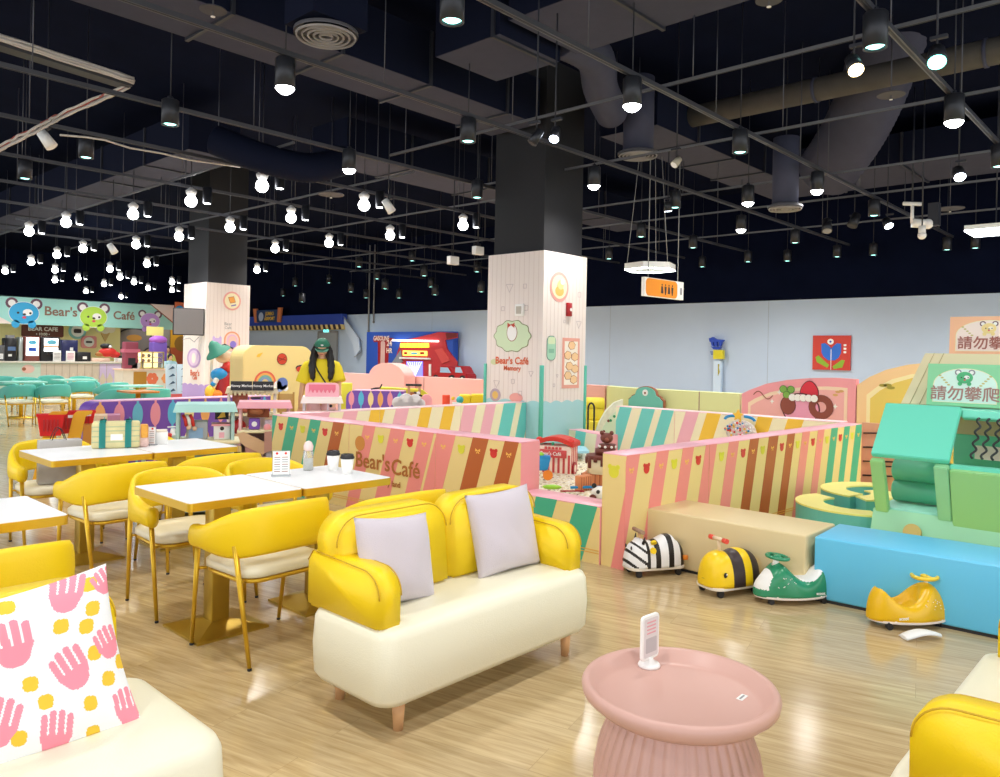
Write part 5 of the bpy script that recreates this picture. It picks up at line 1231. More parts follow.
def veg(b, w):
    outl(b, circ(.13, 16, 1.02, 1.05, .12), mat('pear_green', 'b8d07a', .6)); outl(b, circ(.1, 12, 1.05, 1.25, .1), mat('fern_green', '8fb84c', .6), 1.1); outl(b, circ(.16, 16, .93, .9, .1), mat('peach_print', 'f0a070', .6))
    for a in (.3, 1.2, 2.2): F(b, circ(.05, 8, .35 + .06 * math.cos(a), 1.16 + .05 * math.sin(a), .02), mat('leaf_olive', 'a89a3c', .6))
    b.tube([(-.014, -(.42 + .06 * math.cos(a) * (1 - a / 9)), .66 + .07 * math.sin(a) * (1 - a / 9)) for a in [k * .35 for k in range(22)]], .006, RIBBON, n=5)
    for k in range(2): b.tube([(-.014, -(.27 + .04 * math.sin(j * PI / 2)), .33 + k * .14 + .07 * math.cos(j * PI / 2)) for j in range(5)], .005, RIBBON, n=5)
    for x, z in ((.6, 1.0), (.45, .85), (.75, 1.12)): F(b, [(x, z + .04), (x + .01, z + .01), (x + .035, z), (x + .01, z - .01), (x, z - .04), (x - .01, z - .01), (x - .035, z), (x - .01, z + .01)], WHITE)
ys = [3.345, 3.2, 3.0, 2.75, 2.45, 2.15, 1.9, 1.65, 1.5]
wall_arch('yellow arched padded wall panel with green fruit picture beside the pink one', 10.4, ys, [1.19, 1.30, 1.40, 1.47, 1.51, 1.5, 1.44, 1.32, 1.2], mat('arch_peach', 'f2cd98', .5), mat('arch_mustard', 'e4ca62', .5), mat('arch_line2', 'f6e8b4', .5), veg)
t = thing('scribble_stand', 'white board with black angular line pattern seen through the play house opening', 'board', (9.3, 2.62, 0))
b = MB(); b.box(-.03, .03, -.3, .3, 0, .8, mat('board_peach', 'd9a888', .6)); b.build('board', t)
for k in range(4):
    z = .2 + k * .16; b = MB(); b.tube([(-.035, .28, z), (-.035, -.1, z + .03), (-.035, -.1, z + .14), (-.035, .1, z + .12)], .009, DARK, n=5); b.build('line', t)

# ================================================================ low padded boundary walls
PWM = mat('padded_wall_pink', 'ecb2ab', .55); YWM = mat('padded_wall_yellow_green', 'dbe0a2', .55)
def low_wall(label, pts, h, th, m, seams=()):
    t = thing('padded_low_wall', label, 'low wall', (pts[0][0], pts[0][1], 0)); b = MB()
    o = Vector((pts[0][0], pts[0][1], 0)); P_ = [Vector((x, y, 0)) - o for x, y in pts]; off = Vector((th, 0, 0))
    b.prism([(p.x, p.y) for p in P_] + [(p.x + th, p.y + th * .3) for p in P_[::-1]], (0, 0, 0), (1, 0, 0), (0, 1, 0), (0, 0, h), m); b.build('padded_wall', t)
    sm = MB(); n = 0
    for f in seams:
        i = int(f); q = f - i; p = P_[i].lerp(P_[i + 1], q); sm.box(p.x - .006, p.x + .006, p.y - .006, p.y + .006, 0, h, mat('seam_dark', '9a7a74', .6)); n += 1
    if n: sm.build('seams', t)
    return t
low_wall('long pink padded low wall before the back wall, left of the pillar', [(10.3, 16), (10.45, 13.2), (10.6, 10.2), (10.66, 7.45)], 1.0, .25, PWM, (1.15, 1.45, 2.3, 2.7))
low_wall('yellow-green padded low wall between the pillar and the pink arched panel', [(10.66, 7.42), (10.45, 7.0), (10.35, 6.5), (10.38, 4.93)], 1.0, .25, YWM, (2.6,))
t = thing('arched_wall_panel', 'pink half-round padded arch rising above the pink low wall', 'wall panel', (10.15, 12.35, 0))
p0 = onx(389.6, 363, 10.15); pl, pr_ = onx(369, 377, 10.15), onx(404, 378, 10.15); w = (pl.y - pr_.y) / 2; ym = (pl.y + pr_.y) / 2; t.location = (10.15, ym, 0)
b = MB(); b.prism([(-w, 0)] + [(-w * math.cos(PI * k / 20), .98 + (p0.z - .98) * math.sin(PI * k / 20)) for k in range(21)] + [(w, 0)], (0, 0, 0), (0, -1, 0), (0, 0, 1), (.3, 0, 0), PWM); b.build('arch', t)
# teal crest on the yellow wall
p = onx(645, 405, 10.2); t = thing('wall_crest', 'teal scalloped crest with a small bear badge above the back fence', 'wall panel', (10.2, p.y, 0))
b = MB(); pts_ = [(-.42, .7), (-.42, .86), (-.36, .90), (-.34, .93), (-.26, .96)] + [(.24 * math.cos(PI - PI * k / 14), 1.0 + .12 * math.sin(PI * k / 14)) for k in range(15)] + [(.26, .96), (.34, .93), (.36, .90), (.42, .86), (.42, .7)]
pts_ = [(x * .72, .70 + (z - .70) * .8) for x, z in pts_]
b.prism([(x * 1.04, z + (.012 if z > .75 else 0)) for x, z in pts_], (.02, 0, 0), (0, -1, 0), (0, 0, 1), (.06, 0, 0), RIBBON); b.prism(pts_, (.0, 0, 0), (0, -1, 0), (0, 0, 1), (.03, 0, 0), mat('crest_teal', '6cbfb0', .5)); b.build('crest_board', t)
b = MB(); b.prism(circ(.05, 16, 0, .95), (-.001, 0, 0), (0, -1, 0), (0, 0, 1), (-.004, 0, 0), WHITE); b.prism(circ(.018, 8, 0, .945), (-.006, 0, 0), (0, -1, 0), (0, 0, 1), (-.003, 0, 0), CHOC); b.build('badge', t)
b = MB(); b.box(.03, .09, -.4, .4, 0, .7, YWM); b.build('support', t)
YS = mat('yellow_foam_sofa', 'ecd83c', .5)
p = hz(590, 410, 12.6); t = thing('foam_sofa', 'yellow foam sofa seat right of the main pillar, mostly hidden', 'sofa', (p.x, p.y, 0), math.radians(-45))
b = MB(); b.box(-.2, .22, -.2, .2, 0, .45, YS, .03); b.build('seat', t); b = MB(); b.cyl((-.2, 0, .70), (.22, 0, .70), .12, YS, n=20); b.box(-.2, .22, -.1, .1, .45, .66, YS, .03); b.build('backrest', t)
p = hz(591, 420, 11.4); t = thing('hoop_stand', 'black looped metal rail standing before the yellow foam sofa', 'rail', (p.x, p.y, 0), math.radians(-45))
b = MB(); b.tube([(-.045, 0, 0), (-.045, 0, .72), (-.04, 0, .76), (-.02, 0, .79), (0, 0, .80), (.02, 0, .79), (.04, 0, .76), (.045, 0, .72), (.045, 0, 0)], .014, DARK, n=8); b.build('loop', t)
p = hz(606, 430, 11.6); t = thing('patterned_slide_board', 'pale mat with green print leaning in an arc beside the back fence', 'mat', (p.x, p.y, 0), math.radians(-45))
b = MB(); o_ = [(-.22, 0), (.25, 0), (.25, .85), (.12, .80), (.0, .68), (-.1, .5), (-.18, .25)]
b.prism(o_, (0, 0, 0), (1, 0, 0), (0, 0, 1), (0, .1, 0), mat('mat_print', 'e4ead2', .6, noise=.25, scale=12)); b.prism([(x + .06, z * .88) for x, z in o_[:1] + o_[1:]], (0, -.01, 0), (1, 0, 0), (0, 0, 1), (0, .009, 0), mat('mat_mint', 'd0e6cc', .6)); b.build('mat', t)
b = MB(); rnd = random.Random(7)
for k in range(14): b.prism(circ(.022, 8, rnd.uniform(-.05, .22), rnd.uniform(.1, .62)), (0, -.012, 0), (1, 0, 0), (0, 0, 1), (0, -.002, 0), (TOYGREEN, BROWN)[k % 2])
b.build('print', t)
# things between the inner fence and the pink wall
def put(px, Z): p = hz(px, 354, Z); return (p.x, p.y, 0), math.atan2(p.y, p.x) - PI / 2
def zof(py, Z, px=400): r, v = ray(px, py); return EYE + v * Z
OVC = ['f4a0b0', '5cc0e6', 'f6e0a0', 'f4b46a', 'f4a0b0', '6cc4dc']
def oval_wall(label, p0, p1, h, th, n, start=0, rows=2, rl=False):
    d = Vector((p1[0] - p0[0], p1[1] - p0[1], 0)); L = d.length
    t = thing('purple_play_wall', label, 'play wall', (p0[0], p0[1], 0), math.atan2(d.y, d.x))
    b = MB(); r = .12; pl_ = [(0, 0)] + [(r - r * math.cos(a), h - r + r * math.sin(a)) for a in [PI / 2 * k / 6 for k in range(7)]] + [(L, h), (L, 0)]
    b.prism(pl_, (0, 0, 0), (1, 0, 0), (0, 0, 1), (0, th, 0), PURPLE); b.build('foam_wall', t)
    b = MB(); b.box(r, L, -.004, th, h, h + .012, mat('wall_top_lilac', 'e8b8d8', .5)); b.build('pink_top', t)
    b = MB(); sp_ = L / n
    for k in range(n):
        c = mat('oval_' + OVC[(k + start) % 6], OVC[(k + start) % 6], .5); x = sp_ * (k + .55)
        hh = h / rows
        for q in range(rows):
            zc = h - hh * (q + .45); b.prism(circ(sp_ * .29, 20, x, zc, hh * .38), (0, -.001, 0), (1, 0, 0), (0, 0, 1), (0, -.003, 0), c)
        b.box(x - sp_ * .06, x + sp_ * .06, -.003, 0, 0, h, c)
    b.build('oval_chain_print', t); return t
oval_wall('long purple foam wall with chains of pastel ovals behind the mint toy stall', (3.52, 10.15), (6.1, 10.3), .80, .3, 11, 3)
(lx, ly, _), _a = put(347, 12.3); (rx, ry, _), _a = put(405, 12.3)
oval_wall('far purple foam wall with pastel ovals behind the back fence', (lx, ly), (rx, ry), zof(391.5, 12.3), .25, 6, 0, 3)
loc, a = put(405, 13); t = thing('foam_slide', 'long yellow foam wedge behind the far purple wall', 'soft play', loc, a)
b = MB(); z_ = zof(387.5, 13); b.prism([(-.42, 0), (-.42, z_), (.3, z_ - .03), (.42, z_ - .12), (.42, 0)], (0, 0, 0), (1, 0, 0), (0, 0, 1), (0, .3, 0), mat('lemon_vinyl', 'e2dc3c', .5), bev=.01); b.build('wedge', t)
loc, a = put(448, 12.5); 
loc, a = put(347.5, 12.9); t = thing('foam_block', 'small bright yellow foam block beside the person in yellow', 'soft play', loc, a); b = MB(); b.box(-.09, .09, -.1, .1, 0, zof(384, 12.9), mat('lemon_vinyl', 'e2dc3c', .5), .01, 2); b.build('block', t)
loc, a = put(415, 11.6); t = thing('toy_workbench', 'small wooden toy stand with dark roof and hanging tools behind the fence', 'toy stand', loc, a)
z_ = zof(385, 11.6)
for s_ in (-1, 1): b = MB(); b.box(s_ * .08 - .02, s_ * .08 + .02, -.02, .02, 0, z_, WOODL); b.build('post', t)
b = MB(); b.box(-.13, .11, -.06, .06, z_ - .01, z_ + .02, DARK); b.build('roof', t); b = MB(); b.box(-.1, .1, -.04, .04, .5, .56, WOODL); b.box(-.1, .1, .01, .03, .3, z_ - .1, mat('bench_orange', 'c88a5c', .6)); b.build('board', t)
b = MB(); b.sphere((.06, -.05, z_ - .12), .03, WHITE); b.tube([(.0, -.05, z_ - .1), (.12, -.06, z_ - .16)], .012, DARK, n=6); b.sphere((-.04, -.05, z_ - .2), .03, RED); b.build('toy_tools', t)
loc, a = put(427.5, 11.3); t = thing('foam_arch', 'small pink round-topped foam piece behind the back fence', 'soft play', loc, a)
b = MB(); z_ = zof(394, 11.3); b.prism([(-.085, 0)] + [(-.085 * math.cos(PI * k / 12), z_ - .09 + .09 * math.sin(PI * k / 12)) for k in range(13)] + [(.085, 0)], (0, 0, 0), (1, 0, 0), (0, 0, 1), (0, .12, 0), PINK); b.build('arch', t)
loc, a = put(409, 11.1); t = thing('foam_cloud', 'pale grey-white foam cloud shape peeking over the back fence', 'soft play', loc, a)
b = MB()
for x, r, z in ((-.15, .08, .83), (-.03, .11, .85), (.1, .1, .85), (.19, .06, .82)): b.cyl((x, -.05, z - .06), (x, .06, z - .06), r, mat('cloud_white', 'e4e2ea', .6), n=22)
b.box(-.2, .22, -.05, .06, .0, .78, mat('cloud_white', 'e4e2ea', .6)); b.build('cloud', t)
loc, a = put(447, 12.3); t = thing('toy_cupboard', 'bright orange-red toy cupboard behind the back fence', 'toy', loc, a)
b = MB(); b.box(-.06, .06, -.08, .1, 0, zof(394, 12.3), mat('orange_red', 'ee4a24', .45), .008, 1); b.build('case', t)
loc, a = put(457, 12.2); t = thing('toy_pile', 'white and teal toys beside the orange-red cupboard', 'toy', loc, a)
b = MB(); b.box(-.06, .08, -.04, .06, .0, .72, WHITE, .01); b.sphere((.06, 0, .76), .06, mat('toy_teal', '38b8c0', .4)); b.sphere((-.05, 0, .78), .03, LYEL); b.build('toys', t)
loc, a = put(472, 12.6); t = thing('foam_sofa', 'bright yellow foam sofa behind the back fence, left of the main pillar', 'sofa', loc, a); z_ = zof(392.5, 12.6)
b = MB(); b.box(-.2, .0, -.15, .15, 0, z_ - .01, mat('lemon_yellow', 'f2d61c', .5), .03); b.build('seat_cushion', t); b = MB(); b.box(.0, .24, -.15, .15, 0, z_, mat('lemon_yellow', 'f2d61c', .5), .02); b.build('back_cushion', t)
loc, a = put(378, 11.9); t = thing('toy_figure', 'small dark toy with raised tail on the far purple wall', 'toy', (loc[0], loc[1], zof(391, 11.9)), a)
b = MB(); b.tube([(-.1, 0, .02), (-.02, 0, .035), (.04, 0, .04), (.07, 0, .1)], [.012, .016, .014, .012], DARK, n=8); b.build('body', t)

# ================================================================ toy stalls on the left
def stall(name, label, px, Z, w, h, rc, wc, shelf, turn=0, stripes=None, d=.32):
    loc, a = put(px, Z); t = thing(name, label, 'toy stall', loc, a + turn)
    b = MB(); b.prism([(-w / 2 - .04, h - .07), (w / 2 + .04, h - .07), (w / 2 + .02, h), (-w / 2 - .02, h)], (0, -d / 2 - .04, 0), (1, 0, 0), (0, 0, 1), (0, d + .08, 0), rc); b.build('roof', t)
    for s_ in (-1, 1):
        b = MB(); b.box(s_ * w / 2 - .015, s_ * w / 2 + .015, -d / 2, d / 2, 0, h - .07, wc, .003, 1)
        if stripes:
            for k in range(9): b.prism([(-d / 2, .1 + k * .09), (-d / 2, .13 + k * .09), (d / 2, .19 + k * .09), (d / 2, .16 + k * .09)], (s_ * w / 2 - .0165, 0, 0), (0, 1, 0), (0, 0, 1), (-.001, 0, 0), stripes)
        b.build('side_panel', t)
    b = MB()
    b.box(-w / 2 - .03, w / 2 + .06, -d / 2 - .03, d / 2, shelf - .015, shelf + .015, mat('shelf_cream', 'f0e4b8', .5), .003, 1); b.build('counter_shelf', t)
    b = MB(); b.box(-w / 2, w / 2, d / 2 - .02, d / 2, 0, shelf, wc); b.box(-w / 2, w / 2, -d / 2, d / 2, .04, .06, wc); b.box(-w / 2, w / 2, -d / 2, d / 2, shelf * .5, shelf * .5 + .015, wc); b.build('lower_cabinet', t)
    return t
MS = mat('stall_grey_green', 'a9c4ba', .5)
t = stall('toy_market_stall', 'mint roofed toy kitchen stall with grey-green sides behind the tables', 207, 7.0, .46, 1.0, mat('stall_mint', 'b4e6e2', .45), MS, .66, .0, mat('stall_stripe', '93b2a8', .5))
b = MB(); b.box(-.16, .02, -.08, .1, .675, .84, mat('toy_oven_grey', 'a9adb2', .4), .015); b.box(-.14, -.02, -.085, -.08, .69, .78, mat('oven_blue', '8fb4dc', .3)); b.build('toy_oven', t)
b = MB(); b.box(.07, .21, -.1, .08, .675, .80, WHITE, .005, 1); b.box(.05, .21, -.12, .1, .80, .815, PINK); b.box(.115, .16, -.102, -.1, .69, .74, LPINK); b.cyl((.14, -.102, .775), (.14, -.1, .775), .018, DARK, n=12); b.build('toy_cupboard', t)
b = MB()
for k in range(3): b.tube([(-.19 + k * .03, -.1, .90), (-.17 + k * .03, -.12, .86), (-.16 + k * .03, -.12, .80)], .014, (RED, WHITE, RED)[k], n=8)
b.sphere((-.14, -.12, .79), .02, mat('skin_doll', 'f0c8a8', .6)); b.sphere((-.09, -.12, .78), .02, mat('skin_doll', 'f0c8a8', .6)); b.build('striped_doll_legs', t)
b = MB(); b.prism([(.1, .86), (.16, .94), (.17, .87)], (0, .0, 0), (1, 0, 0), (0, 0, 1), (0, .03, 0), LYEL); b.box(.08, .2, .1, .12, .84, .95, DARK); b.sphere((.0, -.1, .5), .035, DRED); b.sphere((.08, -.1, .37), .04, DRED); b.build('toys', t)
t = stall('toy_market_stall', 'pink roofed toy market stall beside the corner of the striped fence', 266, 8.75, .52, .91, mat('stall_pink_roof', 'f4aebc', .45), mat('stall_pink_side', 'e3b4b4', .5), .58, 0, mat('stall_pink_stripe', 'c98f94', .5))
b = MB(); b.box(-.17, -.05, -.12, 0, .68, .80, PURPLE, .01); b.cyl((-.11, -.125, .74), (-.11, -.12, .74), .03, WHITE, n=14); b.box(.0, .12, -.1, .05, .68, .78, mat('toy_floral', 'd8c8d8', .5, noise=.5, scale=40), .01); b.sphere((.03, -.1, .70), .04, PINK); o = b.build('toy_till', t); o.location.z = -.08
b = MB(); b.box(-.19, .05, .05, .1, .80, .95, mat('basket_brown', 'b06a44', .6), .01); b.box(.0, .19, .0, .12, .78, .80, mat('shelf_cream', 'f0e4b8', .5)); b.sphere((-.1, 0, .88), .07, mat('basket_tan', 'c98658', .6), sc=(1.3, 1, .8)); o = b.build('basket', t); o.location.z = -.08
b = MB(); b.prism([(-.38, .62), (-.22, .66), (.0, .55), (.0, .40), (-.2, .5), (-.3, .58)], (0, -.2, 0), (1, 0, 0), (0, 0, 1), (0, .02, 0), mat('awning_tan', 'dcb48c', .6)); b.prism([(.0, .66), (.26, .68), (.26, .52), (.0, .42)], (0, -.2, 0), (1, 0, 0), (0, 0, 1), (0, .02, 0), mat('awning_rose', 'c9988c', .6)); o = b.build('cloth_awning', t); o.location.z = -.08
b = MB(); b.box(-.34, -.24, -.19, -.1, .1, .42, mat('box_tan', 'd8b878', .6)); b.box(-.32, -.25, -.195, -.19, .3, .36, DARK); b.box(-.2, -.02, -.19, -.17, .1, .46, mat('box_rose', 'c08a84', .6)); b.box(.02, .22, -.19, -.17, .1, .42, mat('box_print', 'b8b4c4', .6, noise=.6, scale=30)); b.box(.08, .16, -.2, -.19, .25, .36, DARK); b.build('toy_boxes', t)
t = stall('toy_market_stall', 'cream toy market stall with two black name boards at its top', 253, 9.5, .54, 1.03, mat('awning_cream', 'eee2c2', .5), mat('stall_white_side', 'e9dfdc', .5), .7, 0)
b = MB()
for k, s_ in ((-1, 'Honey Market'), (1, 'Honey Market')):
    b.box(-.25 + .25 * (k > 0) + .003, -.003 + .25 * (k > 0), -.235, -.215, 1.0, 1.11, DARK); text(b, s_, (-.125 + .25 * (k > 0), -.2355, 1.055), (1, 0, 0), (0, 0, 1), .042, WHITE, bold=.0006)
b.build('black_name_board', t)
b = MB()
for k in range(10): b.box(-.26 + k * .052, -.262 + k * .052 + .03, -.245, -.20, .94, .985, mat('awning_strip', 'd9caa0', .6))
b.build('awning_strips', t)
b = MB(); b.box(-.23, -.05, -.1, .1, .72, .98, mat('toys_red_brown', 'a85a48', .6, noise=.6, scale=25), .01)
for k in range(5): b.box(-.02, .1, -.1, -.05, .74 + k * .05, .76 + k * .05, (WHITE, DARK)[k % 2])
b.sphere((-.15, -.1, .55), .09, DRED); b.sphere((.0, -.1, .5), .07, RED); b.build('toy_groceries', t)
t = stall('toy_market_stall', 'white toy stall with pink dripping header in front of the person in yellow', 323, 8.95, .40, .965, mat('awning_white', 'f4ece8', .5), mat('stall_lilac_side', 'd8ccd4', .5), .62, 0, d=.3)
b = MB(); b.prism([(-.19, .97)] + [(-.19 + .05 * (1 - math.cos(a)), 1.08 + .05 * math.sin(a)) for a in [PI / 2 * k / 6 for k in range(7)]] + [(.19 - .05 * (1 - math.cos(a)), 1.08 + .05 * math.sin(a)) for a in [PI / 2 * (6 - k) / 6 for k in range(7)]] + [(.19, .97)], (0, -.16, 0), (1, 0, 0), (0, 0, 1), (0, .02, 0), LPINK)
dr = [(-.15, 1.11), (.15, 1.11)] + [(.15 - .3 * k / 24, 1.03 + .022 * math.cos(k * 1.7)) for k in range(25)]
b.prism(dr[::-1], (0, -.162, 0), (1, 0, 0), (0, 0, 1), (0, -.003, 0), mat('drip_pink', 'e87890', .5)); b.build('header_board', t)
b = MB(); b.box(.06, .075, -.15, .14, .55, .93, mat('stall_lilac_side', 'd8ccd4', .5)); b.box(.075, .18, -.14, .14, .75, .765, WHITE); b.sphere((.1, -.1, .86), .018, DARK, n=8); b.build('inner_shelf', t)
loc, a = put(287, 9.6); t = thing('wooden_rack', 'tan wooden rack board standing between the stalls', 'rack', loc, a)
b = MB(); 
for s_ in (-1, 1): b.box(s_ * .09 - .012, s_ * .09 + .012, -.02, .02, 0, .97, mat('rack_wood', 'c89a4c', .5))
b.box(-.09, .09, 0, .015, .1, .95, mat('rack_wood_pale', 'd8b068', .5)); b.build('rack_board', t)
# low table with toys left of the mint stall
loc, a = put(171, 7.4); t = thing('toy_table', 'grey-green low toy counter left of the mint stall', 'toy table', loc, a)
b = MB(); b.box(-.24, .3, -.2, .2, .6, .62, MS); b.build('tabletop', t)
for s_ in (-.22, .27): b = MB(); b.box(s_ - .015, s_ + .015, -.18, .18, 0, .6, MS); b.build('side_panel', t)
for px, m_, lb in ((163, DARK, 'small dark toy pan on the grey-green toy counter'), (168, RED, 'small red and white toy on the grey-green toy counter')):
    p = hz(px, 430, 7.35); t = thing('toy', lb, 'toy', (p.x, p.y, .621)); b = MB(); b.sphere((0, 0, .035), .035, m_, sc=(1.2, 1, .8)); b.cyl((0, 0, .03), (.09, -.05, .045), .01, WHITE, n=8); b.build('body', t)
p = hz(173, 430, 7.4); t = thing('toy_tap', 'small white toy tap lamp on the grey-green toy counter', 'toy', (p.x, p.y, .621)); b = MB(); b.lathe([(0, 0), (.03, 0), (.028, .06), (.02, .1), (0, .1)], WHITE, n=16); b.box(-.05, .02, -.012, .012, .11, .12, WHITE); b.build('tap', t)
# rainbow board
Yb = 10.85; pL, pR = ony(243, 380, Yb), ony(313, 380, Yb); Wb = pR.x - pL.x; Hb = 1.56
t = thing('rainbow_play_board', 'thick pale yellow play wall with rainbow, ball and cloud pictures', 'play wall', (pL.x, Yb, 0))
BYM = mat('pale_yellow_vinyl', 'f3dc92', .5)
r = .22; pl_ = [(0, 0)] + [(r - r * math.cos(a), Hb - r + r * math.sin(a)) for a in [PI / 2 * k / 8 for k in range(9)]] + [(Wb - r + r * math.sin(a), Hb - r + r * math.cos(a)) for a in [PI / 2 * k / 8 for k in range(9)]] + [(Wb, 0)]
b = MB(); b.prism(pl_, (0, 0, 0), (1, 0, 0), (0, 0, 1), (0, .42, 0), BYM, bev=.01); b.build('padded_wall', t)
b = MB()
def R_(poly, c, l=0): b.prism(poly, (0, -.001 - l, 0), (1, 0, 0), (0, 0, 1), (0, -.003, 0), c)
def lp(px, py): q = ony(px, py, Yb); return q.x - pL.x, q.z
x, z = lp(265, 383)
for k, c in enumerate(('e86a4c', 'f4b45c', '7cb8a4', '8aa4cc')): R_(arcband(.19 - .032 * (k + 1), .19 - .032 * k, 0, 180, 24, x, z), mat('rainbow_' + c, c, .5))
for s_ in (-1, 1):
    for k, c in enumerate(('e86a4c', 'f4b45c', '7cb8a4', '8aa4cc')): xo = x + s_ * (.174 - .032 * k); R_([(xo - .016, z - .08), (xo + .016, z - .08), (xo + .016, z), (xo - .016, z)], mat('rainbow_' + c, c, .5))
x, z = lp(282, 359); R_(circ(.092, 28, x, z), mat('ball_dark', '7a2c24', .5)); R_(circ(.082, 28, x, z), mat('ball_red', 'd8482c', .5), .003); 
for a_ in (.5, -.3): R_([(x - .08 * math.cos(a_), z - .08 * math.sin(a_) - .004), (x + .08 * math.cos(a_), z + .08 * math.sin(a_) - .004), (x + .08 * math.cos(a_), z + .08 * math.sin(a_) + .004), (x - .08 * math.cos(a_), z - .08 * math.sin(a_) + .004)], mat('ball_dark', '7a2c24', .5), .006)
x, z = lp(260, 355); R_([(x - .06, z - .03), (x - .01, z - .035), (x + .05, z + .04), (x + .01, z + .03), (x - .04, z + .01)], LYEL)
x, z = lp(281, 385)
for dx, dz, rr, c in ((-.06, .0, .07, 'ffffff'), (.02, .02, .10, '6a84c8'), (.08, -.05, .05, 'ffffff'), (-.02, -.05, .06, '8fa4dc')): R_(circ(rr, 18, x + dx, z + dz), mat('cloud_' + c, c, .5), .003)
x, z = lp(301, 368); R_(circ(.10, 20, x, z - .0, .05), mat('dark_print', '3a3030', .5)); R_(circ(.07, 18, x - .02, z - .02, .045), mat('ball_red', 'd8482c', .5), .003)
b.build('rainbow_print', t)

# ---- red baskets on the yellow rack
loc, a = put(66, 8.4); t = thing('basket_rack', 'yellow slanted rack frames holding red baskets behind the far table', 'rack', loc, a)
RY = mat('rack_yellow', 'eeb01e', .45)
for x in (-.14, .10):
    b = MB(); b.prism([(-.16, 0), (-.02, 0), (.10, .72), (.16, .745), (.17, .78), (.02, .78), (-.02, .74)], (x, -.02, 0), (1, 0, 0), (0, 0, 1), (0, .04, 0), RY, bev=.006); b.build('frame', t)
b = MB(); b.box(.18, .32, -.02, .3, 0, .62, mat('rack_wood_back', 'c8842c', .5)); b.build('rear_board', t)
for k, (px, lb) in enumerate(((51, 'red plastic basket at the left end of the yellow rack'), (66, 'red plastic basket in the middle of the yellow rack'), (82, 'red plastic basket at the right of the yellow rack, partly covered'))):
    p = hz(px, 420, 8.25 + .25 * k); tt = thing('shopping_basket', lb, 'basket', (p.x, p.y, .53), a); tt.scale = (.88, .88, .88)
    b = MB(); RP = mat('basket_red', 'e02026', .35); w0, w1, d0, d1 = .11, .145, .08, .11
    for z0, z1, e in ((0, .24, 0), (.24, .26, .012)):
        f0, f1 = (z0 / .26), (z1 / .26); A = (w0 + (w1 - w0) * f0 + e, d0 + (d1 - d0) * f0 + e); B_ = (w0 + (w1 - w0) * f1 + e, d0 + (d1 - d0) * f1 + e)
        vs = [b.bm.verts.new((sx * q[0], sy * q[1], z)) for q, z in ((A, z0), (B_, z1)) for sx, sy in ((-1, -1), (1, -1), (1, 1), (-1, 1))]
        for i in range(4): b.bm.faces.new((vs[i], vs[(i + 1) % 4], vs[4 + (i + 1) % 4], vs[4 + i])).material_index = b.mi(RP)
        if z0 == 0: b.bm.faces.new(vs[3::-1]).material_index = b.mi(RP)
    b.build('basket_body', tt)
    b = MB(); 
    for i in range(5): b.box(-.08 + i * .036, -.062 + i * .036, -.112, -.108, .06, .20, mat('basket_slot', 'b81a20', .4))
    if k: b.box(.02, .1, -.13, -.125, .2, .235, WHITE)
    b.build('slots', tt)
loc, a = put(105, 9.3); t = thing('padded_block', 'low cream and mauve padded block left of the purple wall', 'soft play', loc, a)
b = MB(); b.box(-.22, .04, 0, .3, 0, .66, mat('cream_pad', 'f0d8b8', .5)); b.box(.04, .18, 0, .3, 0, .66, mat('mauve_pad', 'c888a8', .5)); b.build('block', t)

# ================================================================ teal dining group near the counter
TGOLD = GOLD
tc0 = make_chair('armchair', 'teal armchair with cream seat and gold legs', 'chair', TEAL, CREAM, GOLD, None, (0, 0, 0), 0)
def tealp(px, Z): p = hz(px, 354, Z); return (p.x, p.y, 0)
TC = [(17, 14.3, 10, 'teal armchair at the left edge, nearest of the teal chairs'), (53, 14.6, 0, 'teal armchair second from the left in the front row'), (80, 16.2, 0, 'teal armchair in the second row behind the red baskets'),
      (113, 15.9, 5, 'teal armchair in the second row, right of the baskets'), (118, 13.6, 0, 'teal armchair in front at the right half of the teal group'), (153, 13.9, -4, 'teal armchair at the right end of the teal group'),
      (52, 18.5, 170, 'teal armchair at the back before the counter, left one'), (84, 18.3, 180, 'teal armchair at the back before the counter, right one'), (5, 17.5, 180, 'teal armchair far back at the left edge'), (28, 17.2, 180, 'teal armchair far back, second from the left edge')]
for i, (px, Z, a_, lb) in enumerate(TC):
    if i == 0: tc0.location = tealp(px, Z); tc0.rotation_euler.z = math.radians(a_); tc0['label'] = lb
    else: dup(tc0, tealp(px, Z), math.radians(a_), lb)
def simple_table(label, px, Z, top, w=.62, d=.62):
    x, y, _ = tealp(px, Z); t = thing('cafe_table', label, 'table', (x, y, 0)); b = MB(); b.prism(rounded(w, d, .04), (0, 0, .715), (1, 0, 0), (0, 1, 0), (0, 0, .03), top); b.build('tabletop', t)
    b = MB(); b.cyl((0, 0, .03), (0, 0, .715), .04, GOLD, n=12); b.build('column', t); b = MB(); b.box(-.2, .2, -.2, .2, 0, .03, GOLD, .01, 1); b.build('base', t)
TT_ = mat('table_teal_top', '8fd4c4', .3)
simple_table('pale teal table at the left edge behind the front teal chairs', 22, 15.7, TT_, .8); simple_table('pale teal table in the middle of the teal group', 75, 17.2, TT_, .8); simple_table('pale teal table at the right of the teal group', 138, 15.1, TT_, .8)
simple_table('wooden topped table peeking over the purple wall', 139, 13.2, mat('amber_wood_top', 'b8742c', .4), .5)

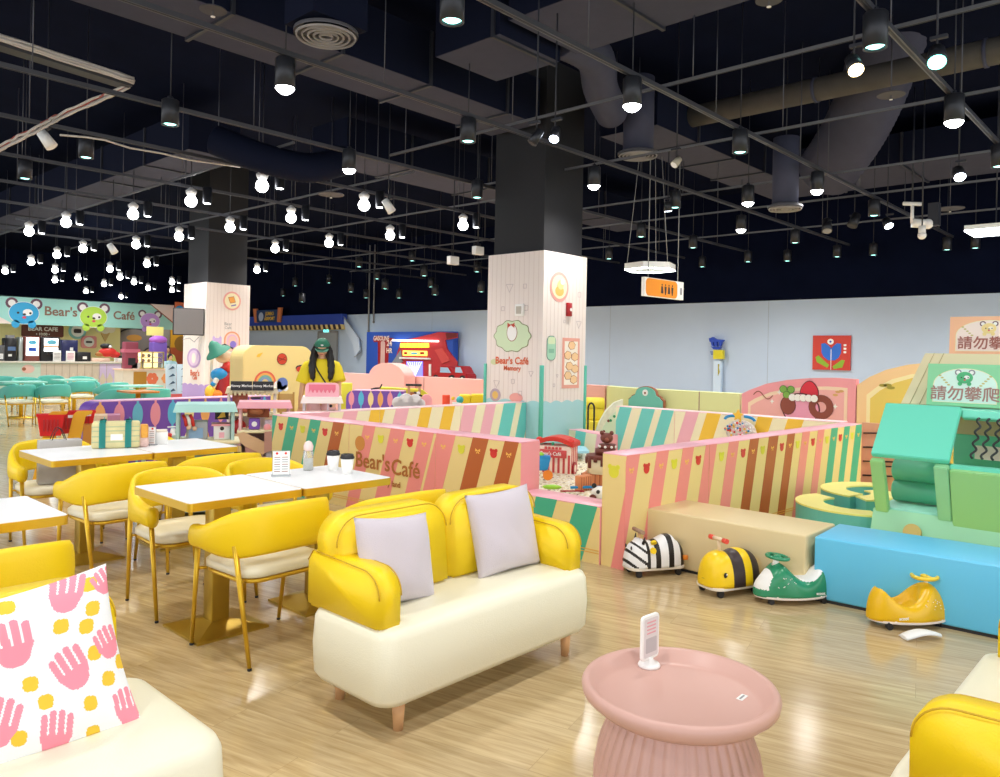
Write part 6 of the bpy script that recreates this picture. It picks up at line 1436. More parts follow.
# ================================================================ cafe counter and signs
CSG = mat('counter_mint', 'c2dccc', .5); 
xl = ony(-60, 350, 24).x; xr = ony(121, 364, 24).x
t = thing('cafe_counter', 'long pale mint cafe counter with line patterned panels at the far left', 'counter', (xl, 24, 0)); W = xr - xl
b = MB(); b.box(0, W, 0, .7, 0, 1.0, CSG); b.build('counter_body', t)
b = MB(); b.box(-.05, W + .05, -.05, .75, 1.0, 1.04, mat('counter_top_white', 'e6e4da', .3)); b.build('worktop', t)
b = MB(); b.box(W * .52, W, -.012, 0, 0, .98, mat('counter_beige_panel', 'cdc3b2', .5))
b.box(W - .62, W, -.016, 0, 0, .98, mat('counter_lilac_panel', 'cfc0e4', .5)); b.build('beige_front', t)
b = MB(); ln = mat('counter_lines', 'a89a88', .6)
for k in range(14):
    x = W * .55 + k * .2
    if x > W - .3: break
    b.box(x, x + .008, -.02, -.012, 0, .98, ln)
    b.prism([(x, .5), (x + .1, .72), (x + .2, .5), (x + .1, .28), (x, .5), (x + .01, .5), (x + .1, .3), (x + .19, .5), (x + .1, .7), (x + .01, .5)][:5], (0, -.018, 0), (1, 0, 0), (0, 0, 1), (0, -.001, 0), mat('counter_diamond', 'd6ccb8', .5))
b.build('line_pattern', t)
b = MB(); q = ony(28, 369, 24); b.prism(circ(.16, 16, q.x - xl, q.z, .12), (0, -.002, 0), (1, 0, 0), (0, 0, 1), (0, -.004, 0), mat('pinkish_print', 'e8c4b8', .5)); b.prism(circ(.05, 10, q.x - xl - .1, q.z), (0, -.008, 0), (1, 0, 0), (0, 0, 1), (0, -.004, 0), RIBBON); b.build('small_print', t)
# fascia sign
Ys = 27.0; xL = ony(-60, 320, Ys).x; q0 = ony(0, 294, Ys); q1 = ony(174, 306, Ys); xR = q1.x; zT = (q0.z + q1.z) / 2; zB = (ony(0, 323, Ys).z + ony(173, 330, Ys).z) / 2
t = thing('cafe_fascia_sign', 'long mint fascia sign with bear faces and the cafe name', 'sign', (xL, Ys, 0)); SGN = mat('sign_mint_green', 'a3ddd4', .55)
b = MB(); b.box(0, xR - xL, 0, .3, zB, zT, SGN); b.box(0, xR - xL, 0, 3.0, zT - .03, zT + .0, mat('fascia_top', 'c8d8d4', .5)); b.build('fascia_board', t)
b = MB(); wv = xR - xL; b.prism([(wv - .85, zT), (wv, zT), (wv, zT - .62)], (0, -.004, 0), (1, 0, 0), (0, 0, 1), (0, -.003, 0), mat('sign_cream_corner', 'efe0d8', .5)); b.prism([(wv - .82 - .0, zT - .0), (wv - .86, zT), (wv, zT - .66), (wv, zT - .61)], (0, -.008, 0), (1, 0, 0), (0, 0, 1), (0, -.003, 0), RIBBON)
xa = q0.x - xL; b.prism([(xa - .5, zB), (xa + .35, zB), (xa + .0, zB + .2), (xa - .5, zB + .3)], (0, -.004, 0), (1, 0, 0), (0, 0, 1), (0, -.003, 0), mat('sign_cream_corner', 'efe0d8', .5)); b.build('cream_corner', t)
EB = mat('ear_plum', '6a4a5c', .5)
for px, py, rr, c, nm in ((24, 313, .50, '38a8dc', 'blue'), (93.5, 317, .50, 'b4dc50', 'lime'), (150, 321, .40, 'c49ae0', 'lilac')):
    q = ony(px, py, Ys); b = MB(); bear_face(b, (q.x - xL, -.004, q.z), (1, 0, 0), (0, 0, 1), rr * .82, mat('bear_' + nm, c, .5), EB, WHITE, lift=.004); b.build(nm + '_bear_face', t)
b = MB(); LB = mat('letter_brown', '8a6a58', .6); q = ony(61, 312, Ys); text(b, "Bear's", (q.x - xL, -.004, q.z), (1, 0, 0), (0, 0, 1), .40, LB, bold=.008); q = ony(124, 316, Ys); text(b, "Café", (q.x - xL, -.004, q.z), (1, 0, 0), (0, 0, 1), .38, LB, bold=.008); b.build('cafe_lettering', t)
# yellow back wall and kitchen zone
xw = ony(120, 350, 28.6).x
t = thing('cafe_back_wall', 'pale yellow back wall of the cafe behind the counter', 'wall panel', (xL, 28.6, 0)); b = MB(); b.box(0, xw - xL, 0, .1, 0, 2.6, mat('cafe_yellow', 'f4ebaa', .6)); b.build('panel', t)
xg0, xg1 = ony(118, 350, 29.5).x, ony(176, 350, 29.5).x
t = thing('kitchen_back_wall', 'grey kitchen wall with a big doughnut picture behind the serving counter', 'wall panel', (xg0, 29.5, 0)); b = MB(); b.box(0, xg1 - xg0, 0, .1, 0, 3.0, mat('kitchen_grey', '8a8680', .6)); b.build('panel', t)
q = ony(134, 340, 29.5); b = MB(); OUT = mat('doughnut_outline', '2c2834', .5)
b.prism(circ(.78, 32, q.x - xg0, q.z - .05, .5), (0, -.004, 0), (1, 0, 0), (0, 0, 1), (0, -.004, 0), mat('dough_tan', 'b09468', .6))
def drip(r0, r1): return [(q.x - xg0 + (r0) * math.cos(a), q.z + (r1) * math.sin(a) - (.07 * abs(math.sin(a * 4)) if math.sin(a) < 0 else 0)) for a in [2 * PI * k / 60 for k in range(60)]]
b.prism(drip(.70, .46), (0, -.009, 0), (1, 0, 0), (0, 0, 1), (0, -.003, 0), OUT); b.prism(drip(.64, .40), (0, -.013, 0), (1, 0, 0), (0, 0, 1), (0, -.003, 0), mat('icing_grey', '7c7674', .6)); b.prism(circ(.28, 20, q.x - xg0, q.z + .08, .12), (0, -.017, 0), (1, 0, 0), (0, 0, 1), (0, -.003, 0), mat('dough_ochre', 'c08a3c', .6)); b.build('doughnut_picture', t)
x0_, x1_ = ony(171, 350, 29.2).x, ony(183, 350, 29.2).x
t = thing('ochre_partition', 'ochre yellow partition with an orange-red lower part beside the left pillar', 'wall panel', (x0_, 29.2, 0)); b = MB(); b.box(0, x1_ - x0_ + .5, 0, .1, 1.5, 2.35, mat('ochre_panel', 'd09a20', .6)); b.build('upper_panel', t); b = MB(); b.box(0, x1_ - x0_ + .5, 0, .1, 0, 1.5, mat('rust_panel', 'b0522c', .6)); b.build('lower_panel', t); b = MB(); b.prism(circ(.3, 16, .42, 1.65), (0, -.004, 0), (1, 0, 0), (0, 0, 1), (0, -.004, 0), mat('ochre_dark', '8a6420', .6)); b.build('print', t)
t = thing('corner_banner', 'blue and orange banner strip beside the end of the mint fascia', 'banner', (ony(176.5, 320, 26.8).x, 26.8, 2.2)); b = MB(); b.box(.27, .3, 0.01, .04, -2.2, 0, GREY); b.build('post', t); b = MB(); b.box(-.05, .3, 0, .05, 0, .9, mat('rust_panel2', 'cc6a3c', .6)); b.build('cloth', t); b = MB(); b.prism(circ(.17, 16, .1, .62), (0, -.004, 0), (1, 0, 0), (0, 0, 1), (0, -.004, 0), BLUE); b.build('blue_dot', t)
# wall signs
def sgn(name, label, px, py, Y, poly_fn):
    q = ony(px, py, Y); t = thing(name, label, 'sign', (q.x, Y, q.z)); b = MB(); poly_fn(b); b.build('board', t); return t
def brown(b):
    b.prism(rounded(1.25, .40, .06), (0, 0, 0), (1, 0, 0), (0, 0, 1), (0, .04, 0), mat('brown_board', '6a3a30', .6)); text(b, 'BEAR CAFE', (0, -.003, .06), (1, 0, 0), (0, 0, 1), .18, WHITE, bold=.006); text(b, '• 10:00 •', (0, -.003, -.11), (1, 0, 0), (0, 0, 1), .12, WHITE, bold=.004)
sgn('wall_sign', 'dark brown wooden sign with white lettering under the fascia', 43, 331, 28.5, brown)
def aqua(b): b.prism(circ(.28, 20), (0, 0, 0), (1, 0, 0), (0, 0, 1), (0, .03, 0), mat('badge_aqua', '8cc8c8', .6)); b.prism(circ(.2, 20), (0, -.004, 0), (1, 0, 0), (0, 0, 1), (0, .004, 0), WHITE); b.prism(rounded(.24, .14, .04), (0, -.008, 0), (1, 0, 0), (0, 0, 1), (0, .004, 0), INK); [b.prism(circ(.1, 10, s_ * .2, .22), (0, .005, 0), (1, 0, 0), (0, 0, 1), (0, .02, 0), mat('badge_aqua', '8cc8c8', .6)) for s_ in (-1, 1)]
sgn('wall_badge', 'aqua bear-eared round badge on the yellow cafe wall', 77.5, 331, 28.5, aqua)
def pk(b): b.prism(rounded(.5, .42, .08), (0, 0, 0), (1, 0, 0), (0, 0, 1), (0, .03, 0), mat('badge_pink', 'e89a9a', .6)); b.prism(circ(.17, 18), (0, -.004, 0), (1, 0, 0), (0, 0, 1), (0, .004, 0), WHITE); b.prism(rounded(.2, .07, .02), (0, -.008, 0), (1, 0, 0), (0, 0, 1), (0, .004, 0), INK)
sgn('wall_badge', 'pink square badge on the yellow cafe wall above the red bags', 89, 342, 28.5, pk)
def ice(b): b.prism([(0, -.42), (.2, 0), (-.2, 0)], (0, 0, 0), (1, 0, 0), (0, 0, 1), (0, .03, 0), mat('cone_tan', 'd8b878', .6)); [b.prism(circ(.16, 14, x, z), (0, -.004 * k - .001, 0), (1, 0, 0), (0, 0, 1), (0, .02, 0), mat('ice_cream_white', 'f2ecd8', .6)) for k, (x, z) in enumerate(((-.18, .06), (.18, .06), (0, .02), (-.08, .2), (.1, .2)))]
sgn('wall_ice_cream', 'white ice cream cone picture on the yellow cafe wall', 105.5, 330, 28.5, ice)
# machines and counter clutter
def on_counter(px, y=.35): return ony(px, 360, 24 + y)
def cbox(name, label, px0, px1, pyt, m, y=.35, d=.3, extra=None, base=1.04, cat='machine'):
    a_, c_ = ony(px0, 355, 24 + y), ony(px1, 355, 24 + y); top = ony((px0 + px1) / 2, pyt, 24 + y).z; w = c_.x - a_.x
    t = thing(name, label, cat, ((a_.x + c_.x) / 2, 24 + y, base)); b = MB(); b.box(-w / 2, w / 2, -d / 2, d / 2, 0, top - base, m, .01, 1); b.build('body', t)
    if extra: b = MB(); extra(b, w, top - base, -d / 2); b.build('front_details', t)
    return t
def front(b, x0, x1, z0, z1, y, m, k=1): b.box(x0, x1, y - .006 * k, y, z0, z1, m)
SCR = emit('screen_white', 'f4f8fc', 1.2); SCB = mat('screen_blue', '2a58c8', .4)
cbox('coffee_machine', 'black coffee machine with a grey top at the far left of the counter', 3, 15, 338, DARK, extra=lambda b, w, h, y: (front(b, -w * .25, w * .4, h * .45, h * .62, y, mat('lcd', '5a7aa8', .3)), b.box(-w * .3, w * .3, y, y + .2, h, h + .08, GREY), front(b, -w * .2, w * .1, h * .2, h * .3, y, WHITE)))
cbox('coffee_grinder', 'dark appliance cut by the left edge on the counter', -4, 3, 345, mat('appliance_grey', '5a5c5e', .4), extra=lambda b, w, h, y: front(b, -w * .4, w * .3, .05, .2, y, WHITE))
cbox('cup_stack', 'tall silver cup dispenser between the machines', 17, 21, 337, mat('silver_tube', 'b8c0bc', .3, .5), cat='dispenser')
def kiosk(b, w, h, y): front(b, -w * .42, w * .42, h * .22, h * .96, y, SCR); front(b, -w * .25, w * .25, h * .4, h * .55, y, SCB, 2); b.prism(circ(w * .28, 16, 0, h * .76, w * .16), (0, y - .007, 0), (1, 0, 0), (0, 0, 1), (0, -.004, 0), SKY); [front(b, -w * .36 + k * w * .22, -w * .28 + k * w * .22, h * .27, h * .31, y, DARK, 2) for k in range(4)]
cbox('drink_dispenser', 'white fronted drink dispenser with blue logo panel on the counter', 23, 38, 336.5, mat('casing_rust', '8a4a40', .5), extra=kiosk)
def disp2(b, w, h, y): front(b, -w * .34, w * .40, h * .4, h * .94, y, SCR); b.prism(circ(w * .26, 14, .03, h * .78, w * .14), (0, y - .007, 0), (1, 0, 0), (0, 0, 1), (0, -.004, 0), mat('logo_aqua', '6cc0d8', .4)); front(b, -w * .34, w * .4, h * .56, h * .64, y, mat('band_tan', 'e0b48c', .5), 2); [b.cyl((-w * .2 + k * .12, y - .03, h * .25), (-w * .2 + k * .12, y - .03, h * .38), .025, DARK, n=8) for k in range(4)]
cbox('drink_dispenser', 'black cased drink dispenser with tan and blue panel, right of the white one', 39, 58, 337, DARK, extra=disp2)
cbox('ice_machine', 'dark navy blue machine with white print behind the menu cards', 60, 76, 340, mat('navy_case', '23285c', .4), y=.55, extra=lambda b, w, h, y: (front(b, 0, w * .2, h * .5, h * .65, y, WHITE),))
cbox('menu_card', 'white menu card standing on the counter, left one', 53, 61, 350.5, WHITE, y=.08, d=.02, cat='card', extra=lambda b, w, h, y: [front(b, -w * .35, w * .35, h * (.2 + .13 * k), h * (.24 + .13 * k), y, GREY) for k in range(5)])
cbox('menu_card', 'white menu card with pink print standing on the counter, right one', 66, 75, 351, WHITE, y=.08, d=.02, cat='card', extra=lambda b, w, h, y: [front(b, -w * .35, w * .35, h * (.2 + .13 * k), h * (.25 + .13 * k), y, mat('card_print_pink', 'd890a8', .5)) for k in range(5)])
cbox('cash_register', 'black box till with white label on the counter', 75.5, 89, 352, DARK, y=.2, extra=lambda b, w, h, y: front(b, -w * .1, w * .2, h * .25, h * .55, y, WHITE))
cbox('paper_crate', 'low pale pink box under the red bag on the counter', 90, 108, 358, mat('crate_pink', 'eecdb8', .6), y=.2, cat='box')
q = ony(104, 356, 24.2); t = thing('bag', 'red bag slumped on the counter beside brown teddy-like bundle', 'bag', (q.x, 24.2, 1.2), 0)
b = MB(); b.sphere((.1, 0, .12), .2, RED, sc=(1.3, .6, .7), n=14); b.sphere((.3, 0, 0.05), .14, RED, sc=(1.2, .6, .7), n=12); b.sphere((-.1, 0, .06), .12, mat('toffee', 'b07a3c', .6), sc=(1.3, .6, .6), n=12); b.build('bundle', t)
b = MB(); b.sphere((.05, 0, .3), .14, DARK, sc=(1.2, .7, .6), n=12); b.sphere((.14, -.08, .28), .05, WHITE, n=8); b.build('dark_cap', t)
cbox('receipt_printer', 'white and black counter device at the right end of the long counter', 116, 125, 358, WHITE, y=.3, extra=lambda b, w, h, y: b.box(-w * .4, w * .4, y, .1, h, h + .07, DARK))
# serving counter at the right of the cafe
Yc = 22.0; a_, c_ = ony(123, 372, Yc), ony(186, 372, Yc); zc = ony(150, 370.3, Yc).z
t = thing('serving_counter', 'short cream serving counter with orange flower prints before the glass case', 'counter', (a_.x, Yc, 0)); W = c_.x - a_.x
b = MB(); b.box(0, W, 0, .6, 0, zc, mat('counter_cream', 'e4dccb', .5)); b.build('counter_body', t); b = MB(); b.box(-.03, W, -.04, .65, zc, zc + .04, mat('counter_peach_top', 'f0d2bc', .5)); b.build('worktop', t)
b = MB(); b.box(W * .16, W * .36, -.01, 0, .3, zc - .04, mat('oak_panel', 'b8862c', .5)); b.build('oak_door', t)
b = MB()
for x, r, c in ((.45, .16, 'e87850'), (.68, .14, 'f0a060'), (.78, .20, 'e88070'), (.84, .15, 'f2a49a')):
    for k in range(6): b.prism(circ(r * .5, 10, W * x + r * .6 * math.cos(k * PI / 3), zc * .72 + r * .6 * math.sin(k * PI / 3)), (0, -.002 - .001 * k, 0), (1, 0, 0), (0, 0, 1), (0, -.003, 0), mat('flower_' + c, c, .5))
b.build('flower_print', t)
p_ = ony(150, 352, Yc + .3); t = thing('glass_display_case', 'lit glass display case with warm shelves on the serving counter', 'display case', (p_.x, Yc + .3, zc + .04)); hcase = ony(150, 353, Yc + .3).z - zc
cw = (ony(163, 352, Yc).x - ony(141, 352, Yc).x) / 2; GL = mat('case_glass', 'f4f0e0', .05, trans=.9)
b = MB()
for x in (-cw, -.0, cw): b.box(x - .015, x + .015, -.2, -.17, 0, hcase, mat('case_frame', 'd8c070', .4))
b.box(-cw, cw, -.2, .2, hcase - .03, hcase, mat('case_frame', 'd8c070', .4)); b.box(-cw, cw, -.2, .2, 0, .03, mat('case_frame', 'd8c070', .4)); b.build('frame', t)
b = MB(); b.box(-cw + .02, cw - .02, .15, .18, .03, hcase - .03, emit('case_glow', 'fff0b0', 1.3)); b.build('lit_back', t)
for k, z in enumerate((hcase * .35, hcase * .65)): b = MB(); b.box(-cw + .02, cw - .02, -.15, .15, z, z + .015, mat('case_shelf', 'c8a850', .4)); [b.sphere((-cw + .12 + j * .16, 0, z + .06), .05, (DRED, LYEL, BROWN, PINK)[(j + k) % 4], n=8) for j in range(int(cw * 2 / .16) - 1)]; b.build('shelf', t)
b = MB(); b.box(-cw, cw, -.205, -.2, .03, hcase - .03, GL); b.build('glass_front', t)
def cth(name, label, px, py, m, w, h, cat='machine', parts=None, Y=22.35):
    q = ony(px, py, Y); t = thing(name, label, cat, (q.x, Y, zc + .04)); b = MB(); b.box(-w / 2, w / 2, -.12, .12, 0, h, m, .02, 2); b.build('body', t)
    if parts: b = MB(); parts(b); b.build('details', t)
cth('drink_machine', 'dark pink machine left of the glass case', 130, 360, mat('machine_pink', '9a4458', .5), .36, .75, parts=lambda b: (b.box(-.22, .22, -.15, .12, .45, .55, mat('machine_rose', 'd07088', .5)), b.box(-.1, .1, -.13, -.12, .1, .3, DARK)))
cth('white_appliance', 'small white mixer shaped appliance left of the glass case', 136, 365, WHITE, .35, .18, parts=lambda b: b.sphere((0, 0, .22), .08, WHITE))
q = ony(158, 345, 23.6); t = thing('candy_machine', 'purple topped machine with a yellow sign behind the glass case', 'machine', (q.x, 23.6, 1.0)); b = MB(); b.box(-.25, .25, -.2, .2, -1, 0, GREY); b.box(-.22, .22, -.15, .15, 0, .65, mat('violet_case', '7a5ac0', .5), .03); b.build('body', t); b = MB(); b.sphere((0, 0, .72), .27, mat('violet_dome', 'b46ad8', .4), sc=(1, .7, .5)); b.build('dome', t)
b = MB(); b.box(-.35, .15, -.02, .02, .85, 1.12, mat('lemon_sign', 'f2ee90', .5)); b.cyl((-.1, 0, .7), (-.1, 0, .9), .02, WHITE, n=8); b.build('sign_card', t)
# cafe people (far, seen as head and shoulders)
def person(label, loc, rz, H, shirt, hair, cap=None, skin='e0b08c', legs='d8a8a8', longhair=False, arms=None, bag=False, capskin=None):
    t = thing('person', label, 'person', loc, rz); s_ = H / 1.62; SK = mat('skin_' + skin, skin, .55)
    def skinm(name, pts, edges, radii, m, root=0, sub=2):
        me = bpy.data.meshes.new(name); me.from_pydata([tuple(Vector(p) * s_) for p in pts], edges, []); o = bpy.data.objects.new(name, me); COL.objects.link(o)
        o.modifiers.new('skin', 'SKIN'); sv = me.skin_vertices[0].data
        for i, r in enumerate(radii):
            rr = r if isinstance(r, tuple) else (r, r); sv[i].radius = (rr[0] * s_, rr[1] * s_); sv[i].use_root = (i == root)
        o.modifiers.new('sub', 'SUBSURF').levels = sub; o.modifiers['sub'].render_levels = sub; me.materials.append(m)
        bpy.context.view_layer.update(); dg = bpy.context.evaluated_depsgraph_get(); nm = bpy.data.meshes.new_from_object(o.evaluated_get(dg)); bpy.data.objects.remove(o); 
        for p in nm.polygons: p.use_smooth = True
        if not nm.materials: nm.materials.append(m)
        oo = bpy.data.objects.new(name, nm); COL.objects.link(oo); oo.parent = t; return oo
    # facing local -y
    AR = arms or [((.19, 0, 1.31), (.25, -.02, 1.06), (.27, -.14, .86), (.27, -.17, .79)), ((-.19, 0, 1.31), (-.25, -.02, 1.06), (-.26, -.14, .86), (-.26, -.17, .79))]
    V_ = [(0, .01, .92), (0, .01, 1.08), (0, 0, 1.25), (0, -.0, 1.345), (0, -.015, 1.42), (0, -.02, 1.47)]; R_s = [(.14, .10), (.125, .09), (.14, .09), (.09, .07), (.045, .045), (.05, .05)]; E_ = [(0, 1), (1, 2), (2, 3), (3, 4), (4, 5)]
    for A_ in AR:
        i = len(V_); V_ += list(A_); R_s += [.052, .04, .03, .024]; E_ += [(3, i), (i, i + 1), (i + 1, i + 2), (i + 2, i + 3)]
        wv_ = Vector(A_[-1]); dr_ = (wv_ - Vector(A_[-2])).normalized(); sd_ = dr_.cross(Vector((0, 0, 1))).normalized() if abs(dr_.z) < .95 else Vector((0, 1, 0))
        for k in range(4): j = len(V_); V_ += [tuple(wv_ + dr_ * .04 + sd_ * (-.024 + .016 * k)), tuple(wv_ + dr_ * (.085 - .006 * abs(k - 1)) + sd_ * (-.027 + .018 * k)), tuple(wv_ + dr_ * (.12 - .01 * abs(k - 1)) + sd_ * (-.027 + .018 * k) + Vector((0, -.012, -.005)))]; R_s += [.011, .009, .007]; E_ += [(i + 3, j), (j, j + 1), (j + 1, j + 2)]
        j = len(V_); V_ += [tuple(wv_ + dr_ * .02 + sd_ * -.035), tuple(wv_ + dr_ * .06 + sd_ * -.05)]; R_s += [.011, .008]; E_ += [(i + 3, j), (j, j + 1)]
    for sx in (-1, 1):
        i = len(V_); V_ += [(sx * .09, .0, .86), (sx * .1, -.01, .48), (sx * .1, .01, .09), (sx * .105, -.08, .035), (sx * .11, -.14, .025)]; R_s += [.085, .055, .036, .034, .03]; E_ += [(0, i), (i, i + 1), (i + 1, i + 2), (i + 2, i + 3), (i + 3, i + 4)]
    skinm('body', V_, E_, R_s, SK, 0, 1)
    # head: lathe-like ellipsoid with chin, nose, ears, features; tilted down slightly
    b = MB(); HC = Vector((0, -.03, 1.545)) * s_; tm = Matrix.Translation(HC) @ Matrix.Rotation(math.radians(16), 4, 'X')
    q = bmesh.new(); bmesh.ops.create_uvsphere(q, u_segments=24, v_segments=16, radius=.1 * s_)
    for v in q.verts:
        z = v.co.z / (.1 * s_); v.co.x *= .78 * (1 - .22 * max(0, -z)); v.co.y *= .95; v.co.z *= 1.18
    b.merge(q, SK, True, tm); b.sphere((0, -.097 * s_, -.01 * s_), .014 * s_, SK, sc=(.8, 1, 1.3), n=10, M=tm)
    for sx in (-1, 1): b.sphere((sx * .078 * s_, .005, -.005), .022 * s_, SK, sc=(.4, .7, 1.2), n=10, M=tm)
    b.build('head', t)
    b = MB()
    for sx in (-1, 1): b.sphere((sx * .032 * s_, -.083 * s_, .012 * s_), .010 * s_, DARK, sc=(1.3, .5, .7), n=8, M=tm)
    b.sphere((0, -.083 * s_, -.056 * s_), .017 * s_, mat('lip', 'b8504c', .5), sc=(1.3, .4, .5), n=8, M=tm); b.build('face_features', t)
    HM = mat('hair_' + hair, hair, .45); b = MB(); b.sphere((0, .014 * s_, .02 * s_), .104 * s_, HM, sc=(.9, .95, 1.12), n=20, M=tm)
    if longhair:
        for sx in (-1, 1):
            P_ = [Vector(p) * s_ for p in ((sx * .075, -.02, 1.60), (sx * .098, -.03, 1.52), (sx * .11, -.07, 1.4), (sx * .12, -.11, 1.30), (sx * .115, -.12, 1.20), (sx * .10, -.125, 1.12))]
            b.tube(cr_spline(P_, 18), [(.022 + .026 * math.sin(PI * k / 18) + .004 * math.sin(k * 2.1)) * s_ * (1 if k < 17 else .5) for k in range(19)], HM, n=12)
            P_ = [Vector(p) * s_ for p in ((sx * .05, .04, 1.56), (sx * .09, .05, 1.42), (sx * .11, .06, 1.25), (sx * .09, .07, 1.12))]; b.tube(cr_spline(P_, 12), [(.045 - .002 * k) * s_ for k in range(13)], HM, n=10)
    b.build('hair', t)
    # shirt: loose torso with short sleeves
    SH = mat('shirt_' + shirt, shirt, .7, bump=.3, bscale=30)
    b = MB(); n = 28; prof = [(.19, .125, .84), (.193, .13, .90), (.185, .125, 1.0), (.175, .12, 1.15), (.175, .118, 1.26), (.16, .105, 1.33), (.11, .085, 1.385), (.07, .062, 1.41)]; rings = []
    for w_, d_, z in prof:
        rings.append([b.bm.verts.new(Vector((w_ * math.copysign(abs(math.cos(a)) ** .8, math.cos(a)) * (1 + .02 * math.sin(a * 7 + z * 20)), .0 + d_ * math.copysign(abs(math.sin(a)) ** .8, math.sin(a)), z)) * s_) for a in [2 * PI * k / n for k in range(n)]])
    for A_, B_ in zip(rings, rings[1:]):
        for k in range(n): f = b.bm.faces.new((A_[k], A_[(k + 1) % n], B_[(k + 1) % n], B_[k])); f.smooth = True; f.material_index = b.mi(SH)
    for A_ in AR:
        a0, a1, a2 = (Vector(p) for p in A_[:3]); P_ = [a0.lerp(Vector((0, 0, 1.33)), .45), a0, a0.lerp(a1, .45), a0.lerp(a1, .95)]
        b.tube([p * s_ for p in cr_spline(P_, 9)], [(.07 + .004 * min(k, 7)) * s_ for k in range(10)], SH, n=14)
    b.build('shirt', t)
    LG = mat('trousers_' + legs, legs, .7, noise=.2, scale=15); b = MB()
    for sx in (-1, 1): b.tube([Vector(p) * s_ for p in ((sx * .075, .01, .92), (sx * .09, .0, .75), (sx * .1, -.01, .48), (sx * .1, .005, .1))], [.105 * s_, .10 * s_, .08 * s_, .065 * s_], LG, n=14)
    b.build('trousers', t)
    if cap:
        CM = mat('cap_' + cap, cap, .6); b = MB(); q = bmesh.new(); bmesh.ops.create_uvsphere(q, u_segments=24, v_segments=16, radius=.112 * s_)
        bmesh.ops.delete(q, geom=[v for v in q.verts if v.co.z < .012 * s_], context='VERTS')
        for v in q.verts: v.co.x *= .93; v.co.z = v.co.z * 1.05 + .02 * s_
        b.merge(q, CM, True, tm)
        P_ = [(.085 * math.cos(a), -.075 - .10 * math.sin(a) ** .8 if math.sin(a) > 0 else -.075) for a in [PI * k / 14 for k in range(15)]]
        b.prism([(x * s_, y * s_) for x, y in P_], tm @ Vector((0, 0, .035 * s_)), tm.to_3x3() @ Vector((1, 0, 0)), tm.to_3x3() @ Vector((0, 1, -.0 + .25)).normalized(), (0, 0, .006), CM); b.build('cap', t)
        b = MB(); b.sphere((0, -.108 * s_, .072 * s_), .014 * s_, WHITE, sc=(1.3, .4, .7), n=8, M=tm); b.build('cap_badge', t)
    if bag:
        b = MB(); P_ = [Vector(p) * s_ for p in ((-.1, -.07, 1.385), (-.06, -.122, 1.28), (.04, -.135, 1.12), (.12, -.135, 1.0), (.2, -.06, .86))]; b.tube(cr_spline(P_, 14), .009 * s_, DARK, n=6); b.build('bag_strap', t)
    return t
loc, a = put(322, 9.9)
person('person in a green cap and yellow T-shirt looking down, long black hair', loc, a, 1.60, 'e9d21e', '15110f', cap='1c6a50', longhair=True, bag=True, legs='e0b0b4',
       arms=[((.165, 0, 1.31), (.22, -.05, 1.10), (.22, -.2, .95), (.18, -.27, .88)), ((-.165, 0, 1.31), (-.235, .0, 1.08), (-.26, -.05, .88), (-.26, -.08, .79))])
q = ony(170, 352, 22.9); person('person in a pale blue top with short dark hair standing behind the glass case', (q.x, 22.9, 0), 0, 1.27, 'a8d4e4', '1c1a1c', legs='4a4a58')
q = ony(162, 350, 23.4); person('person with dark hair and yellow-green top behind the purple machine', (q.x + .45, 24.1, 0), 0, 1.5, 'c8d068', '241c1c', legs='4a4a58')
# folding A-board
q = ony(178, 385, 20.5); t = thing('folding_sign_board', 'pale blue folding board with dark wave marks beside the left pillar', 'sign', (q.x, 20.5, 0)); b = MB()
for s_, sgn_ in ((-.17, 1), (.17, -1)): b.prism([(-.16, 0), (.16, 0), (.16, 1.05), (-.16, 1.05)], (s_, 0, 0), (1, sgn_ * .3, 0), (0, .08, 1), (0, .03, 0), mat('pale_blue_board', 'c4dcec', .5))
b.build('boards', t); b = MB()
for s_ in (-.17, .17):
    for k in range(4): b.prism([(s_ - .09, .3 + k * .2), (s_ + .09, .34 + k * .2), (s_ + .03, .4 + k * .2)], (0, -.03 + .02 * k, 0), (1, 0, 0), (0, 0, 1), (0, -.01, 0), mat('wave_navy', '34506c', .5))
b.box(-.3, .3, -.06, -.04, .0, .25, mat('red_foot', 'c85a5a', .5)); b.build('wave_marks', t)

# ================================================================ left pillar and its attachments
t = pillar('square pillar on the left clad in white boards with toast and rainbow pictures', 8.24, 16.75, 1.08, 1.1, 3.0, mat('lilac_paint', 'b49ad4', .6), .64, 2)
P_ = t; wd = 1.08
def rz2(px, py): q = ony(px, py, 16.75); return q.x - 8.24, q.z
def lx2(px, py): q = onx(px, py, 8.24); return 1.1 - (q.y - 16.75), q.z
LZ = 0; DZ = 0
b = MB(); x, z = rz2(232, 301); rface(b, circ(.22, 32, x, z), mat('emblem_pink', 'eba9a0', .6)); rface(b, circ(.18, 32, x, z), mat('emblem_cream', 'f6ecc6', .6), .006); rface(b, [(x - .1, z + .08), (x + .04, z + .11), (x + .09, z - .03), (x - .05, z - .06)], RIBBON, .009); rface(b, [(x - .09, z + .075), (x + .035, z + .1), (x + .08, z - .025), (x - .045, z - .05)], mat('toast_orange', 'f0a850', .6), .012)
rface(b, [(x - .02, z - .1), (x + .1, z - .07), (x + .1, z - .1), (x - .02, z - .13)], mat('toast_text', '8a80b8', .6), .009); b.build('toast_picture', t)
b = MB(); x, z = rz2(232, 340)
for k, c in enumerate(('e8a078', 'f2d2c4', 'e4b8d8', 'f0c8b8')): rface(b, [(x - .2 + .035 * k, z - .25)] + [(x - (.2 - .035 * k) * math.cos(PI * j / 16), z + (.2 - .035 * k) * math.sin(PI * j / 16)) for j in range(17)] + [(x + .2 - .035 * k, z - .25)], mat('arch_' + c, c, .6), .003 + .003 * k)
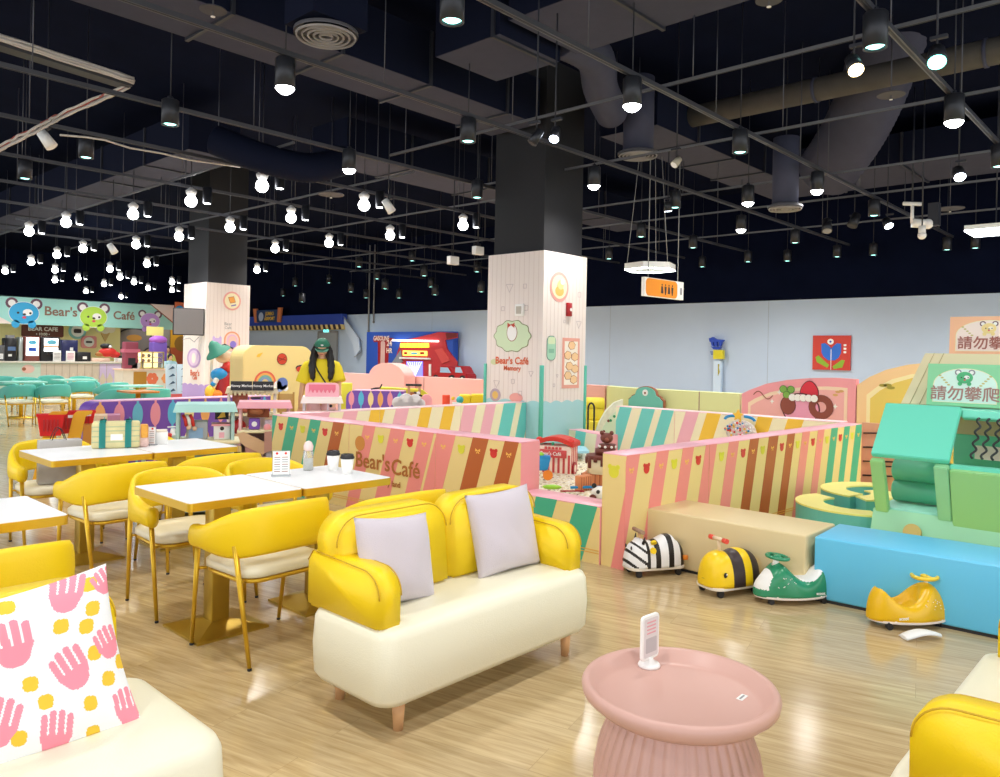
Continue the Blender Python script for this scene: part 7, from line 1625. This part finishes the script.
rface(b, circ(.08, 16, x + .02, z - .1), mat('violet_ball', '8a7ad8', .6), .016); b.build('rainbow_arch_picture', t)
b = MB(); x, z = rz2(217, 341); rface(b, [(x - .11, z - .2), (x + .11, z - .2), (x + .11, z + .08), (x + .08, z + .12), (x + .04, z + .07), (x - .04, z + .07), (x - .08, z + .12), (x - .11, z + .08)], mat('lilac_toast', 'c8b0e4', .6)); b.build('lilac_picture', t)
b = MB(); x, z = rz2(228, 324); text(b, 'Bear', (x, -.004, z), (1, 0, 0), (0, 0, 1), .1, GREY); text(b, 'Café', (x, -.004, z - .09), (1, 0, 0), (0, 0, 1), .09, GREY); b.build('small_lettering', t)
b = MB(); x, z = lx2(194, 358); lface(b, circ(.34, 24, x, z, .23), mat('lilac_ring', 'c0a0cc', .6)); lface(b, circ(.26, 24, x, z, .18), mat('lilac_inner', 'dcc4e0', .6), .006); lface(b, circ(.1, 14, x, z, .12), mat('cream_print', 'f2e4d8', .6), .009); b.build('lilac_oval_picture', t)
b = MB(); x, z = lx2(195, 374); text(b, "Bear's", (-.004, 1.1 - x, z + .02), (0, -1, 0), (0, 0, 1), .19, mat('orange_letter', 'd9663c', .6), bold=.004); text(b, "Café", (-.004, 1.1 - x, z - .09), (0, -1, 0), (0, 0, 1), .12, mat('orange_letter', 'd9663c', .6), bold=.004); b.build('cafe_lettering', t)
# monitor
q = hz(190, 322, 17.3); tc_ = q; t = thing('wall_monitor', 'grey flat monitor hung in front of the left pillar', 'monitor', (q.x, q.y, q.z), math.atan2(q.y, q.x) - PI / 2 + .15)
b = MB(); b.box(-.36, .30, -.03, .03, -.30, .31, DARK, .008, 1); b.build('casing', t); b = MB(); b.box(-.34, .28, -.034, -.03, -.28, .29, mat('screen_off', '75706f', .25)); b.build('screen', t)
b = MB(); b.box(-.02, .3, .03, .12, -.06, .06, DARK); b.cyl((.3, .05, 0), (.42, .3, 0), .03, DARK, n=8); b.build('wall_bracket', t); b = MB(); b.tube([(-.1, .02, -.3), (-.15, .02, -.4), (.0, .02, -.36), (.1, .02, -.45), (.2, .05, -.33)], .008, GREY, n=6); b.build('cable', t)
# tall figure by the pillar
loc, a = put(219, 14.5); t = thing('play_figure', 'tall padded figure with a green hat shape beside the left pillar', 'play figure', loc, a)
b = MB(); b.lathe([(.24, 1.42), (.22, 1.46), (.13, 1.52), (.09, 1.62), (.03, 1.68), (0, 1.69)], mat('hat_green', '2c7a64', .5), n=24, c=(0, 0, 0)); o = b.build('green_hat', t); o.rotation_euler = (.2, -.55, 0); o.location = (.72, .0, .22)
b = MB(); b.sphere((.08, 0, 1.35), .13, mat('peach_head', 'e8c8a8', .6), sc=(1.2, 1, 1)); b.tube([(-.08, -.1, 1.5), (.1, -.12, 1.58), (.25, -.12, 1.5)], .015, DARK, n=6); b.build('head', t)
b = MB(); b.sphere((.02, 0, 1.0), .15, BLUE, sc=(1.1, .9, .9)); b.sphere((.16, 0, 1.16), .1, RED); b.tube([(-.12, -.05, .72), (-.04, -.08, .9), (.0, -.05, 1.0)], .05, WHITE, n=10); b.tube([(-.1, -.07, .80), (-.07, -.08, .86)], .053, BLUE, n=10); b.build('arm', t)
b = MB(); b.lathe([(.14, 0), (.15, .5), (.16, .9), (.08, 1.15), (0, 1.18)], DRED, n=20, c=(.1, .04, 0)); b.build('red_body', t); b = MB(); b.sphere((-.14, -.06, .68), .1, LYEL, sc=(1, 1, 1.3)); b.sphere((-.02, -.1, .64), .08, ORANGE, sc=(1.2, 1, 1)); b.build('yellow_shoe', t)
b = MB(); b.box(-.16, -.10, .1, .16, 0, 1.4, mat('post_cream', 'e8dcc4', .5)); b.build('post', t)

# ================================================================ things on the back wall (x = 18.8)
XW = 18.74
def wl(px, py, X=XW): q = onx(px, py, X); return q
a0, a1 = wl(347, 320), wl(240, 320)
t = thing('hazard_canopy', 'blue canopy band with black and yellow hazard stripes on the back wall', 'canopy', (XW - .25, a0.y, 0)); zt, zm, zb = wl(347, 314).z, wl(347, 324.5).z, wl(347, 329.5).z; Wc = a1.y - a0.y
b = MB(); b.box(0, .25, 0, Wc, zm, zt, mat('canopy_blue', '2848b0', .6)); b.build('blue_band', t)
b = MB(); b.box(-.01, .25, 0, Wc, zb, zm, mat('hazard_yellow', 'e8d08c', .6)); n = int(Wc / .36)
for k in range(n): b.prism([(k * .36, zb), (k * .36 + .18, zb), (k * .36 + .27, zm), (k * .36 + .09, zm)], (-.011, 0, 0), (0, 1, 0), (0, 0, 1), (-.004, 0, 0), INK)
b.build('hazard_band', t)
q0, q1 = wl(254, 316, XW - .35), wl(281, 316, XW - .35); cyy = (q0.y + q1.y) / 2; w = (q0.y - q1.y); zt, zb = wl(267, 310, XW - .35).z, wl(267, 322, XW - .35).z
t = thing('airport_sign', 'dark blue sign with orange ends and yellow lettering over the hazard canopy', 'sign', (XW - .36, cyy, zb)); h = zt - zb; u = (0, -1, 0)
b = MB(); b.prism([(-w * .38, 0), (w * .38, 0), (w * .4, h), (-w * .4, h)], (0, 0, 0), u, (0, 0, 1), (.08, 0, 0), mat('sign_navy', '24406c', .5)); b.build('board', t)
for s_ in (-1, 1): b = MB(); b.prism([(s_ * w * .38, -.02), (s_ * w * .46, -.02), (s_ * w * .52, h + .08), (s_ * w * .4, h + .08)], (-.02, 0, 0), u, (0, 0, 1), (.1, 0, 0), mat('sign_orange_end', 'd8804c', .5)); b.build('end_post', t)
b = MB(); b.prism(circ(h * .38, 14, -w * .22, h * .45), (-.004, 0, 0), u, (0, 0, 1), (-.004, 0, 0), mat('badge_silver', 'b8c4d8', .5)); text(b, 'JUMBO', (-.005, -w * .1, h * .68), u, (0, 0, 1), h * .42, LYEL, bold=.006); text(b, 'AIRPORT', (-.005, -w * .1, h * .26), u, (0, 0, 1), h * .40, LYEL, bold=.006); b.build('lettering', t)
t = thing('drooping_banner', 'pale blue-white cloth sail drooping from the canopy end', 'banner', (0, 0, 0)); q = [wl(345, 314), wl(352, 325), wl(361, 338), wl(363, 350), wl(358, 357), wl(356, 345), wl(349, 332)]
b = MB(); b.prism([(-p.y, p.z) for p in q], (XW - .15, 0, 0), (0, -1, 0), (0, 0, 1), (.04, 0, 0), mat('banner_pale', 'c8d6e8', .6)); b.build('cloth', t); b = MB(); b.tube([Vector((XW - .18, p.y, p.z)) for p in (q[0], wl(357, 330), wl(366, 342), wl(365, 352), q[4])], .012, GREY, n=6); b.build('cord', t); o_ = Vector(q[0]); 
# grey door and exit sign
q0, q1 = wl(319, 333), wl(337, 333)
dr = MB(); dr.box(XW + .0, XW + .06, q1.y, q0.y, 0, q0.z, mat('door_grey', 'a0a6ac', .5)); d1 = struct(dr.build('door_1')); 
b = MB(); b.box(XW - .02, XW, q1.y - .08, q1.y, 0, q0.z + .08, GREY); b.box(XW - .02, XW, q0.y, q0.y + .08, 0, q0.z + .08, GREY); b.box(XW - .02, XW, q1.y, q0.y, q0.z, q0.z + .08, GREY); b.build('door_frame', d1)
b = MB(); b.cyl((XW - .06, q1.y + .12, 1.0), (XW - .06, q1.y + .25, 1.0), .02, DARK, n=8); b.build('door_handle', d1)
q = wl(327.5, 330); t = thing('exit_sign', 'small glowing turquoise exit sign above the grey door', 'sign', (XW - .02, q.y, q.z)); b = MB(); b.box(-.05, .02, -.2, .2, -.11, .11, WHITE); b.build('case', t); b = MB(); b.box(-.055, -.05, -.18, .18, -.09, .09, emit('exit_glow', '5ce0dc', 1.5)); b.prism(circ(.03, 8, .0, .04), (-.056, 0, 0), (0, -1, 0), (0, 0, 1), (-.003, 0, 0), WHITE); b.box(-.058, -.055, -.03, .03, -.07, .02, WHITE); b.build('lit_face', t)
for px, lb in ((369, 'left'), (374, 'right')):
    q = wl(px, 300); q2 = wl(px, 331 if px < 372 else 322); t = thing('conduit_pipe', 'thin grey pipe coming down the back wall above the garage scene, %s one' % lb, 'pipe', (XW, q.y, q2.z)); b = MB(); b.cyl((0, 0, 0), (0, 0, 5.7 - q2.z), .03, GREY, n=8); b.build('pipe', t)
    b = MB(); b.sphere((0, 0, 0), .05, GREY, n=8); b.build('end_clamp', t)
# garage scene
g0, g1 = wl(372.5, 355), wl(459, 355); zt = wl(415, 332).z; zb = .65; Wg = g0.y - g1.y
t = thing('garage_scene_panel', 'blue and red garage scene panel with lit yellow lockers against the back wall', 'play scene', (XW - .3, g0.y, 0)); u = (0, -1, 0)
def G(px, py): q = wl(px, py, XW - .3); return g0.y - q.y, q.z
def GP(b, pts, m, l=0, d=.01): b.prism([G(*p) for p in pts], (-l, 0, 0), u, (0, 0, 1), (-d, 0, 0), m)
b = MB(); b.prism([(0, 0), (Wg, 0), (Wg, zt), (0, zt)], (0, 0, 0), u, (0, 0, 1), (.25, 0, 0), mat('panel_blue', '2450b4', .6)); b.build('blue_back', t)
GR = mat('garage_red', 'b83038', .5)
b = MB(); GP(b, [(373, 339), (377, 335.5), (392, 338), (396, 340), (389, 342), (388, 372), (378, 372), (378, 342), (374, 342)], mat('pylon_red', '9c1c24', .5)); 
q = G(383.5, 339); text(b, 'GASOLINE', (-.015, -q[0] + .12, q[1] + .02), u, (0, 0, 1), .24, mat('pale_letter', 'f2dcd0', .6), off=.004, bold=.006, sx=.85); 
q = G(383, 353); b.prism(rounded(.26, .9, .08, 4, q[0], q[1]), (-.012, 0, 0), u, (0, 0, 1), (-.003, 0, 0), mat('gauge_pale', 'd8b0a8', .6)); b.build('gasoline_pylon', t)
b = MB(); q = G(389.5, 350); text(b, '24', (-.012, -q[0], q[1] + .25), u, (0, 0, 1), .30, mat('pale_letter', 'f2dcd0', .6), bold=.01); text(b, 'HR', (-.012, -q[0], q[1] - .03), u, (0, 0, 1), .26, mat('pale_letter', 'f2dcd0', .6), bold=.008); b.build('white_lettering', t)
b = MB(); GP(b, [(420, 337), (440, 332), (458, 333), (458, 338), (446, 340), (448, 349), (458, 362), (458, 380), (402, 380), (402, 363), (396, 360), (402, 341)], GR, 0, .05); GP(b, [(436, 350), (444, 348), (452, 360), (444, 364)], mat('garage_red_light', 'cc4a48', .5), .05, .03); GP(b, [(447, 333), (458, 333), (458, 337), (448, 339)], mat('garage_maroon', '6c1c20', .5), .05, .02); b.build('red_structure', t)
b = MB(); GP(b, [(393, 363), (402, 350), (404, 362), (398, 365)], mat('cone_grey', '8a8e96', .5), .02, .05); b.build('grey_cone', t)
b = MB(); GP(b, [(395, 339.5), (440, 340.5), (440, 342), (395, 341)], emit('tube_white', 'fdf8f0', 2.5), .06, .08); b.build('light_tube', t)
YG = emit('locker_glow', 'ffe23c', 1.0)
for k in range(5): b = MB(); x = 402 + k * 5.8; GP(b, [(x, 343.2), (x + 4.8, 343.2), (x + 5.2, 347.5), (x - .2, 347.5)], YG, .055, .03); b.build('lit_locker', t)
b = MB(); GP(b, [(404.5, 350.5), (428.5, 351), (428.5, 356), (404.5, 355.5)], emit('board_glow', 'ffcf58', 1.2), .055, .03); GP(b, [(413, 352.3), (419, 352.3), (419, 354.5), (413, 354.5)], SKY, .086, .01); GP(b, [(406, 352), (409, 352), (409, 354.5), (406, 354.5)], DRED, .086, .01); GP(b, [(422, 352), (426, 352), (426, 354.5), (422, 354.5)], DRED, .086, .01); b.build('lit_board', t)
b = MB(); GP(b, [(402, 357), (432, 358), (432, 359.5), (402, 358.8)], WHITE, .055, .08); b.build('white_ledge', t)
b = MB(); GP(b, [(408, 361.5), (424, 361.5), (424, 377), (408, 377)], emit('garage_door_glow', '6a6cf4', 1.1), .055, .02); 
for k in range(7): x = 408.5 + k * 2.4; GP(b, [(x, 361.8), (x + .8, 361.8), (417, 376), (416, 376)], emit('garage_ray', 'a8b0ff', 1.6), .076, .004)
b.build('glowing_doorway', t)
b = MB(); GP(b, [(430.5, 364), (432.5, 364), (432.5, 376), (430.5, 376)], WHITE, .055, .03); b.build('fuel_pump', t)
for px, lb, s_ in ((449, 'glossy red toy car in front of the garage scene, left one', .75), (463, 'dark red toy car at the right end of the garage scene', .5)):
    q = wl(px, 372, XW - .7); t = thing('display_car', lb, 'toy car', (q.x, q.y, 0), 0)
    b = MB(); b.box(-.2, .2, -.7 * s_, .7 * s_, 0, q.z - .28, mat('plinth_red', '7c1820', .5)); b.build('plinth', t)
    b = MB(); b.prism([(-.85 * s_, 0), (.85 * s_, 0), (.85 * s_, .18), (.5 * s_, .26), (.25 * s_, .46), (-.3 * s_, .46), (-.6 * s_, .24), (-.85 * s_, .18)], (-.25, 0, q.z - .26), (0, 1, 0), (0, 0, 1), (.5, 0, 0), DRED, bev=.04); b.build('car_body', t)
    b = MB(); b.prism([(.22 * s_, .24), (-.5 * s_, .24), (-.28 * s_, .42), (.2 * s_, .42)], (-.255, 0, q.z - .26), (0, 1, 0), (0, 0, 1), (-.01, 0, 0), mat('car_window', '9ab4d0', .2)); b.build('window_glass', t)
    for k in (-.5, .5): b = MB(); b.cyl((-.28, k * s_, q.z - .24), (-.2, k * s_, q.z - .24), .14, DARK, n=16); b.cyl((-.29, k * s_, q.z - .24), (-.28, k * s_, q.z - .24), .07, WHITE, n=12); b.build('wheel', t)
# wall pictures
q0, q1 = wl(813, 335.5), wl(850, 370.5); w, h = q0.y - q1.y, q0.z - q1.z
t = thing('wall_poster', 'square red poster with a blue tulip shape and green leaves on the back wall', 'poster', (XW, (q0.y + q1.y) / 2, q1.z)); b = MB(); b.prism([(-w / 2, 0), (w / 2, 0), (w / 2, h), (-w / 2, h)], (0, 0, 0), u, (0, 0, 1), (.05, 0, 0), mat('poster_red', 'c83c30', .6)); b.build('panel', t)
b = MB()
def Q_(poly, m, l=0): b.prism([(x * w, z * h) for x, z in poly], (-.001 - l, 0, 0), u, (0, 0, 1), (-.004, 0, 0), m)
PB = mat('tulip_blue', '2a6cd0', .6); PG = mat('leaf_lime', '8ab030', .6)
Q_([(-.27, .76), (-.17, .78), (-.06, .70), (0, .62), (.06, .70), (.15, .78), (.26, .76), (.26, .5), (.2, .36), (.1, .28), (-.08, .28), (-.2, .38), (-.26, .5)], PB)
Q_([(-.42, .36), (-.34, .42), (-.05, .14), (-.1, .06), (-.38, .22)], PG); Q_([(.36, .28), (.28, .3), (.04, .1), (.08, .03), (.3, .08)], PG)
Q_([(-.008, 0), (.008, 0), (.008, .6), (-.008, .6)], WHITE, .005); Q_(circ(.085, 18, -.02, .82, .085), WHITE, .005); Q_(circ(.03, 10, -.02, .82), DBLUE, .01)
for z in (.52, .62, .72): Q_(rounded(.07, .06, .015, 3, .36, z), WHITE)
b.build('tulip_print', t)
q = wl(715.5, 390); t = thing('play_tower', 'slim white post topped by a blue and yellow tower shape on the back wall', 'wall decoration', (XW - .1, q.y, 0))
def T(px, py): p = wl(px, py, XW - .1); return q.y - p.y, p.z
b = MB(); b.prism([T(713.5, 361), T(721, 361), (T(721, 361)[0], 0.0), (T(713.5, 361)[0], 0.0)], (0, 0, 0), u, (0, 0, 1), (.1, 0, 0), mat('post_pale_blue', 'c8dcf0', .5)); b.build('post', t)
b = MB(); b.prism([T(714, 350), T(723.5, 350), T(723.5, 359), T(714, 359)], (-.05, 0, 0), u, (0, 0, 1), (.12, 0, 0), mat('tower_yellow', 'd8cc20', .5)); b.build('yellow_box', t)
b = MB()
for pts in ([(709, 338.5), (713, 337), (716, 339), (724, 340), (723, 342), (710, 342)], [(711, 342), (713, 342), (714, 346), (712, 346)], [(714, 342), (717, 342), (717, 346), (715, 346)], [(719, 342), (722, 342), (721, 346), (719, 346)], [(711, 346.5), (722, 346.5), (719, 349.5), (714, 349.5)]): b.prism([T(*p) for p in pts], (-.02, 0, 0), u, (0, 0, 1), (.08, 0, 0), DBLUE)
b.build('blue_turret', t); b = MB(); b.prism([T(710, 351), T(713, 351), T(713, 355), T(711, 355)], (0, 0, 0), u, (0, 0, 1), (.08, 0, 0), mat('slate_blue', '7a90c0', .5)); b.build('side_wing', t)
b = MB(); b.prism([T(718, 364), T(719.5, 364), T(719, 368), T(720, 372), T(718, 376)], (-.004, 0, 0), u, (0, 0, 1), (-.004, 0, 0), mat('gold_print', 'a8a03c', .5)); b.build('gold_mark', t)
